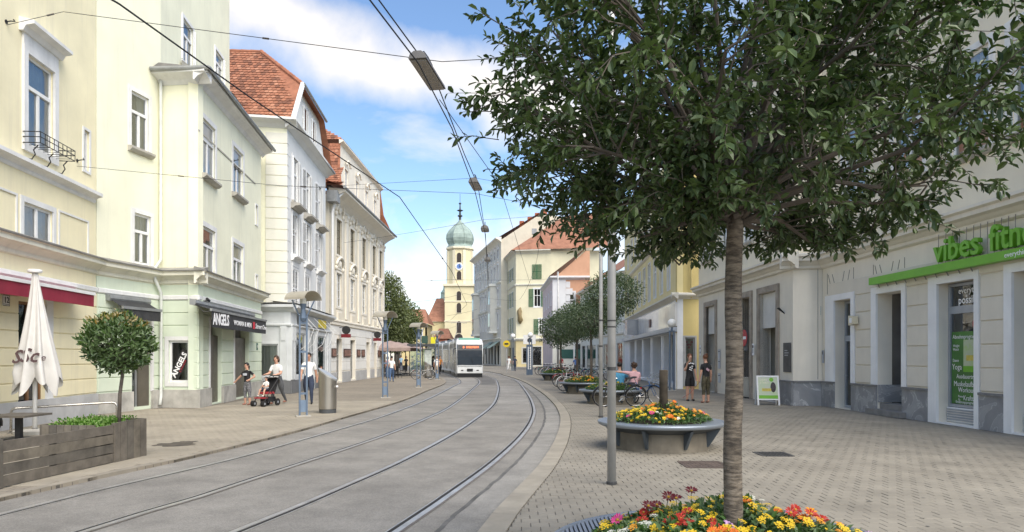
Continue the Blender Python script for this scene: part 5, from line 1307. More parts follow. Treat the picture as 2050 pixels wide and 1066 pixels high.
rm = MB(); a0, a1, a2 = FA.M @ Vector((-.6, -.7, EH + .22)), FB.M @ Vector((-.6, -.7, EH + .22)), FB.M @ Vector((LB + 9, -.7, EH + .22))
rg0, rg1 = Vector((9.0, 121.0, EH + 7.5)), Vector((7.5, 134, EH + 7.5)); rm.quad(a0, a1, rg0, rg1); rm.quad(a1, a2, a2 + Vector((1, 9, 7.3)), rg0); rm.build('roof', rooft, r6, fix=False)
for c in (3.3, 8.5, 10.2): MB().box(c, c + .8, 115.5 + c * .2, 116.1 + c * .2, EH + 3.2 + c * .12, EH + 4.1 + c * .12).build('roof_light', zinc, r6)
wall(Fac((6.2, 111.0), (14, 110.5)), r6, butter, 0, 7.8, 0, EH)
# R7: tall grey-beige house further on, bare gable and chimneys towards us
FC = Fac((-8.1, 150.0), (-1.9, 121.0)); r7 = building('bay_window_house', 'tall grey beige house with bay windows and bare side gable behind the corner house', FC, s=FC.len)
LC = FC.len; EH7 = 21.8; sc_ = [2 + i * 3.1 for i in range(9)]; rows = [(6.6, 9.2), (10.8, 13.6), (15.2, 17.8), (19.0, 20.6)]
wall(FC, r7, stoneg, 0, LC, 0, EH7, [(c - .65, c + .65, a, b) for c in sc_ for a, b in rows] + [(c - 1.1, c + 1.1, .2, 3.6) for c in sc_])
far_windows(FC, r7, sc_, 1.3, rows, hood=.25)
for z in (4.6, 10.0, 14.4): band(FC, r7, ivory, 0, LC, z, [(.02, 0), (.2, .1), (.3, .25), (.02, .35)], 'string_course')
band(FC, r7, ivory, -.2, LC + .3, EH7 - .4, [(.02, 0), (.2, .2), (.5, .4), (1.0, .6), (1.0, .8), (.02, .9)], 'eaves_cornice')
for c in (5.1, 24):
    bay = MB(); bay.prism([(c - 1.9, 0), (c - 1.3, -1.1), (c + 1.3, -1.1), (c + 1.9, 0)], 'z', 6.2, 14.2); bay.build('bay', stoneg, r7, FC.M)
    bay = MB(); bay.prism([(c - 2.1, 0), (c - 1.4, -1.3), (c + 1.4, -1.3), (c + 2.1, 0)], 'z', 5.8, 6.199); bay.prism([(c - 2.1, 0), (c - 1.4, -1.3), (c + 1.4, -1.3), (c + 2.1, 0)], 'z', 14.201, 14.6); tag(bay.build('bay_moulding', ivory, r7, FC.M), kind='stuff')
    for zz in (7, 11): MB().box(c - .9, c + .9, -1.13, -1.101, zz, zz + 2.4).build('bay_window', M('glass_flat', (.12, .14, .15), .1, .2, .5), r7, FC.M)
for i, c in enumerate((LC - 3, LC - 9)):
    aw = MB(); aw.quad((c - 2.2, -.1, 4.3), (c + 2.2, -.1, 4.3), (c + 2.2, -1.8, 3.1), (c - 2.2, -1.8, 3.1)); aw.build('awning', M('awning_sage', (.25, .33, .28), .8, .1), r7, FC.M, fix=False)
gb = MB(); e0 = FC.M @ Vector((LC, 0, 0))
gb.prism([(e0.x, 0), (e0.x + 16, 0), (e0.x + 16, EH7 + 3), (e0.x + 7.0, EH7 + 4.6), (e0.x, EH7)], 'y', e0.y - .05, e0.y + .4); gb.build('gable_wall', M('plaster_bare', (.60, .56, .45), .95, .08, .6, .004, 20, streak=.25), r7)
MB().quad((e0.x - .5, e0.y - .1, EH7 + .45), (e0.x + 7, e0.y - .1, EH7 + 4.9), (e0.x + 2, 150, EH7 + 4.9), (-8.4, 150, EH7 + .45)).build('roof', rooft, r7, fix=False)
for i, cx_ in enumerate((3.2, 4.6, 5.9, 7.2)):
    MB().box(e0.x + cx_, e0.x + cx_ + .8, e0.y + .5, e0.y + 1.5, EH7 + 1.5, EH7 + 3.4 + i * .7).build('chimney', M('brick_red', (.33, .11, .06), .9, .2, 4), r7)
# ================================================================= church tower
tx, ty = -13.37, 180.0
tw = thing('church_tower', 'yellow church tower with clock and green onion dome', 'tower', (tx, ty, 0))
ty_m = M('tower_yellow', (.66, .59, .38), .9, .06, .35, streak=.15, dirt=(.5, .42, .24)); ty_l = M('tower_trim', (.68, .62, .46), .9, .05, .4)
copper = M('copper_green', (.31, .39, .345), .6, .25, .9, streak=.5, dirt=(.06, .10, .09))
S7 = 3.6; Z1, Z2, Z3 = 19.6, 28.7, 29.5
MB().box(-S7, S7, -S7, S7, 0, Z1).build('lower_shaft', ty_m, tw, WM[tw])
for z in (6.2, 10.4, 15.4): MB().box(-S7 - .12, S7 + .12, -S7 - .12, S7 + .12, z, z + .3).build('string_course', ty_l, tw, WM[tw])
MB().box(-S7 - .45, S7 + .45, -S7 - .45, S7 + .45, Z1 - .2, Z1 + .35).build('cornice', ty_l, tw, WM[tw])
oc = [(3.15 / cos(pi / 8), Z1 + .35), (3.05 / cos(pi / 8), Z2)]
MB().lathe(oc, 8, X=RZ(pi / 8)).build('upper_shaft', ty_m, tw, WM[tw])
for i in range(8):
    a = pi / 4 * i + pi / 8; X = RZ(a)
    MB().box(3.02 / cos(pi / 8) - .15, 3.14 / cos(pi / 8) + .1, -.35, .35, Z1 + .4, Z2 - .1, X).build('pilaster', ty_l, tw, WM[tw])
MB().lathe([(3.2, Z2), (3.75, Z2 + .35), (3.75, Z2 + .7), (3.3, Z2 + 1.0)], 8, X=RZ(pi / 8)).build('upper_cornice', ty_l, tw, WM[tw])
MB().lathe([(3.5, Z2 + .9), (3.1, Z3 + .6), (3.15, Z3 + .9), (3.5, Z3 + 1.5), (3.68, Z3 + 2.3), (3.55, Z3 + 3.3), (3.0, Z3 + 4.3), (2.1, Z3 + 5.2), (1.25, Z3 + 5.9), (.6, Z3 + 6.6), (.28, Z3 + 7.3), (.02, Z3 + 7.4)], 8, X=RZ(pi / 8)).build('onion_dome', copper, tw, WM[tw])
MB().lathe([(.3, Z3 + 7.2), (.32, Z3 + 8.0), (.75, Z3 + 8.3), (.3, Z3 + 8.6), (.22, Z3 + 9.4), (.9, Z3 + 9.7), (.22, Z3 + 10.0), (.14, Z3 + 11.2), (.4, Z3 + 11.5), (.06, Z3 + 11.8), (.05, Z3 + 14.0)], 8).build('spire', M('spire_dark', (.06, .07, .07), .6, .2), tw, WM[tw])
for i in range(8):
    a = pi / 4 * i + pi / 8
    MB().tube([(r_ * cos(a), r_ * sin(a), z_) for r_, z_ in ((3.2, Z3 + .9), (3.55, Z3 + 1.5), (3.74, Z3 + 2.3), (3.6, Z3 + 3.3), (3.05, Z3 + 4.3), (2.15, Z3 + 5.2), (1.3, Z3 + 5.9), (.65, Z3 + 6.6))], .07, 5).build('dome_rib', copper, tw, WM[tw])
louv = M('louvre_dark', (.045, .035, .03), .8, .2, 3)
def arch_win(z, w, h, y, nm='window'):
    pts = [(-w / 2, z), (w / 2, z), (w / 2, z + h - w / 2)] + [(w / 2 * cos(pi * i / 8), z + h - w / 2 + w / 2 * sin(pi * i / 8)) for i in range(1, 8)] + [(-w / 2, z + h - w / 2)]
    f = MB(); f.prism([(a * 1.3, z + (b - z) * 1.06 - .15) for a, b in pts], 'y', y - .08, y); f.build('window_frame', ty_l, tw, WM[tw])
    f = MB(); f.prism(pts, 'y', y - .14, y - .081); f.build(nm, louv, tw, WM[tw])
for py0, py1, w in ((668, 645, 1.1), (628, 609, 1.1), (604, 586, 1.1)): arch_win(CAMH + (HY - py0 * 1.0) * 180 / 1400, w, (py0 - py1) * 180 / 1400, -S7)
arch_win(CAMH + (HY - 692) * 180 / 1400, 1.9, 2.9, -S7)
for py0, py1 in ((563, 546), (529, 510)): arch_win(CAMH + (HY - py0) * 180 / 1400, 1.1, (py0 - py1) * 180 / 1400, -3.13)
zc_ = CAMH + (HY - 537) * 180 / 1400
MB().tube([(0, -3.12, zc_), (0, -3.3, zc_)], .95, 24).build('clock_face', inkw, tw, WM[tw])
MB().tube([(0, -3.301, zc_), (0, -3.33, zc_)], .6, 24).build('clock_centre', M('clock_blue', (.12, .22, .5), .5, .1), tw, WM[tw])
for an, ln in ((R(20), .75), (R(130), .5)): MB().box(-.06, .06, -3.37, -3.34, 0, ln, X=T(0, 0, zc_) @ RY(an)).build('clock_hand', ink, tw, WM[tw])
for i in range(12): MB().box(-.04, .04, -3.34, -3.302, .66, .86, X=T(0, 0, zc_) @ RY(pi / 6 * i)).build('hour_mark', ink, tw, WM[tw])
# nave and small houses behind the square
def house(name, label, x0, x1, y, dep, eh, rh, wm, rmt, winrows=(), wcols=(), hip=0.0, side=True):
    t = thing(name, label, 'building', ((x0 + x1) / 2, y, 0)); F = Fac((x0, y), (x1, y))
    ops = [(c - .5, c + .5, a, b) for c in wcols for a, b in winrows]
    wall(F, t, wm, 0, F.len, 0, eh, ops); 
    for q in ops: window(F, t, *q, style='cross', sur=.1, curtain=3, panes=False)
    wall(Fac((x1, y), (x1, y + dep)), t, wm, 0, dep, 0, eh)
    r = MB(); m = (x0 + x1) / 2
    r.quad((x0 - .4, y - .4, eh), (x1 + .4, y - .4, eh), (x1 - hip, y + dep / 2, eh + rh), (x0 + hip, y + dep / 2, eh + rh)); r.quad((x1 + .4, y - .4, eh), (x1 + .4, y + dep + .4, eh), (x1 - hip, y + dep / 2, eh + rh)); r.build('roof', rmt, t, fix=False)
    return t
house('church_nave', 'church nave with steep red roof beside the yellow tower', -21.5, -16.6, 178, 14, 10.5, 6.5, butter2, rooft, [(3, 7)], [2.4], 1.5)
house('ochre_town_house', 'narrow ochre town house with small windows and red roof', -20.2, -15.6, 128, 9, 7.6, 3.0, butter2, rooft, [(2.9, 4.1), (5.4, 6.6)], [1.2, 3.3], .8)
house('white_town_house', 'white town house with red roof half hidden by the plane trees', -25.5, -20.3, 126, 9, 7.4, 3.4, ivory, rooft, [(2.9, 4.1), (5.4, 6.6)], [1.2, 3.9], .8)
house('red_brick_house', 'low brick red house beside the tram stop', -15.5, -12.6, 140, 8, 5.2, 2.2, M('plaster_brickred', (.42, .15, .09), .9, .1, 1), rooft, [(1.6, 3.2)], [1.4], .5)
house('grey_tower_house', 'slim dark turret behind the church tower', -9.8, -8.4, 190, 2, 18.2, 3.0, M('plaster_slate', (.2, .2, .21), .8, .1), zinc, [], [], .6)
MB().lathe([(1.9, 0), (1.9, 14.5), (2.2, 15.2), (1.6, 16.4), (.9, 17.2), (.8, 18.2), (.9, 18.6), (.3, 19.4), (.05, 20.6)], 10).build('dome_turret', copper, None, T(-18.1, 186, 0)); tag(bpy.data.objects['dome_turret'], 'small green copper turret rising behind the red nave roof', 'turret')
# backdrop rows so that gaps between houses close
house('square_house', 'pale town house closing the far side of the square', -48, -26.5, 118, 12, 9.5, 4.0, stoneg, rooft, [(2.8, 4.6), (6, 7.8)], [2, 6, 10, 14, 18], 2)
house('far_house', 'plain cream house far down the street behind the tram', -12.6, -3.5, 198, 12, 13, 5.0, butter, rooft, [(3, 5), (7, 9)], [2, 4.5, 7], 1.5)
# ================================================================= tram
tram_w = M('tram_white', (.70, .72, .72), .35, .05, 1.5, coat=.4); tram_g = M('tram_green', (.18, .42, .33), .4, .1, 1.5, coat=.3); tram_d = M('tram_dark', (.018, .018, .02), .35, .1, 2); tram_ad = M('tram_advert', (.42, .34, .26), .45, .45, 1.4, tint=(.62, .60, .52))
tglass = M('tram_glass', (.03, .036, .04), .12, .3, .9, spec=.25)
th0 = math.atan2(-.20, 1.0)
P0 = T(-3.38, 55.6, ZR + .012) @ RZ(-th0 * -1 + 0)      # front centre, body runs away along the left track
P0 = T(-3.38, 56.2, ZR + .012) @ RZ(R(7)) @ Matrix.Diagonal((1, 1, .95, 1))
tr = thing('tram', 'white low floor tram with green roof edge, dark windscreen and adverts', 'tram', Mw=P0)
HW = 1.1; HT = 3.32
def sec(w, z0, z1, r=.28):
    return [(-w, z0), (w, z0), (w, z1 - r), (w - r * .3, z1 - r * .3), (w - r, z1), (-w + r, z1), (-w + r * .3, z1 - r * .3), (-w, z1 - r)]
def body(y0, y1, P, nm='body'):
    m = MB(); m.prism(sec(HW, .32, HT), 'y', y0, y1); return m.build(nm, tram_w, tr, P)
# front module with raked nose
m = MB(); rings = [(0.0, .80, .42, 1.05, .05), (.02, .98, .36, 1.1, .1), (.10, 1.04, .34, 1.6, .1), (.22, 1.07, .33, 2.35, .15), (.48, 1.09, .32, 3.05, .22), (.95, HW, .32, HT, .28), (6.2, HW, .32, HT, .28)]
k = 0
for (y, w, z0, z1, r) in rings: m.v += [(a, y, b) for a, b in sec(w, z0, z1, r)]
for i in range(len(rings) - 1):
    for j in range(8): a = i * 8 + j; b = i * 8 + (j + 1) % 8; m.f.append((a, b, b + 8, a + 8)); m.m.append(0)
m.f.append(tuple(range(8))); m.m.append(0); m.f.append(tuple(range(48, 56))); m.m.append(0)
m.build('body', tram_w, tr, P0, smooth='auto')
ws = MB(); prof = [(.05, 1.06, .98), (.13, 1.75, 1.0), (.23, 2.3, .99), (.36, 2.80, .95)]
for (a, b) in zip(prof[:-1], prof[1:]): ws.quad((-a[2], a[0] - .09, a[1]), (a[2], a[0] - .09, a[1]), (b[2], b[0] - .09, b[1]), (-b[2], b[0] - .09, b[1]))
ws.build('windscreen', tglass, tr, P0, fix=False)
for sg in (-1, 1):
    q = MB()
    for (a, b) in zip(prof[:-1], prof[1:]): q.quad((sg * a[2], a[0] - .091, a[1]), (sg * 1.10, a[0] + .25, a[1]), (sg * 1.115, b[0] + .25, b[1]), (sg * b[2], b[0] - .091, b[1]))
    q.build('corner_glass', tglass, tr, P0, fix=False)
ds = MB(); ds.quad((-.82, .155, 2.42), (.82, .155, 2.42), (.8, .225, 2.70), (-.8, .225, 2.70)); ds.build('display', tram_d, tr, P0, fix=False)
dm = M('display_red', (.5, .08, .02), .5, 0, emit=((1.0, .16, .05), 1.2)); X = Matrix.Translation((0, 0, 0))
dl = MB()
random.seed(3); xx = -.55
for wch in (.1, 0, .1, .1, .1, .1, .1, .1, .1, .1):
    if wch:
        for (u0, u1, v0, v1) in ((0, .03, 0, .17), (.07, .1, 0, .17), (.03, .07, .14, .17), (.03, .07, random.choice((0, .07)), random.choice((.1, .03, .1)))):
            if v1 > v0: dl.quad(*[(xx + u, .145 + (2.48 - 2.42 + v) * .25, 2.48 + v) for u, v in ((u0, v0), (u1, v0), (u1, v1), (u0, v1))])
    xx += .13
tag(dl.build('display_text', dm, tr, P0, fix=False), kind='stuff')
MB().box(-.34, -.0, .02, .09, 1.35, 2.25, X=T(-.05, .02, 0) @ RY(R(9))).build('wiper_reflection', M('driver_seat', (.30, .32, .33), .4, .3, 3), tr, P0) if False else None
MB().tube([(.25, -.08, 1.2), (.12, .02, 1.7)], .015, 5).build('wiper', ink, tr, P0)
for sg in (-1, 1):
    MB().ball((sg * .62, .03, 1.02), .10, 10, 6, sc=(1.2, .5, .8)).build('headlight', M('headlight', (.8, .8, .78), .1, 0), tr, P0, smooth=True)
    MB().ball((sg * .78, .07, 1.08), .06, 8, 5, sc=(1.3, .5, .7)).build('indicator', M('indicator', (.6, .15, .02), .2, 0), tr, P0, smooth=True)
    MB().box(sg * .62 - .09, sg * .62 + .09, -.01, .04, .55, .64).build('fog_light', tram_d, tr, P0)
    MB().tube([(sg * 1.07, .6, 2.45), (sg * 1.28, .45, 2.4), (sg * 1.28, .45, 1.95)], .03, 6).build('mirror', tram_d, tr, P0)
MB().box(-.24, .24, -.03, .06, .50, .74).build('coupler_cover', tram_d, tr, P0); MB().box(-.95, .95, -.01, .02, .90, .93).build('bumper_seam', tram_d, tr, P0)
ga = MB(); ga.box(-.85, .85, .72, 1.5, 3.16, 3.36); ga.build('roof_front', tram_g, tr, P0)
MB().tube([(0, .6, 2.94), (0, .5, 2.92)], .09, 14).build('emblem', tram_d, tr, P0)
def side(P, y0, y1, doors):
    for sg in (-1, 1):
        MB().box(*((sg * HW, sg * (HW + .012)) if sg > 0 else (sg * (HW + .012), sg * HW)), y0 + .15, y1 - .1, .55, 1.15).build('side_advert', tram_ad, tr, P)
        n = int((y1 - y0) / 1.3)
        for i in range(n):
            a = y0 + .25 + i * 1.3
            MB().box(*((sg * HW, sg * (HW + .014)) if sg > 0 else (sg * (HW + .014), sg * HW)), a, a + 1.12, (.5 if i in doors else 1.2), 2.5).build('side_window' if i not in doors else 'door', tglass, tr, P)
        MB().box(*((sg * HW, sg * (HW + .01)) if sg > 0 else (sg * (HW + .01), sg * HW)), y0 + .2, y1 - .15, 2.56, 2.95).build('side_band', tram_ad, tr, P)
side(P0, 1.1, 6.2, (1,))
MB().box(-1.0, 1.0, .1, 6.1, .0, .315).build('underframe', tram_d, tr, P0)
pos = P0 @ T(0, 6.2, 0); 
for i, (ln, turn) in enumerate(((4.6, 2.0), (6.0, 2.5), (4.6, 2.5), (5.5, 2.5))):
    b_ = MB(); b_.prism(sec(HW - .12, .4, HT - .1), 'y', 0, .55); b_.build('bellows', tram_d, tr, pos)
    pos = pos @ T(0, .28, 0) @ RZ(R(turn)) @ T(0, .27, 0)
    body(0, ln, pos); side(pos, 0, ln, (1,) if ln > 4 else ()); MB().box(-1.0, 1.0, .1, ln - .1, .0, .315).build('underframe', tram_d, tr, pos)
    MB().box(-.7, .7, .5, ln - .6, HT, HT + .22).build('roof_unit', M('roof_grey', (.33, .34, .35), .6, .1), tr, pos)
    if i == 1:
        MB().tube([(-.5, 1.0, HT + .25), (0, 2.6, 4.4), (0, 1.2, 5.3)], .03, 5).build('pantograph', steel_t, tr, pos); MB().tube([(-.8, 1.2, 5.25), (-.4, 1.2, 5.32), (.4, 1.2, 5.32), (.8, 1.2, 5.25)], .025, 5).build('pantograph_bow', steel_t, tr, pos)
    pos = pos @ T(0, ln, 0)
# ================================================================= vegetation
bark = M('bark_cherry', (.185, .15, .115), .85, .35, 5, .012, 14, tint=(.33, .29, .24))
bark2 = M('bark_grey', (.12, .10, .08), .9, .25, 6, .01, 20)
leaf_big = leaf_mat('leaf_dark', (.020, .047, .010), (.088, .138, .030), (.095, .14, .055), .42, .2)
leaf_bay = leaf_mat('leaf_bay', (.022, .065, .014), (.10, .17, .03), (.09, .14, .05), .35, .15)
leaf_new = leaf_mat('leaf_new', (.30, .20, .04), (.26, .26, .06), (.25, .2, .08), .45, .2)
leaf_mid = leaf_mat('leaf_mid', (.035, .075, .024), (.10, .155, .05), (.12, .16, .09), .45, .2)
leaf_far = leaf_mat('leaf_far', (.065, .10, .024), (.19, .21, .05), (.13, .16, .06), .5, .2)
leaf_bed = leaf_mat('leaf_bed', (.03, .085, .018), (.10, .20, .04), (.09, .15, .05), .5, .2)
leaf_lime = leaf_mat('leaf_lime', (.08, .22, .02), (.16, .33, .04), (.14, .24, .05), .5, .25)
def add_leaf(m, p, d, n, L_, Wd, fold=.25, tone=None):
    """pointed leaf of 4 triangles folded on its midrib"""
    d = d.normalized(); s = d.cross(n)
    s = s.normalized() if s.length > 1e-5 else d.orthogonal().normalized(); n = s.cross(d)
    k = len(m.v); tn = random.random() if tone is None else tone
    cv_ = random.uniform(-.02, .22) * L_
    b = p + d * L_ * .5 - n * cv_ * .3; c = p + d * L_ - n * cv_
    q = [p, b, c]
    for sg in (1, -1):
        q += [p + d * L_ * .22 + s * (sg * Wd * .36) + n * (Wd * fold * .7 - cv_ * .05), p + d * L_ * .64 + s * (sg * Wd * .45) + n * (Wd * fold - cv_ * .4)]
    m.v += [tuple(x_) for x_ in q]
    m.f += [(k, k + 1, k + 3), (k + 1, k + 4, k + 3), (k + 1, k + 2, k + 4), (k, k + 5, k + 1), (k + 1, k + 5, k + 6), (k + 1, k + 6, k + 2)]; m.m += [0] * 6; m.tn += [tn] * 7
def rv(s=1.0): return Vector((random.gauss(0, s), random.gauss(0, s), random.gauss(0, s)))
# ---- the big globe tree in the near planter
random.seed(21)
TX, TY = 1.325, 4.2
big = thing('street_tree', 'large dark green globe tree with ringed grey trunk rising from flower planter', 'tree', (TX, TY, .45))
tk = MB(); n = 46; zt = 2.62
pts = [(TX + .004 * sin(i * .33) + .012 * (i / n), TY + .004 * sin(i * .21), .45 + (zt - .45) * i / n) for i in range(n + 1)]
rad = [(.057 - .009 * min(1, i / n * 1.1)) * (1 + .012 * sin(i * 2.1) + random.uniform(-.018, .018)) for i in range(n + 1)]
tk.tube(pts, rad, 16)
def bark_mat():
    m, t, b = new_mat('bark_ringed'); nn = t.nodes; l = t.links
    g = nn.new('ShaderNodeNewGeometry'); mp_ = nn.new('ShaderNodeMapping'); mp_.inputs['Scale'].default_value = (5, 5, 22); l.new(g.outputs['Position'], mp_.inputs[0])
    q = nn.new('ShaderNodeTexNoise'); q.inputs['Scale'].default_value = 2.2; q.inputs['Detail'].default_value = 8; q.inputs['Roughness'].default_value = .7; l.new(mp_.outputs[0], q.inputs['Vector'])
    q2 = nn.new('ShaderNodeTexNoise'); q2.inputs['Scale'].default_value = 9; q2.inputs['Detail'].default_value = 8; l.new(g.outputs['Position'], q2.inputs['Vector'])
    r = nn.new('ShaderNodeValToRGB'); e = r.color_ramp.elements; e[0].position = .36; e[0].color = (.06, .048, .036, 1); e[1].position = .60; e[1].color = (.25, .205, .152, 1); v = e.new(.46); v.color = (.125, .10, .073, 1)
    l.new(q.outputs['Fac'], r.inputs[0]); mx = nn.new('ShaderNodeMix'); mx.data_type = 'RGBA'; mx.blend_type = 'MULTIPLY'; mx.inputs['Factor'].default_value = .7; l.new(r.outputs[0], mx.inputs[6])
    r2 = nn.new('ShaderNodeValToRGB'); r2.color_ramp.elements[0].color = (.35, .33, .3, 1); r2.color_ramp.elements[0].position = .3; r2.color_ramp.elements[1].position = .62; l.new(q2.outputs['Fac'], r2.inputs[0]); l.new(r2.outputs[0], mx.inputs[7])
    l.new(mx.outputs[2], b.inputs['Base Color']); b.inputs['Roughness'].default_value = .8
    bp = nn.new('ShaderNodeBump'); bp.inputs['Strength'].default_value = .9; bp.inputs['Distance'].default_value = .012; l.new(q.outputs['Fac'], bp.inputs['Height']); l.new(bp.outputs[0], b.inputs['Normal'])
    return m
tk.build('trunk', bark_mat(), big, smooth=True)
br = MB(); lf = MB(); cand = []
C = Vector((TX + .05, TY + .12, 3.28)); ER = Vector((1.60, 1.66, 1.22))
top0 = Vector((TX + .01, TY, zt - .12))
def shell(d, k=1.0): return C + Vector((d.x * ER.x, d.y * ER.y, d.z * ER.z)) * k
def twig(a, b, r0, nleaf, L_, leaves=True, bend=.12, tip=1):
    d = b - a; ln = d.length; mid = a + d * .5 + rv(ln * bend * .5) + Vector((0, 0, ln * .06))
    q = [a, a.lerp(mid, .55) + rv(ln * .015), mid, mid.lerp(b, .55) + rv(ln * .015), b]
    br.tube(q, [r0, r0 * .85, r0 * .7, r0 * .5, r0 * .28], 4 if r0 < .012 else 6, cap=False)
    if leaves:
        for i in range(nleaf):
            t = .22 + .78 * i / max(1, nleaf - 1); t = min(t, 1)
            seg = q[min(3, int(t * 4))].lerp(q[min(4, int(t * 4) + 1)], t * 4 - int(t * 4) if t < 1 else 1)
            dd = (q[min(4, int(t * 4) + 1)] - q[min(3, int(t * 4))]).normalized()
            ang = i * 2.4 + random.random(); u = dd.orthogonal().normalized(); w = dd.cross(u)
            side_ = u * cos(ang) + w * sin(ang)
            ld = (dd * random.uniform(.35, .9) + side_ * random.uniform(.5, 1.0) + Vector((0, 0, random.uniform(-.35, .12))))
            nn_ = Vector((0, 0, 1)) + rv(.35)
            cand.append((seg, ld, nn_, L_ * random.uniform(.7, 1.2)))
    return q
random.seed(5)
NM = 44
for i in range(NM):
    z = 1 - 2 * (i + .5) / NM; z = max(-.88, z); ph = i * 2.39996; rr_ = sqrt(max(0, 1 - z * z)); d = Vector((rr_ * cos(ph), rr_ * sin(ph), z))
    end = shell(d, random.uniform(.78, .95)); st = top0 + rv(.03) + Vector((0, 0, .1 if z > 0 else -.02))
    q = twig(st, end, .02, 0, 0, False, .1)
    for j in range(15):
        t = .28 + .72 * j / 14; sg = q[min(3, int(t * 4))].lerp(q[min(4, int(t * 4) + 1)], t * 4 - int(t * 4)) if t < 1 else q[4]
        dirn = ((end - st).normalized() * .8 + rv(.62)).normalized(); ln = random.uniform(.30, .6)
        if sin(sg.x * 4.1 + 1) * sin(sg.y * 3.7) * sin(sg.z * 4.6 + 2) > .30: continue
        tip = sg + dirn * ln; tip.z = max(tip.z, 2.40 + .1 * random.random()); v = tip - C; k = sqrt((v.x / ER.x) ** 2 + (v.y / ER.y) ** 2 + (v.z / ER.z) ** 2)
        if k > 1.06: tip = C + v / k * random.uniform(.98, 1.06)
        q2 = twig(sg, tip, .006, 10, .061)
        for s_ in range(5):
            a = q2[1 + s_ % 4]; dn = ((tip - sg).normalized() + rv(.55)).normalized(); e = a + dn * random.uniform(.12, .28); e.z = max(e.z, 2.30); v = e - C; k = sqrt((v.x / ER.x) ** 2 + (v.y / ER.y) ** 2 + (v.z / ER.z) ** 2)
            if k > 1.08: continue
            twig(a, e, .003, 12, .061)
# long shoots that stick out of the outline
for i in range(150):
    d = rv().normalized()
    if d.z < -.45: continue
    a = shell(d, random.uniform(.72, .95)); dn = (d * 1.0 + rv(.28) + Vector((0, 0, .12))).normalized(); e = a + dn * random.uniform(.25, .52)
    twig(a, e, .0035, 13, .063, True, .1)
print('leaves', len(cand))
camv = Vector((0, 0, CAMH))
def score(c):
    v = c[0] - C; k = sqrt((v.x / ER.x) ** 2 + (v.y / ER.y) ** 2 + (v.z / ER.z) ** 2)
    vis = c[0].z - 1.65 < .50 * c[0].y and abs(c[0].x) < .72 * c[0].y
    return (c[0] - camv).length - 1.2 * k + (0 if vis else 50)
order = sorted(range(len(cand)), key=lambda i: score(cand[i]))
one = MB(); add_leaf(one, Vector((0, 0, 0)), Vector((1, 0, 0)), Vector((0, 0, 1)), 1.0, .50, tone=.55); one_me = one.mesh('leaf', leaf_big, fix=False)
one2 = MB(); add_leaf(one2, Vector((0, 0, 0)), Vector((1, 0, 0)), Vector((0, 0, 1)), 1.0, .46, tone=.95); one_me2 = one2.mesh('leaf', leaf_big, fix=False)
for r_, i in enumerate(order):
    p, d, n_, s_ = cand[i]
    if r_ < 300:
        d = d.normalized(); y_ = n_.cross(d).normalized(); z_ = d.cross(y_)
        Mx = Matrix((d, y_, z_)).transposed().to_4x4(); Mx.translation = p
        put('leaf', random.choice((one_me, one_me, one_me2)), Mx @ Matrix.Diagonal((s_, s_, s_, 1)), big)
    else:
        add_leaf(lf, p, d, n_, s_, s_ * .5)
tag(lf.build('crown', leaf_big, big, fix=False), kind='stuff')
tag(br.build('branches', bark2, big, fix=False), kind='stuff')
# ---- generic smaller crown
def crown(name, parent, c, er, nl, L_, mat, gaps=.0, core=.35, seed=1, clump=0):
    random.seed(seed); m = MB(); cl_ = [rv().normalized() for _ in range(clump)] if clump else None
    i = 0
    while i < nl:
        d = rv().normalized(); k = random.uniform(core, 1.0) ** .6
        if cl_:
            q = max(d.dot(x) for x in cl_); k *= .62 + .42 * max(0, (q - .55) / .45)
        else: k *= 1 + .10 * sin(d.x * 7 + seed) * sin(d.y * 6) + .06 * sin(d.z * 11 + d.x * 5)
        p = c + Vector((d.x * er[0], d.y * er[1], d.z * er[2])) * k
        if gaps and math.sin(p.x * gaps * 2.3 + seed) * sin(p.y * gaps * 2.1 + 1) * sin(p.z * gaps * 2.6 + seed * 2) > .32: i += 1; continue
        add_leaf(m, p, d + rv(.7), Vector((0, 0, 1)) + d * .5 + rv(.5), L_ * random.uniform(.7, 1.25), L_ * .5); i += 1
    return tag(m.build(name, mat, parent, fix=False), kind='stuff')
def small_tree(label, x, y, zb, zc, er, nl, L_, mat, trunk_r, seed, group=None, name='street_tree', clump=0, gaps=0, nb=16):
    t = thing(name, label, 'tree', (x, y, zb), group=group)
    random.seed(seed)
    MB().tube([(x, y, zb), (x + .02, y, zb + (zc - zb) * .35), (x - .01, y, zc - er[2] * .55)], [trunk_r, trunk_r * .85, trunk_r * .7], 10).build('trunk', bark2, t, smooth=True)
    b = MB(); top = Vector((x - .01, y, zc - er[2] * .6))
    for i in range(nb):
        d = rv().normalized(); d.z = abs(d.z) * .8 + .05; e = Vector((x + d.x * er[0] * .85, y + d.y * er[1] * .85, zc - er[2] * .3 + d.z * er[2]))
        b.tube([top, top.lerp(e, .5) + rv(er[0] * .05), e], [trunk_r * .45, trunk_r * .25, trunk_r * .08], 5, cap=False)
    tag(b.build('branches', bark2, t, fix=False), kind='stuff')
    crown('crown', t, Vector((x, y, zc)), er, nl, L_, mat, gaps, .3, seed, clump)
    return t
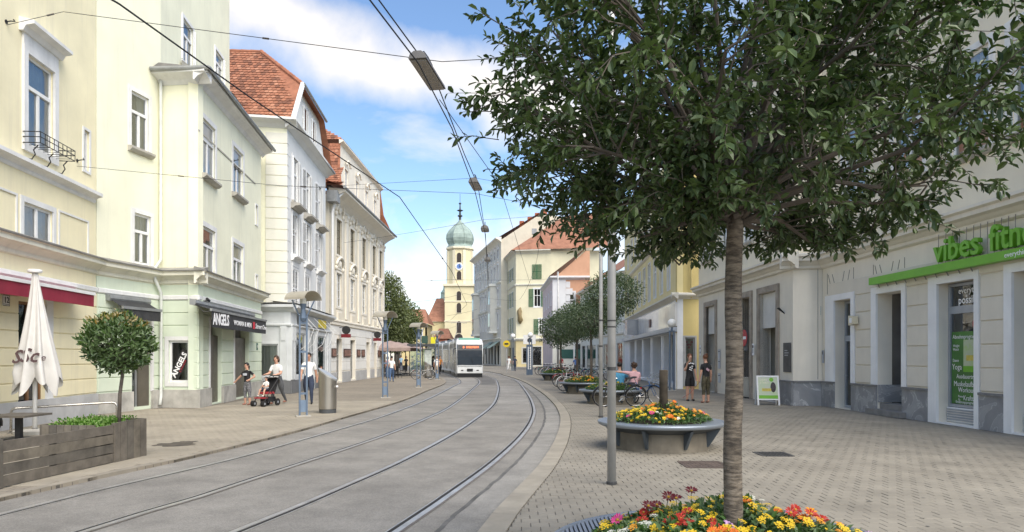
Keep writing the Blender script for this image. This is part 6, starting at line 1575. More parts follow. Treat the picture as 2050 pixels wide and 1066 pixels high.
# planters: (centre, name hint)
PL = [(1.325, 4.2), (2.70, 12.7), (3.5, 24.7), (3.28, 31.6), (3.05, 48.4)]
RP, HP = 1.13, .49
conc = M('concrete', (.19, .165, .125), .9, .2, 2.5, .006, 30, streak=.5, dirt=(.10, .09, .07)); conc_b = M('planter_steel', (.10, .12, .14), .45, .1, 2, metal=.5)
rimm = M('rim_grating', (.27, .305, .345), .42, .08, 2, metal=.55); soil = M('soil', (.035, .026, .018), .95, .3, 8, .02, 20)
for i, (x, y) in enumerate(PL):
    lb = ['round concrete planter with ribbed steel bench rim around the large globe tree', 'round concrete planter with steel bench rim around a cut tree stump', 'round planter bench with bicycles leaning on it and two people seated', 'round planter bench with a bicycle wheel over its rim and yellow flowers', 'small round planter bench beside the long row of parked bicycles'][i]
    P = T(x, y, 0); t = thing('planter', lb, 'planter', (x, y, 0), group='round planter benches on the pavement')
    MB().lathe([(.01, .44), (.80, .44), (.82, .40), (.84, .0)], 32).build('base', conc, t, P)
    MB().lathe([(.80, .44), (.80, HP - .005), (.78, HP - .005), (.78, .40)], 32).build('inner_ring', conc_b, t, P, smooth=False)
    MB().lathe([(RP - .03, HP - .075), (RP, HP - .06), (RP + .01, HP - .02), (RP, HP), (RP - .035, HP), (RP - .035, HP - .075)], 48).build('rim_edge', rimm, t, P, smooth=True)
    MB().lathe([(.82, .31), (RP - .03, HP - .075)], 48).build('apron', M('apron_dark', (.07, .08, .09), .5, .15, 2, metal=.3), t, P, smooth=True) if i else None
    ns_ = 40 if i < 2 else 24
    if i == 0:
        # ribbed seat: straight parallel bars, cut by the ring; one part for each bar
        xx = -RP + .05
        while xx < RP - .04:
            yo = sqrt(max(0, (RP - .035) ** 2 - xx * xx)); yi = sqrt(max(0, .80 ** 2 - xx * xx))
            for (a, b) in (((yi, yo), (-yo, -yi)) if abs(xx) < .80 else ((-yo, yo),)):
                MB().box(xx - .010, xx + .010, a, b, HP - .035, HP - .003).build('seat_bar', rimm, t, P)
            xx += .031
        MB().lathe([(.80, HP - .05), (RP - .035, HP - .05)], 48).build('seat_tray', M('tray_dark', (.10, .12, .14), .6, .1, metal=.4), t, P)
    else:
        MB().lathe([(.79, HP - .004), (RP - .034, HP - .004)], 48).build('seat', rimm, t, P)
    for k in range(8):
        g_ = MB(); g_.prism([(.825, .06), (.86, .06), (RP - .06, HP - .10), (.825, HP - .10)], 'y', -.025, .025, X=RZ(pi / 4 * k + .3)); g_.build('bracket', conc_b, t, P)
    MB().lathe([(.005, HP + .06), (.4, HP + .04), (.78, HP - .03)], 24).build('soil', soil, t, P)
# flower beds
pet = {'yellow': M('petal_yellow', (.72, .48, .015), .6, .15, 30), 'gold': M('petal_gold', (.72, .30, .02), .6, .15, 30), 'orange': M('petal_orange', (.66, .17, .015), .6, .2, 30), 'red': M('petal_red', (.42, .03, .015), .6, .2, 30), 'crimson': M('petal_crimson', (.13, .008, .014), .6, .2, 30), 'pink': M('petal_pink', (.55, .05, .22), .6, .15, 30), 'mauve': M('petal_mauve', (.50, .30, .50), .6, .15, 30), 'white': M('petal_white', (.7, .7, .58), .6, .1, 30)}
cen = M('flower_centre', (.45, .24, .02), .8, .2, 40); stem_m = M('stem_green', (.07, .14, .03), .6, .15, 20)
def daisy(col, r, npet=14):
    m = MB()
    for i in range(npet):
        a = 2 * pi * i / npet + random.uniform(-.08, .08); d = Vector((cos(a), sin(a), 0)); s = Vector((-sin(a), cos(a), 0)); w = r * .17; up = r * random.uniform(.22, .38)
        p0, p1, p2 = d * r * .12, d * r * .65 + Vector((0, 0, up)), d * r + Vector((0, 0, up * .9))
        m.quad(p0, p1 - s * w, p2, p1 + s * w)
    m.ball((0, 0, r * .10), r * .22, 8, 5, mi=1, sc=(1, 1, .6)); m.tube([(0, 0, 0), (0, 0, -r * 3.5)], r * .05, 4, mi=2)
    return m.mesh('flower_head', [pet[col], cen, stem_m], fix=False)
def umbel(col, r):
    m = MB()
    for i in range(15):
        a = i * 2.4; q = sqrt(i / 15) * r * .85; c = Vector((q * cos(a), q * sin(a), r * .35 * (1 - (q / r) ** 2)))
        for k in range(5):
            b = 2 * pi * k / 5 + i; w = r * .17; d = Vector((cos(b), sin(b), .25)); s = Vector((-sin(b), cos(b), 0))
            m.quad(c, c + d * w * .9 - s * w * .5, c + d * w * 1.3, c + d * w * .9 + s * w * .5)
    m.tube([(0, 0, .0), (0, 0, -r * 3)], r * .06, 4, mi=1)
    return m.mesh('flower_head', [pet[col], stem_m], fix=False)
random.seed(11)
lib = {c: [daisy(c, 1.0, random.choice((12, 15))) for _ in range(2)] for c in ('orange', 'red', 'crimson', 'mauve', 'pink', 'gold')}
lib['yellow'] = [umbel('yellow', 1.0) for _ in range(3)]; lib['umb_gold'] = [umbel('gold', 1.0) for _ in range(2)]; lib['white'] = [umbel('white', 1.0)]
def bed(idx, label, nfl, nleaf, leafL, hmax, palette, fr_, rad=.84, spill=0.0):
    x, y = PL[idx]; t = thing('flower_bed', label, 'flowers', (x, y, HP), group='flower beds in the round planters')
    random.seed(40 + idx); m = MB()
    def hgt(px_, py_):
        q = sqrt(px_ * px_ + py_ * py_) / rad; return HP + hmax * (1 - .75 * q ** 2.5) * (.72 + .28 * sin(px_ * 6 + 1) * sin(py_ * 5 + idx))
    for _ in range(nleaf):
        a = random.random() * 2 * pi; q = sqrt(random.random()) * rad * (1.04 + spill); px_, py_ = q * cos(a), q * sin(a)
        z = HP + (hgt(px_, py_) - HP) * random.random() ** .45
        add_leaf(m, Vector((x + px_, y + py_, z)), Vector((cos(a) * .6, sin(a) * .6, random.uniform(-.1, .8))) + rv(.5), Vector((0, 0, 1)) + rv(.4), leafL * random.uniform(.6, 1.3), leafL * .5)
    tag(m.build('foliage', leaf_bed, t, fix=False), kind='stuff')
    pts = []
    tries = 0
    while len(pts) < nfl and tries < nfl * 60:
        tries += 1; a = random.random() * 2 * pi; q = sqrt(random.random()) * rad * 1.0; px_, py_ = q * cos(a), q * sin(a)
        if idx in (0, 1) and q < .1: continue
        if any((px_ - u) ** 2 + (py_ - v) ** 2 < .0022 for u, v in pts): continue
        pts.append((px_, py_))
    # drifts: neighbouring flowers tend to share a colour
    seeds = [(random.uniform(-rad, rad), random.uniform(-rad, rad), c) for c in random.choices([p[0] for p in palette], [p[1] for p in palette], k=26)]
    for (px_, py_) in pts:
        c = min(seeds, key=lambda s: (s[0] - px_) ** 2 + (s[1] - py_) ** 2)[2] if random.random() < .75 else random.choices([p[0] for p in palette], [p[1] for p in palette])[0]
        r_ = {'yellow': .026, 'umb_gold': .025, 'white': .022}.get(c, .036) * fr_ * random.uniform(.75, 1.2)
        z = hgt(px_, py_) + random.uniform(-.03, .05); od = Vector((px_, py_, 0)) * .55 + Vector((0, -.35, 1)) + rv(.22); R_ = od.to_track_quat('Z', 'Y').to_matrix().to_4x4()
        put('flower_head', random.choice(lib[c]), T(x + px_, y + py_, z) @ R_ @ RZ(random.random() * 6) @ Matrix.Scale(r_, 4), t)
    return t, hgt
t, hg = bed(0, 'yellow, orange and red flowers filling the near planter around the globe tree', 300, 5200, .055, .27, [('yellow', 8), ('umb_gold', 3), ('orange', .7), ('red', .45), ('mauve', .12), ('white', .2), ('pink', .08)], 1.2, rad=.80)
x, y = PL[0]
for (px_, py_, dz, c, r_) in ((-.42, .44, .12, 'crimson', .048), (-.36, .46, .11, 'crimson', .040), (-.28, .47, .15, 'crimson', .052), (-.24, .42, .13, 'crimson', .045), (-.13, .46, .14, 'crimson', .048), (-.66, .2, .06, 'pink', .05), (.47, .0, .08, 'red', .045), (.40, .06, .09, 'red', .042), (.55, .03, .06, 'red', .045), (.34, -.02, .07, 'red', .042), (.52, .12, .11, 'gold', .045), (.62, -.42, .1, 'mauve', .055), (.72, -.38, .1, 'orange', .055), (.78, -.46, .08, 'orange', .06), (-.55, -.62, .12, 'red', .05), (-.35, -.66, .12, 'orange', .05)):
    z = hg(px_, py_) + dz * .7
    put('flower_head', random.choice(lib[c]), T(x + px_, y + py_, z) @ (Vector((px_ * .3, -.5, 1)) + rv(.15)).to_track_quat('Z', 'Y').to_matrix().to_4x4() @ Matrix.Scale(r_, 4), t)
bed(1, 'yellow and orange flowers around the cut stump in the second planter', 220, 3600, .06, .34, [('yellow', 6), ('umb_gold', 3), ('orange', 1.6), ('pink', .15), ('white', .5)], 1.45)
bed(2, 'green foliage with few yellow flowers behind the leaning bicycles', 50, 2200, .075, .30, [('yellow', 5), ('umb_gold', 2)], 1.4)
bed(3, 'yellow flower mound in the planter with a bicycle wheel over its rim', 110, 2200, .075, .30, [('yellow', 6), ('umb_gold', 3), ('orange', 1)], 1.5)
bed(4, 'low green planting in the planter beside the bicycle row', 20, 1200, .10, .28, [('yellow', 4)], 1.8)
# stump
st = thing('tree_stump', 'cut off brown tree stump standing in the second planter', 'stump', (2.75, 12.7, .45))
MB().tube([(2.75, 12.7, .45), (2.755, 12.7, .8), (2.75, 12.7, 1.1), (2.755, 12.7, 1.40)], [.085, .078, .075, .078], 14).build('trunk', M('bark_stump', (.038, .03, .02), .9, .3, 8, .01, 25), st, smooth=True)
MB().tube([(2.755, 12.7, 1.401), (2.755, 12.7, 1.404)], .072, 14).build('cut_face', M('cut_wood', (.16, .12, .08), .9, .25, 15), st)
# street trees in the far planters
small_tree('clipped round tree behind the two metal poles, above the seated couple', 3.55, 24.7, .45, 3.85, (1.05, 1.05, .82), 5200, .085, leaf_mid, .06, 61, 'round street trees in planters')
small_tree('clipped round tree over the planter with the leaning bicycle', 3.75, 33.2, .2, 3.5, (1.45, 1.4, .95), 6000, .10, leaf_mid, .07, 62, 'round street trees in planters')
small_tree('round tree beside the thin far pole', 3.9, 42.0, .1, 3.7, (1.7, 1.7, 1.1), 6000, .12, leaf_mid, .08, 63, 'round street trees in planters')
small_tree('round tree standing over the bicycle row', 3.4, 49.0, .1, 3.5, (1.6, 1.5, 1.2), 5000, .13, leaf_mid, .08, 64, 'round street trees in planters')
# plane trees on the square at the left
for (x, y, zc, er, sd, lb) in ((-13.2, 72.0, 6.4, (2.6, 2.6, 4.0), 71, 'tall green plane tree standing just past the beige house'), (-14.0, 84.0, 5.4, (3.4, 3.2, 3.4), 72, 'broad plane tree over the cafe awnings on the square'), (-15.8, 98.0, 5.6, (3.0, 3.0, 2.9), 73, 'yellowish plane tree nearest the white town house')):
    small_tree(lb, x, y, 0, zc, er, 7500, .30, leaf_far, .2, sd, 'plane trees on the square', 'plane_tree', clump=26, nb=14)
# ================================================================= people
skin_m = [M('skin_a', (.52, .30, .21), .55, .05, 9), M('skin_b', (.42, .23, .15), .55, .05, 9)]
def cloth(nm, c, var=.12, sc=9, tint=None): return M('cloth_' + nm, c, .85, var, sc, tint=tint)
hair_m = {'brown': M('hair_brown', (.055, .028, .015), .6, .3, 30), 'dark': M('hair_dark', (.012, .010, .009), .5, .3, 30), 'ginger': M('hair_ginger', (.13, .05, .022), .6, .3, 30), 'grey': M('hair_grey', (.22, .2, .18), .7, .2, 30)}
def person(label, x, y, H, rz, top, legs, hair, pose, sleeve=.55, leglen=1.0, shoes=None, sk=0, hairstyle='short', lvl=2, z=0.0, fat=1.0, group=None, shortw=False, fingers=True):
    """one continuous skinned figure; pose gives unit-ish directions for each limb (figure faces -Y)"""
    V = []; RAD = []; E = []; SEG = []
    def v(p, r): V.append(Vector(p)); RAD.append(r if isinstance(r, tuple) else (r, r)); return len(V) - 1
    def seg(a, b, reg, side=0): E.append((a, b)); SEG.append((a, b, reg))
    ph = pose.get('hip', .52); lean = pose.get('lean', (0, 0))
    f = fat
    pel = v((0, 0, ph), (.082 * f, .062 * f)); sp = v((lean[0] * .1, lean[1] * .1, ph + .10), (.074 * f, .055 * f)); ch = v((lean[0] * .2, lean[1] * .2, ph + .215), (.092 * f, .062 * f)); nb = v((lean[0] * .29, lean[1] * .29, ph + .295), (.05, .04)); nk = v((lean[0] * .32, lean[1] * .32 - .004, ph + .328), .030)
    hd = pose.get('head', (0, -.01)); b0 = Vector((lean[0] * .34, lean[1] * .34, ph + .33))
    chn = v(b0 + Vector((hd[0] * .6, hd[1] * .6 - .008, .028)), (.036, .042)); mid = v(b0 + Vector((hd[0], hd[1], .075)), (.047, .056)); tp = v(b0 + Vector((hd[0], hd[1] + .006, .118)), (.041, .048))
    seg(pel, sp, 'torso'); seg(sp, ch, 'torso'); seg(ch, nb, 'torso'); seg(nb, nk, 'neck'); seg(nk, chn, 'head'); seg(chn, mid, 'head'); seg(mid, tp, 'head')
    for s, key in ((-1, 'r'), (1, 'l')):
        sh = v((lean[0] * .27 + s * .088 * f, lean[1] * .27, ph + .262), .038 * f); ua, fa = [Vector(q).normalized() for q in pose['arm_' + key]]
        el0 = V[sh] + ua * .09; elm = v(el0, .032 * f); el = v(V[sh] + ua * .165, .026); fm = v(V[el] + fa * .06, .025); wr = v(V[el] + fa * .14, .0165); pa = v(V[wr] + fa * .035, (.016, .022))
        seg(nb if False else ch, sh, 'torso'); seg(sh, elm, 'uarm'); seg(elm, el, 'uarm2'); seg(el, fm, 'farm'); seg(fm, wr, 'farm'); seg(wr, pa, 'hand')
        if fingers:
            ax = fa.cross(Vector((0, 1, 0))); ax = ax.normalized() if ax.length > .1 else Vector((1, 0, 0)); cu = fa.cross(ax)
            for q in range(4):
                a1 = v(V[pa] + fa * .022 + ax * (q - 1.5) * .0085, .0062); a2 = v(V[a1] + fa * (.020 + .004 * (q in (1, 2))) + cu * .010, .0052); seg(pa, a1, 'hand'); seg(a1, a2, 'hand')
            t1 = v(V[wr] + fa * .022 + ax * .022, .0065); t2 = v(V[t1] + fa * .022 + ax * .006, .0055); seg(wr, t1, 'hand'); seg(t1, t2, 'hand')
        th, sn = [Vector(q).normalized() for q in pose['leg_' + key]]
        hp = v((s * .048 * f, 0, ph - .022), (.062 * f, .064 * f)); tm = v(V[hp] + th * .12, (.060 * f if not shortw else .064, .060 * f if not shortw else .064)); te = v(V[hp] + th * .185, .050 * f if not shortw else .063); kn = v(V[hp] + th * .243, .038 if not shortw else .037)
        cf = v(V[kn] + sn * .085, .036); an = v(V[kn] + sn * .225, .0225); hl = v(V[an] + Vector((0, .012, -.022)), .024); toe = v(V[an] + Vector((pose.get('toe', 0) * .05, -.09, -.028)), (.020, .016))
        seg(pel, hp, 'pelvis'); seg(hp, tm, 'thigh'); seg(tm, te, 'thigh'); seg(te, kn, 'thigh2'); seg(kn, cf, 'shin'); seg(cf, an, 'shin2'); seg(an, hl, 'foot'); seg(hl, toe, 'foot')
    # lowest point on the ground
    me = bpy.data.meshes.new('body'); me.from_pydata([tuple(p * H) for p in V], E, [])
    o = bpy.data.objects.new('body', me); TMP.collection.objects.link(o)
    md = o.modifiers.new('skin', 'SKIN'); md.use_smooth_shade = True; md.branch_smoothing = .4
    for i, sv_ in enumerate(me.skin_vertices[0].data): sv_.radius = (RAD[i][0] * H, RAD[i][1] * H); sv_.use_root = (i == pel)
    ss = o.modifiers.new('sub', 'SUBSURF'); ss.levels = lvl; ss.render_levels = lvl
    TMP.view_layers[0].update(); me2 = bpy.data.meshes.new_from_object(o.evaluated_get(TMP.view_layers[0].depsgraph)); bpy.data.objects.remove(o); bpy.data.meshes.remove(me)
    sks = skin_m[sk]; shoe = shoes or cloth('black', (.02, .02, .021))
    mats = [sks, top, legs, shoe]; me2.materials.clear()
    for m in mats: me2.materials.append(m)
    A = [(V[a] * H, (V[b] - V[a]) * H, max(RAD[a][0], RAD[b][0]) * H, r) for a, b, r in SEG]; idx = []
    for pl in me2.polygons:
        c = pl.center; best = 9; br_ = 'torso'; bt = 0
        for (a, d, rr_, rg) in A:
            dd = d.length_squared; t_ = max(0, min(1, (c - a).dot(d) / dd)) if dd > 0 else 0; q = (c - a - d * t_).length / (rr_ + .01)
            if q < best: best = q; br_ = rg; bt = t_
        k = {'torso': 1, 'pelvis': 2, 'thigh': 2, 'neck': 0, 'head': 0, 'hand': 0, 'foot': 3, 'uarm': 1}.get(br_)
        if br_ == 'torso' and c.z < (ph + .01) * H: k = 2
        if br_ in ('torso', 'neck') and c.z > (ph + .302) * H: k = 0
        if br_ == 'uarm2': k = 1 if sleeve > .9 or bt < sleeve - .3 else 0
        if br_ == 'farm': k = 1 if sleeve > 1.5 else 0
        if br_ == 'thigh2': k = 2 if leglen > .55 else 0
        if br_ in ('shin', 'shin2'): k = 2 if leglen > (.6 if br_ == 'shin' else .9) else 0
        idx.append(k)
    me2.polygons.foreach_set('material_index', idx); me2.shade_smooth()
    zmin = min(p.co.z for p in me2.vertices)
    P = T(x, y, z - (zmin if pose.get('ground', True) else 0)) @ RZ(rz)
    t = thing('person', label, 'person', Mw=P, group=group); put('body', me2, P, t)
    hc = (b0 + Vector((hd[0], hd[1], .082))) * H
    h = MB(); hr = .058 * H
    h.ball((hc.x, hc.y + .010 * H, hc.z + .018 * H), hr, 14, 10, sc=(.93, 1.0, .95))
    # cut the face out of the cap
    keep = [fc for fc in h.f if sum(h.v[i][1] for i in fc) / 4 > hc.y - .030 * H or sum(h.v[i][2] for i in fc) / 4 > hc.z + .040 * H]
    keep = [fc for fc in keep if sum(h.v[i][2] for i in fc) / 4 > hc.z - .030 * H or hairstyle in ('long', 'bob')]
    h.f = keep; h.m = [0] * len(keep)
    if hairstyle == 'bun': h.ball((hc.x, hc.y + .05 * H, hc.z + .062 * H), .026 * H, 8, 6)
    if hairstyle == 'tail': h.tube([(hc.x, hc.y + .05 * H, hc.z + .02 * H), (hc.x, hc.y + .085 * H, hc.z - .03 * H), (hc.x + .01, hc.y + .08 * H, hc.z - .11 * H)], [.02 * H, .022 * H, .006 * H], 8)
    if hairstyle in ('long', 'bob'):
        for sg in (-1, 1): h.tube([(hc.x + sg * .04 * H, hc.y + .015 * H, hc.z + .02 * H), (hc.x + sg * .052 * H, hc.y + .02 * H, hc.z - .03 * H), (hc.x + sg * .045 * H, hc.y + .02 * H, hc.z - .075 * H)], [.022 * H, .024 * H, .012 * H], 8)
    if hairstyle == 'curly':
        for q in range(26): d = rv().normalized(); h.ball((hc.x + d.x * .05 * H, hc.y + .012 * H + d.y * .05 * H, hc.z + .02 * H + d.z * .05 * H), .026 * H, 6, 5)
    tag(h.build('hair', hair_m[hair], t, P, smooth=True), kind=None)
    if lvl == 2:
        for sg in (-1, 1):
            MB().ball((hc.x + sg * .018 * H, hc.y - .047 * H, hc.z - .002 * H), .0065 * H, 6, 5).build('eye', hair_m['dark'], t, P, smooth=True)
            MB().ball((hc.x + sg * .048 * H, hc.y + .002 * H, hc.z - .008 * H), .014 * H, 6, 5, sc=(.4, .8, 1.1)).build('ear', sks, t, P, smooth=True)
        MB().ball((hc.x, hc.y - .053 * H, hc.z - .014 * H), .010 * H, 6, 5, sc=(.8, 1, 1.3)).build('nose', sks, t, P, smooth=True)
        MB().ball((hc.x, hc.y - .046 * H, hc.z - .034 * H), .012 * H, 6, 5, sc=(1.3, .5, .4)).build('mouth', M('lips', (.32, .10, .09), .5, 0), t, P, smooth=True)
    return t, P
D = (0, 0, -1)
stand = dict(arm_r=((-.22, .03, -1), (-.10, -.18, -1)), arm_l=((.22, .03, -1), (.10, -.18, -1)), leg_r=((-.04, -.03, -1), (-.02, .04, -1)), leg_l=((.05, .04, -1), (.03, .02, -1)))
walk = dict(arm_r=((-.2, .30, -1), (-.12, .02, -1)), arm_l=((.2, -.28, -1), (.1, -.55, -1)), leg_r=((-.03, -.34, -1), (-.02, -.02, -1)), leg_l=((.03, .26, -1), (.02, .58, -1)))
walk2 = dict(arm_r=((-.2, -.28, -1), (-.1, -.5, -1)), arm_l=((.2, .30, -1), (.12, .05, -1)), leg_r=((-.03, .24, -1), (-.02, .55, -1)), leg_l=((.03, -.32, -1), (.02, -.02, -1)))
black_c = cloth('black', (.018, .018, .02)); white_c = cloth('white', (.72, .72, .70), .06); navy = cloth('navy', (.03, .04, .07)); grey_c = cloth('grey', (.10, .105, .11)); camo = cloth('camo', (.085, .075, .045), .5, 16); blue_c = cloth('blue', (.10, .36, .58)); pink_c = cloth('pink', (.60, .36, .38)); pattern = cloth('pattern', (.016, .018, .025), .0)
patt = M('cloth_floral', (.012, .014, .02), .8, .3, 30, tint=(.30, .30, .31)); jeans = cloth('jeans', (.07, .12, .22)); beige_c = cloth('beige', (.45, .36, .26)); red_c = cloth('red', (.33, .03, .04)); flesh = cloth('sandal', (.30, .14, .10)); green_c = cloth('green', (.10, .2, .1))
random.seed(4)
# family on the left pavement
g = G(495, 811); p1 = dict(stand); p1['arm_r'] = ((-.75, -.10, -.8), (-.75, -.25, -.75)); p1['arm_l'] = ((.75, .30, -.8), (-.45, -.45, -.35)); p1['head'] = (-.012, -.012)
t, P = person('girl in black shirt and black white patterned trousers by the mint door', g.x, g.y, 1.42, R(-22), black_c, patt, 'dark', p1, hairstyle='tail', shoes=flesh, leglen=.85)
MB().box(-.085, .085, -.118, -.108, .98, 1.06).build('shirt_print', M('print_pale2', (.6, .62, .68), .7, .3, 25), t, P)
g = G(556, 809); p1 = dict(walk); p1['arm_r'] = ((-.25, -.30, -.9), (.10, -.95, -.15)); p1['arm_l'] = ((.25, -.30, -.9), (-.10, -.95, -.15)); p1['lean'] = (0, -.12)
t, P = person('woman in white blouse and grey trousers pushing the pushchair', g.x, g.y, 1.68, R(-20), white_c, grey_c, 'brown', p1, hairstyle='long', sleeve=.6, fat=1.14, shoes=flesh)
g = G(618, 809); t, P = person('man in white shirt and dark trousers walking behind the lamp post', g.x, g.y, 1.78, R(10), white_c, navy, 'dark', walk2, sleeve=.7, fat=1.1, sk=1)
# pushchair
g = G(533, 813); P = T(g.x, g.y, 0) @ RZ(R(-20)); pc = thing('pushchair', 'black pushchair with red seat carrying a small child', 'pushchair', Mw=P)
for sx in (-1, 1):
    for (yy, dx, nm) in ((-.38, .09, 'front'), (.32, .0, 'rear')):
        for d_ in ((-.035, .035) if nm == 'front' else (0,)):
            w = put('wheel', MB().tube([(-.022, 0, 0), (.022, 0, 0)], .095 if nm == 'front' else .12, 16).mesh('wheel', ink), P @ T(sx * .2 + d_, yy, .096 if nm == 'front' else .121), pc)
            MB().tube([(-.025, 0, 0), (.025, 0, 0)], .04, 10).build('hub', alu, w, WM[w])
    MB().tube([(sx * .2, -.38, .1), (sx * .19, -.1, .45), (sx * .2, .25, .8), (sx * .19, .45, 1.0)], .014, 6).build('frame_tube', iron, pc, P); MB().tube([(sx * .2, .32, .12), (sx * .19, .0, .5)], .014, 6).build('frame_tube', iron, pc, P)
MB().tube([(-.19, .45, 1.0), (.19, .45, 1.0)], .018, 6).build('handle', ink, pc, P)
MB().box(-.19, .19, -.16, .18, .40, .47).build('seat', red_c, pc, P); MB().box(-.19, .19, .0, .06, 0, .5, X=T(0, .15, .44) @ RX(R(-22))).build('backrest', black_c, pc, P); MB().box(-.19, .19, -.36, -.16, .26, .30).build('footrest', red_c, pc, P)
hood = MB(); hood.lathe([(.24, -.21), (.24, .21)], 10, X=T(0, .22, .72) @ RY(R(90)), a0=R(95), a1=R(205)); hood.build('hood', M('pram_hood', (.10, .09, .08), .8, .15, 8), pc, P, fix=False); MB().box(-.16, .16, -.1, .28, .14, .3).build('basket', black_c, pc, P)
sit = dict(hip=.30, arm_r=((-.25, -.35, -.8), (.35, -.8, -.1)), arm_l=((.25, -.35, -.8), (-.35, -.8, -.1)), leg_r=((-.25, -1, .08), (-.05, -.35, -1)), leg_l=((.25, -1, .08), (.05, -.35, -1)), ground=False)
t, P2 = person('toddler in white top sitting in the black pushchair', g.x + sin(R(-20)) * 0, g.y + .02, .86, R(-20), white_c, navy, 'dark', sit, hairstyle='short', leglen=.5, z=.30, lvl=2, shoes=white_c)
# couple talking on the right
g = G(1381, 803); p1 = dict(stand); p1['arm_r'] = ((-.35, -.35, -1), (.15, -.45, .95)); p1['lean'] = (0, .02)
t, P = person('man in black printed shirt and black shorts talking on the phone', g.x, g.y, 1.73, R(14), black_c, black_c, 'ginger', p1, leglen=.5, shortw=True, shoes=black_c)
m = MB()
random.seed(8)
for (u, w_) in ((-.09, 1.36), (-.04, 1.38), (.03, 1.37), (.08, 1.35), (-.05, 1.22), (.02, 1.19), (-.01, 1.12), (.03, 1.26), (-.07, 1.15)): m.box(u - .025, u + .03, -.128, -.119, w_ - .016, w_ + .016, X=T(0, 0, 0))
tag(m.build('shirt_print', inkw, t, P), kind='stuff')
g = G(1413, 807); p1 = dict(stand); p1['head'] = (.01, -.012)
t, P = person('woman in black shirt with pink print and camouflage trousers, hair in bun', g.x, g.y, 1.70, R(200), black_c, camo, 'ginger', p1, hairstyle='bun', leglen=.85, shoes=flesh)
tag(MB().box(-.075, .06, .098, .112, 1.12, 1.20, X=T(0, 0, 0) @ T(0, 0, 1.16) @ RY(R(-35)) @ T(0, 0, -1.16)).build('shirt_print', M('print_pink', (.55, .36, .42), .7, .4, 30), t, P))
MB().tube([(.17, -.05, .72), (.19, -.12, .70), (.35, -.45, .30), (.5, -.7, .12)], .006, 5).build('leash', red_c, t, P)
# couple on the planter bench, seen from behind
sb = dict(hip=.27, arm_r=((-.3, -.3, -.9), (.3, -.8, -.3)), arm_l=((.3, -.3, -.9), (-.3, -.8, -.3)), leg_r=((-.12, -1, 0), (0, -.1, -1)), leg_l=((.12, -1, 0), (0, -.1, -1)), ground=False)
bx, by = PL[2]
s2_ = dict(sb); t, P = person('person in bright blue shirt seated on the planter bench, seen from behind', bx + .42, by + .80, 1.72, R(180), blue_c, grey_c, 'dark', s2_, z=HP - .345, fat=1.35, hairstyle='short')
s2_ = dict(sb); s2_['arm_r'] = ((-.3, -.3, -.9), (.3, -.8, -.3)); s2_['arm_l'] = ((.95, .12, .12), (.95, -.1, .05)); s2_['arm_r'] = sb['arm_r']
t, P = person('person with curly brown hair and pink shirt seated with arm round the neighbour', bx + .92, by + .62, 1.70, R(198), pink_c, jeans, 'brown', s2_, z=HP - .345, fat=1.25, hairstyle='curly', sleeve=1.0)
# people further away
far = [('man in pale shirt walking past the cafe chairs', 784, 765, white_c, jeans, 'dark', 'short', walk, 190), ('woman in pink top and jeans beside the beige house corner', 776, 757, pink_c, jeans, 'brown', 'long', stand, 150), ('man in light blue shirt under the cafe awnings', 803, 742, cloth('sky', (.3, .45, .55)), navy, 'dark', 'short', stand, 180), ('woman in dark dress near the tram stop shelter', 813, 745, black_c, black_c, 'brown', 'long', walk, 20), ('man in dark jacket walking to the tram stop', 826, 743, navy, jeans, 'dark', 'short', walk2, 180),
       ('man in white shirt waiting beside the tram', 874, 755, white_c, beige_c, 'grey', 'short', stand, 170), ('woman in grey coat waiting beside the tram', 867, 752, grey_c, navy, 'brown', 'bob', stand, 200), ('person in orange top beside the tram front', 881, 750, cloth('orange', (.5, .2, .05)), black_c, 'dark', 'short', walk, 30),
       ('woman in white skirt crossing near the yellow sign', 1019, 742, white_c, white_c, 'ginger', 'long', walk, 175), ('man in navy clothes walking beside the globe lamp', 1031, 744, navy, navy, 'dark', 'short', walk2, 170), ('woman in brown jacket on the far pavement by the awnings', 969, 727, cloth('tan', (.3, .2, .12)), black_c, 'ginger', 'long', walk, 10), ('person in dark clothes under the sage awning', 1003, 731, black_c, jeans, 'brown', 'short', stand, 40),
       ('person in red shirt among the parked bicycles', 1124, 744, red_c, grey_c, 'dark', 'short', stand, 185), ('person with blue backpack walking behind the bicycles', 1152, 750, cloth('bluebag', (.08, .15, .35)), grey_c, 'dark', 'short', walk, 185), ('child in beige shirt behind the steel litter bin', 643, 790, beige_c, grey_c, 'ginger', 'short', stand, 10)]
for (lb, px_, py_, tp_, lg, hr_, hs, po, an) in far:
    g = G(px_, py_); Hh = 1.2 if 'child' in lb else random.uniform(1.64, 1.8)
    person(lb, g.x, g.y, Hh, R(an), tp_, lg, hr_, po, hairstyle=hs, lvl=1, fingers=False, leglen=1.0)
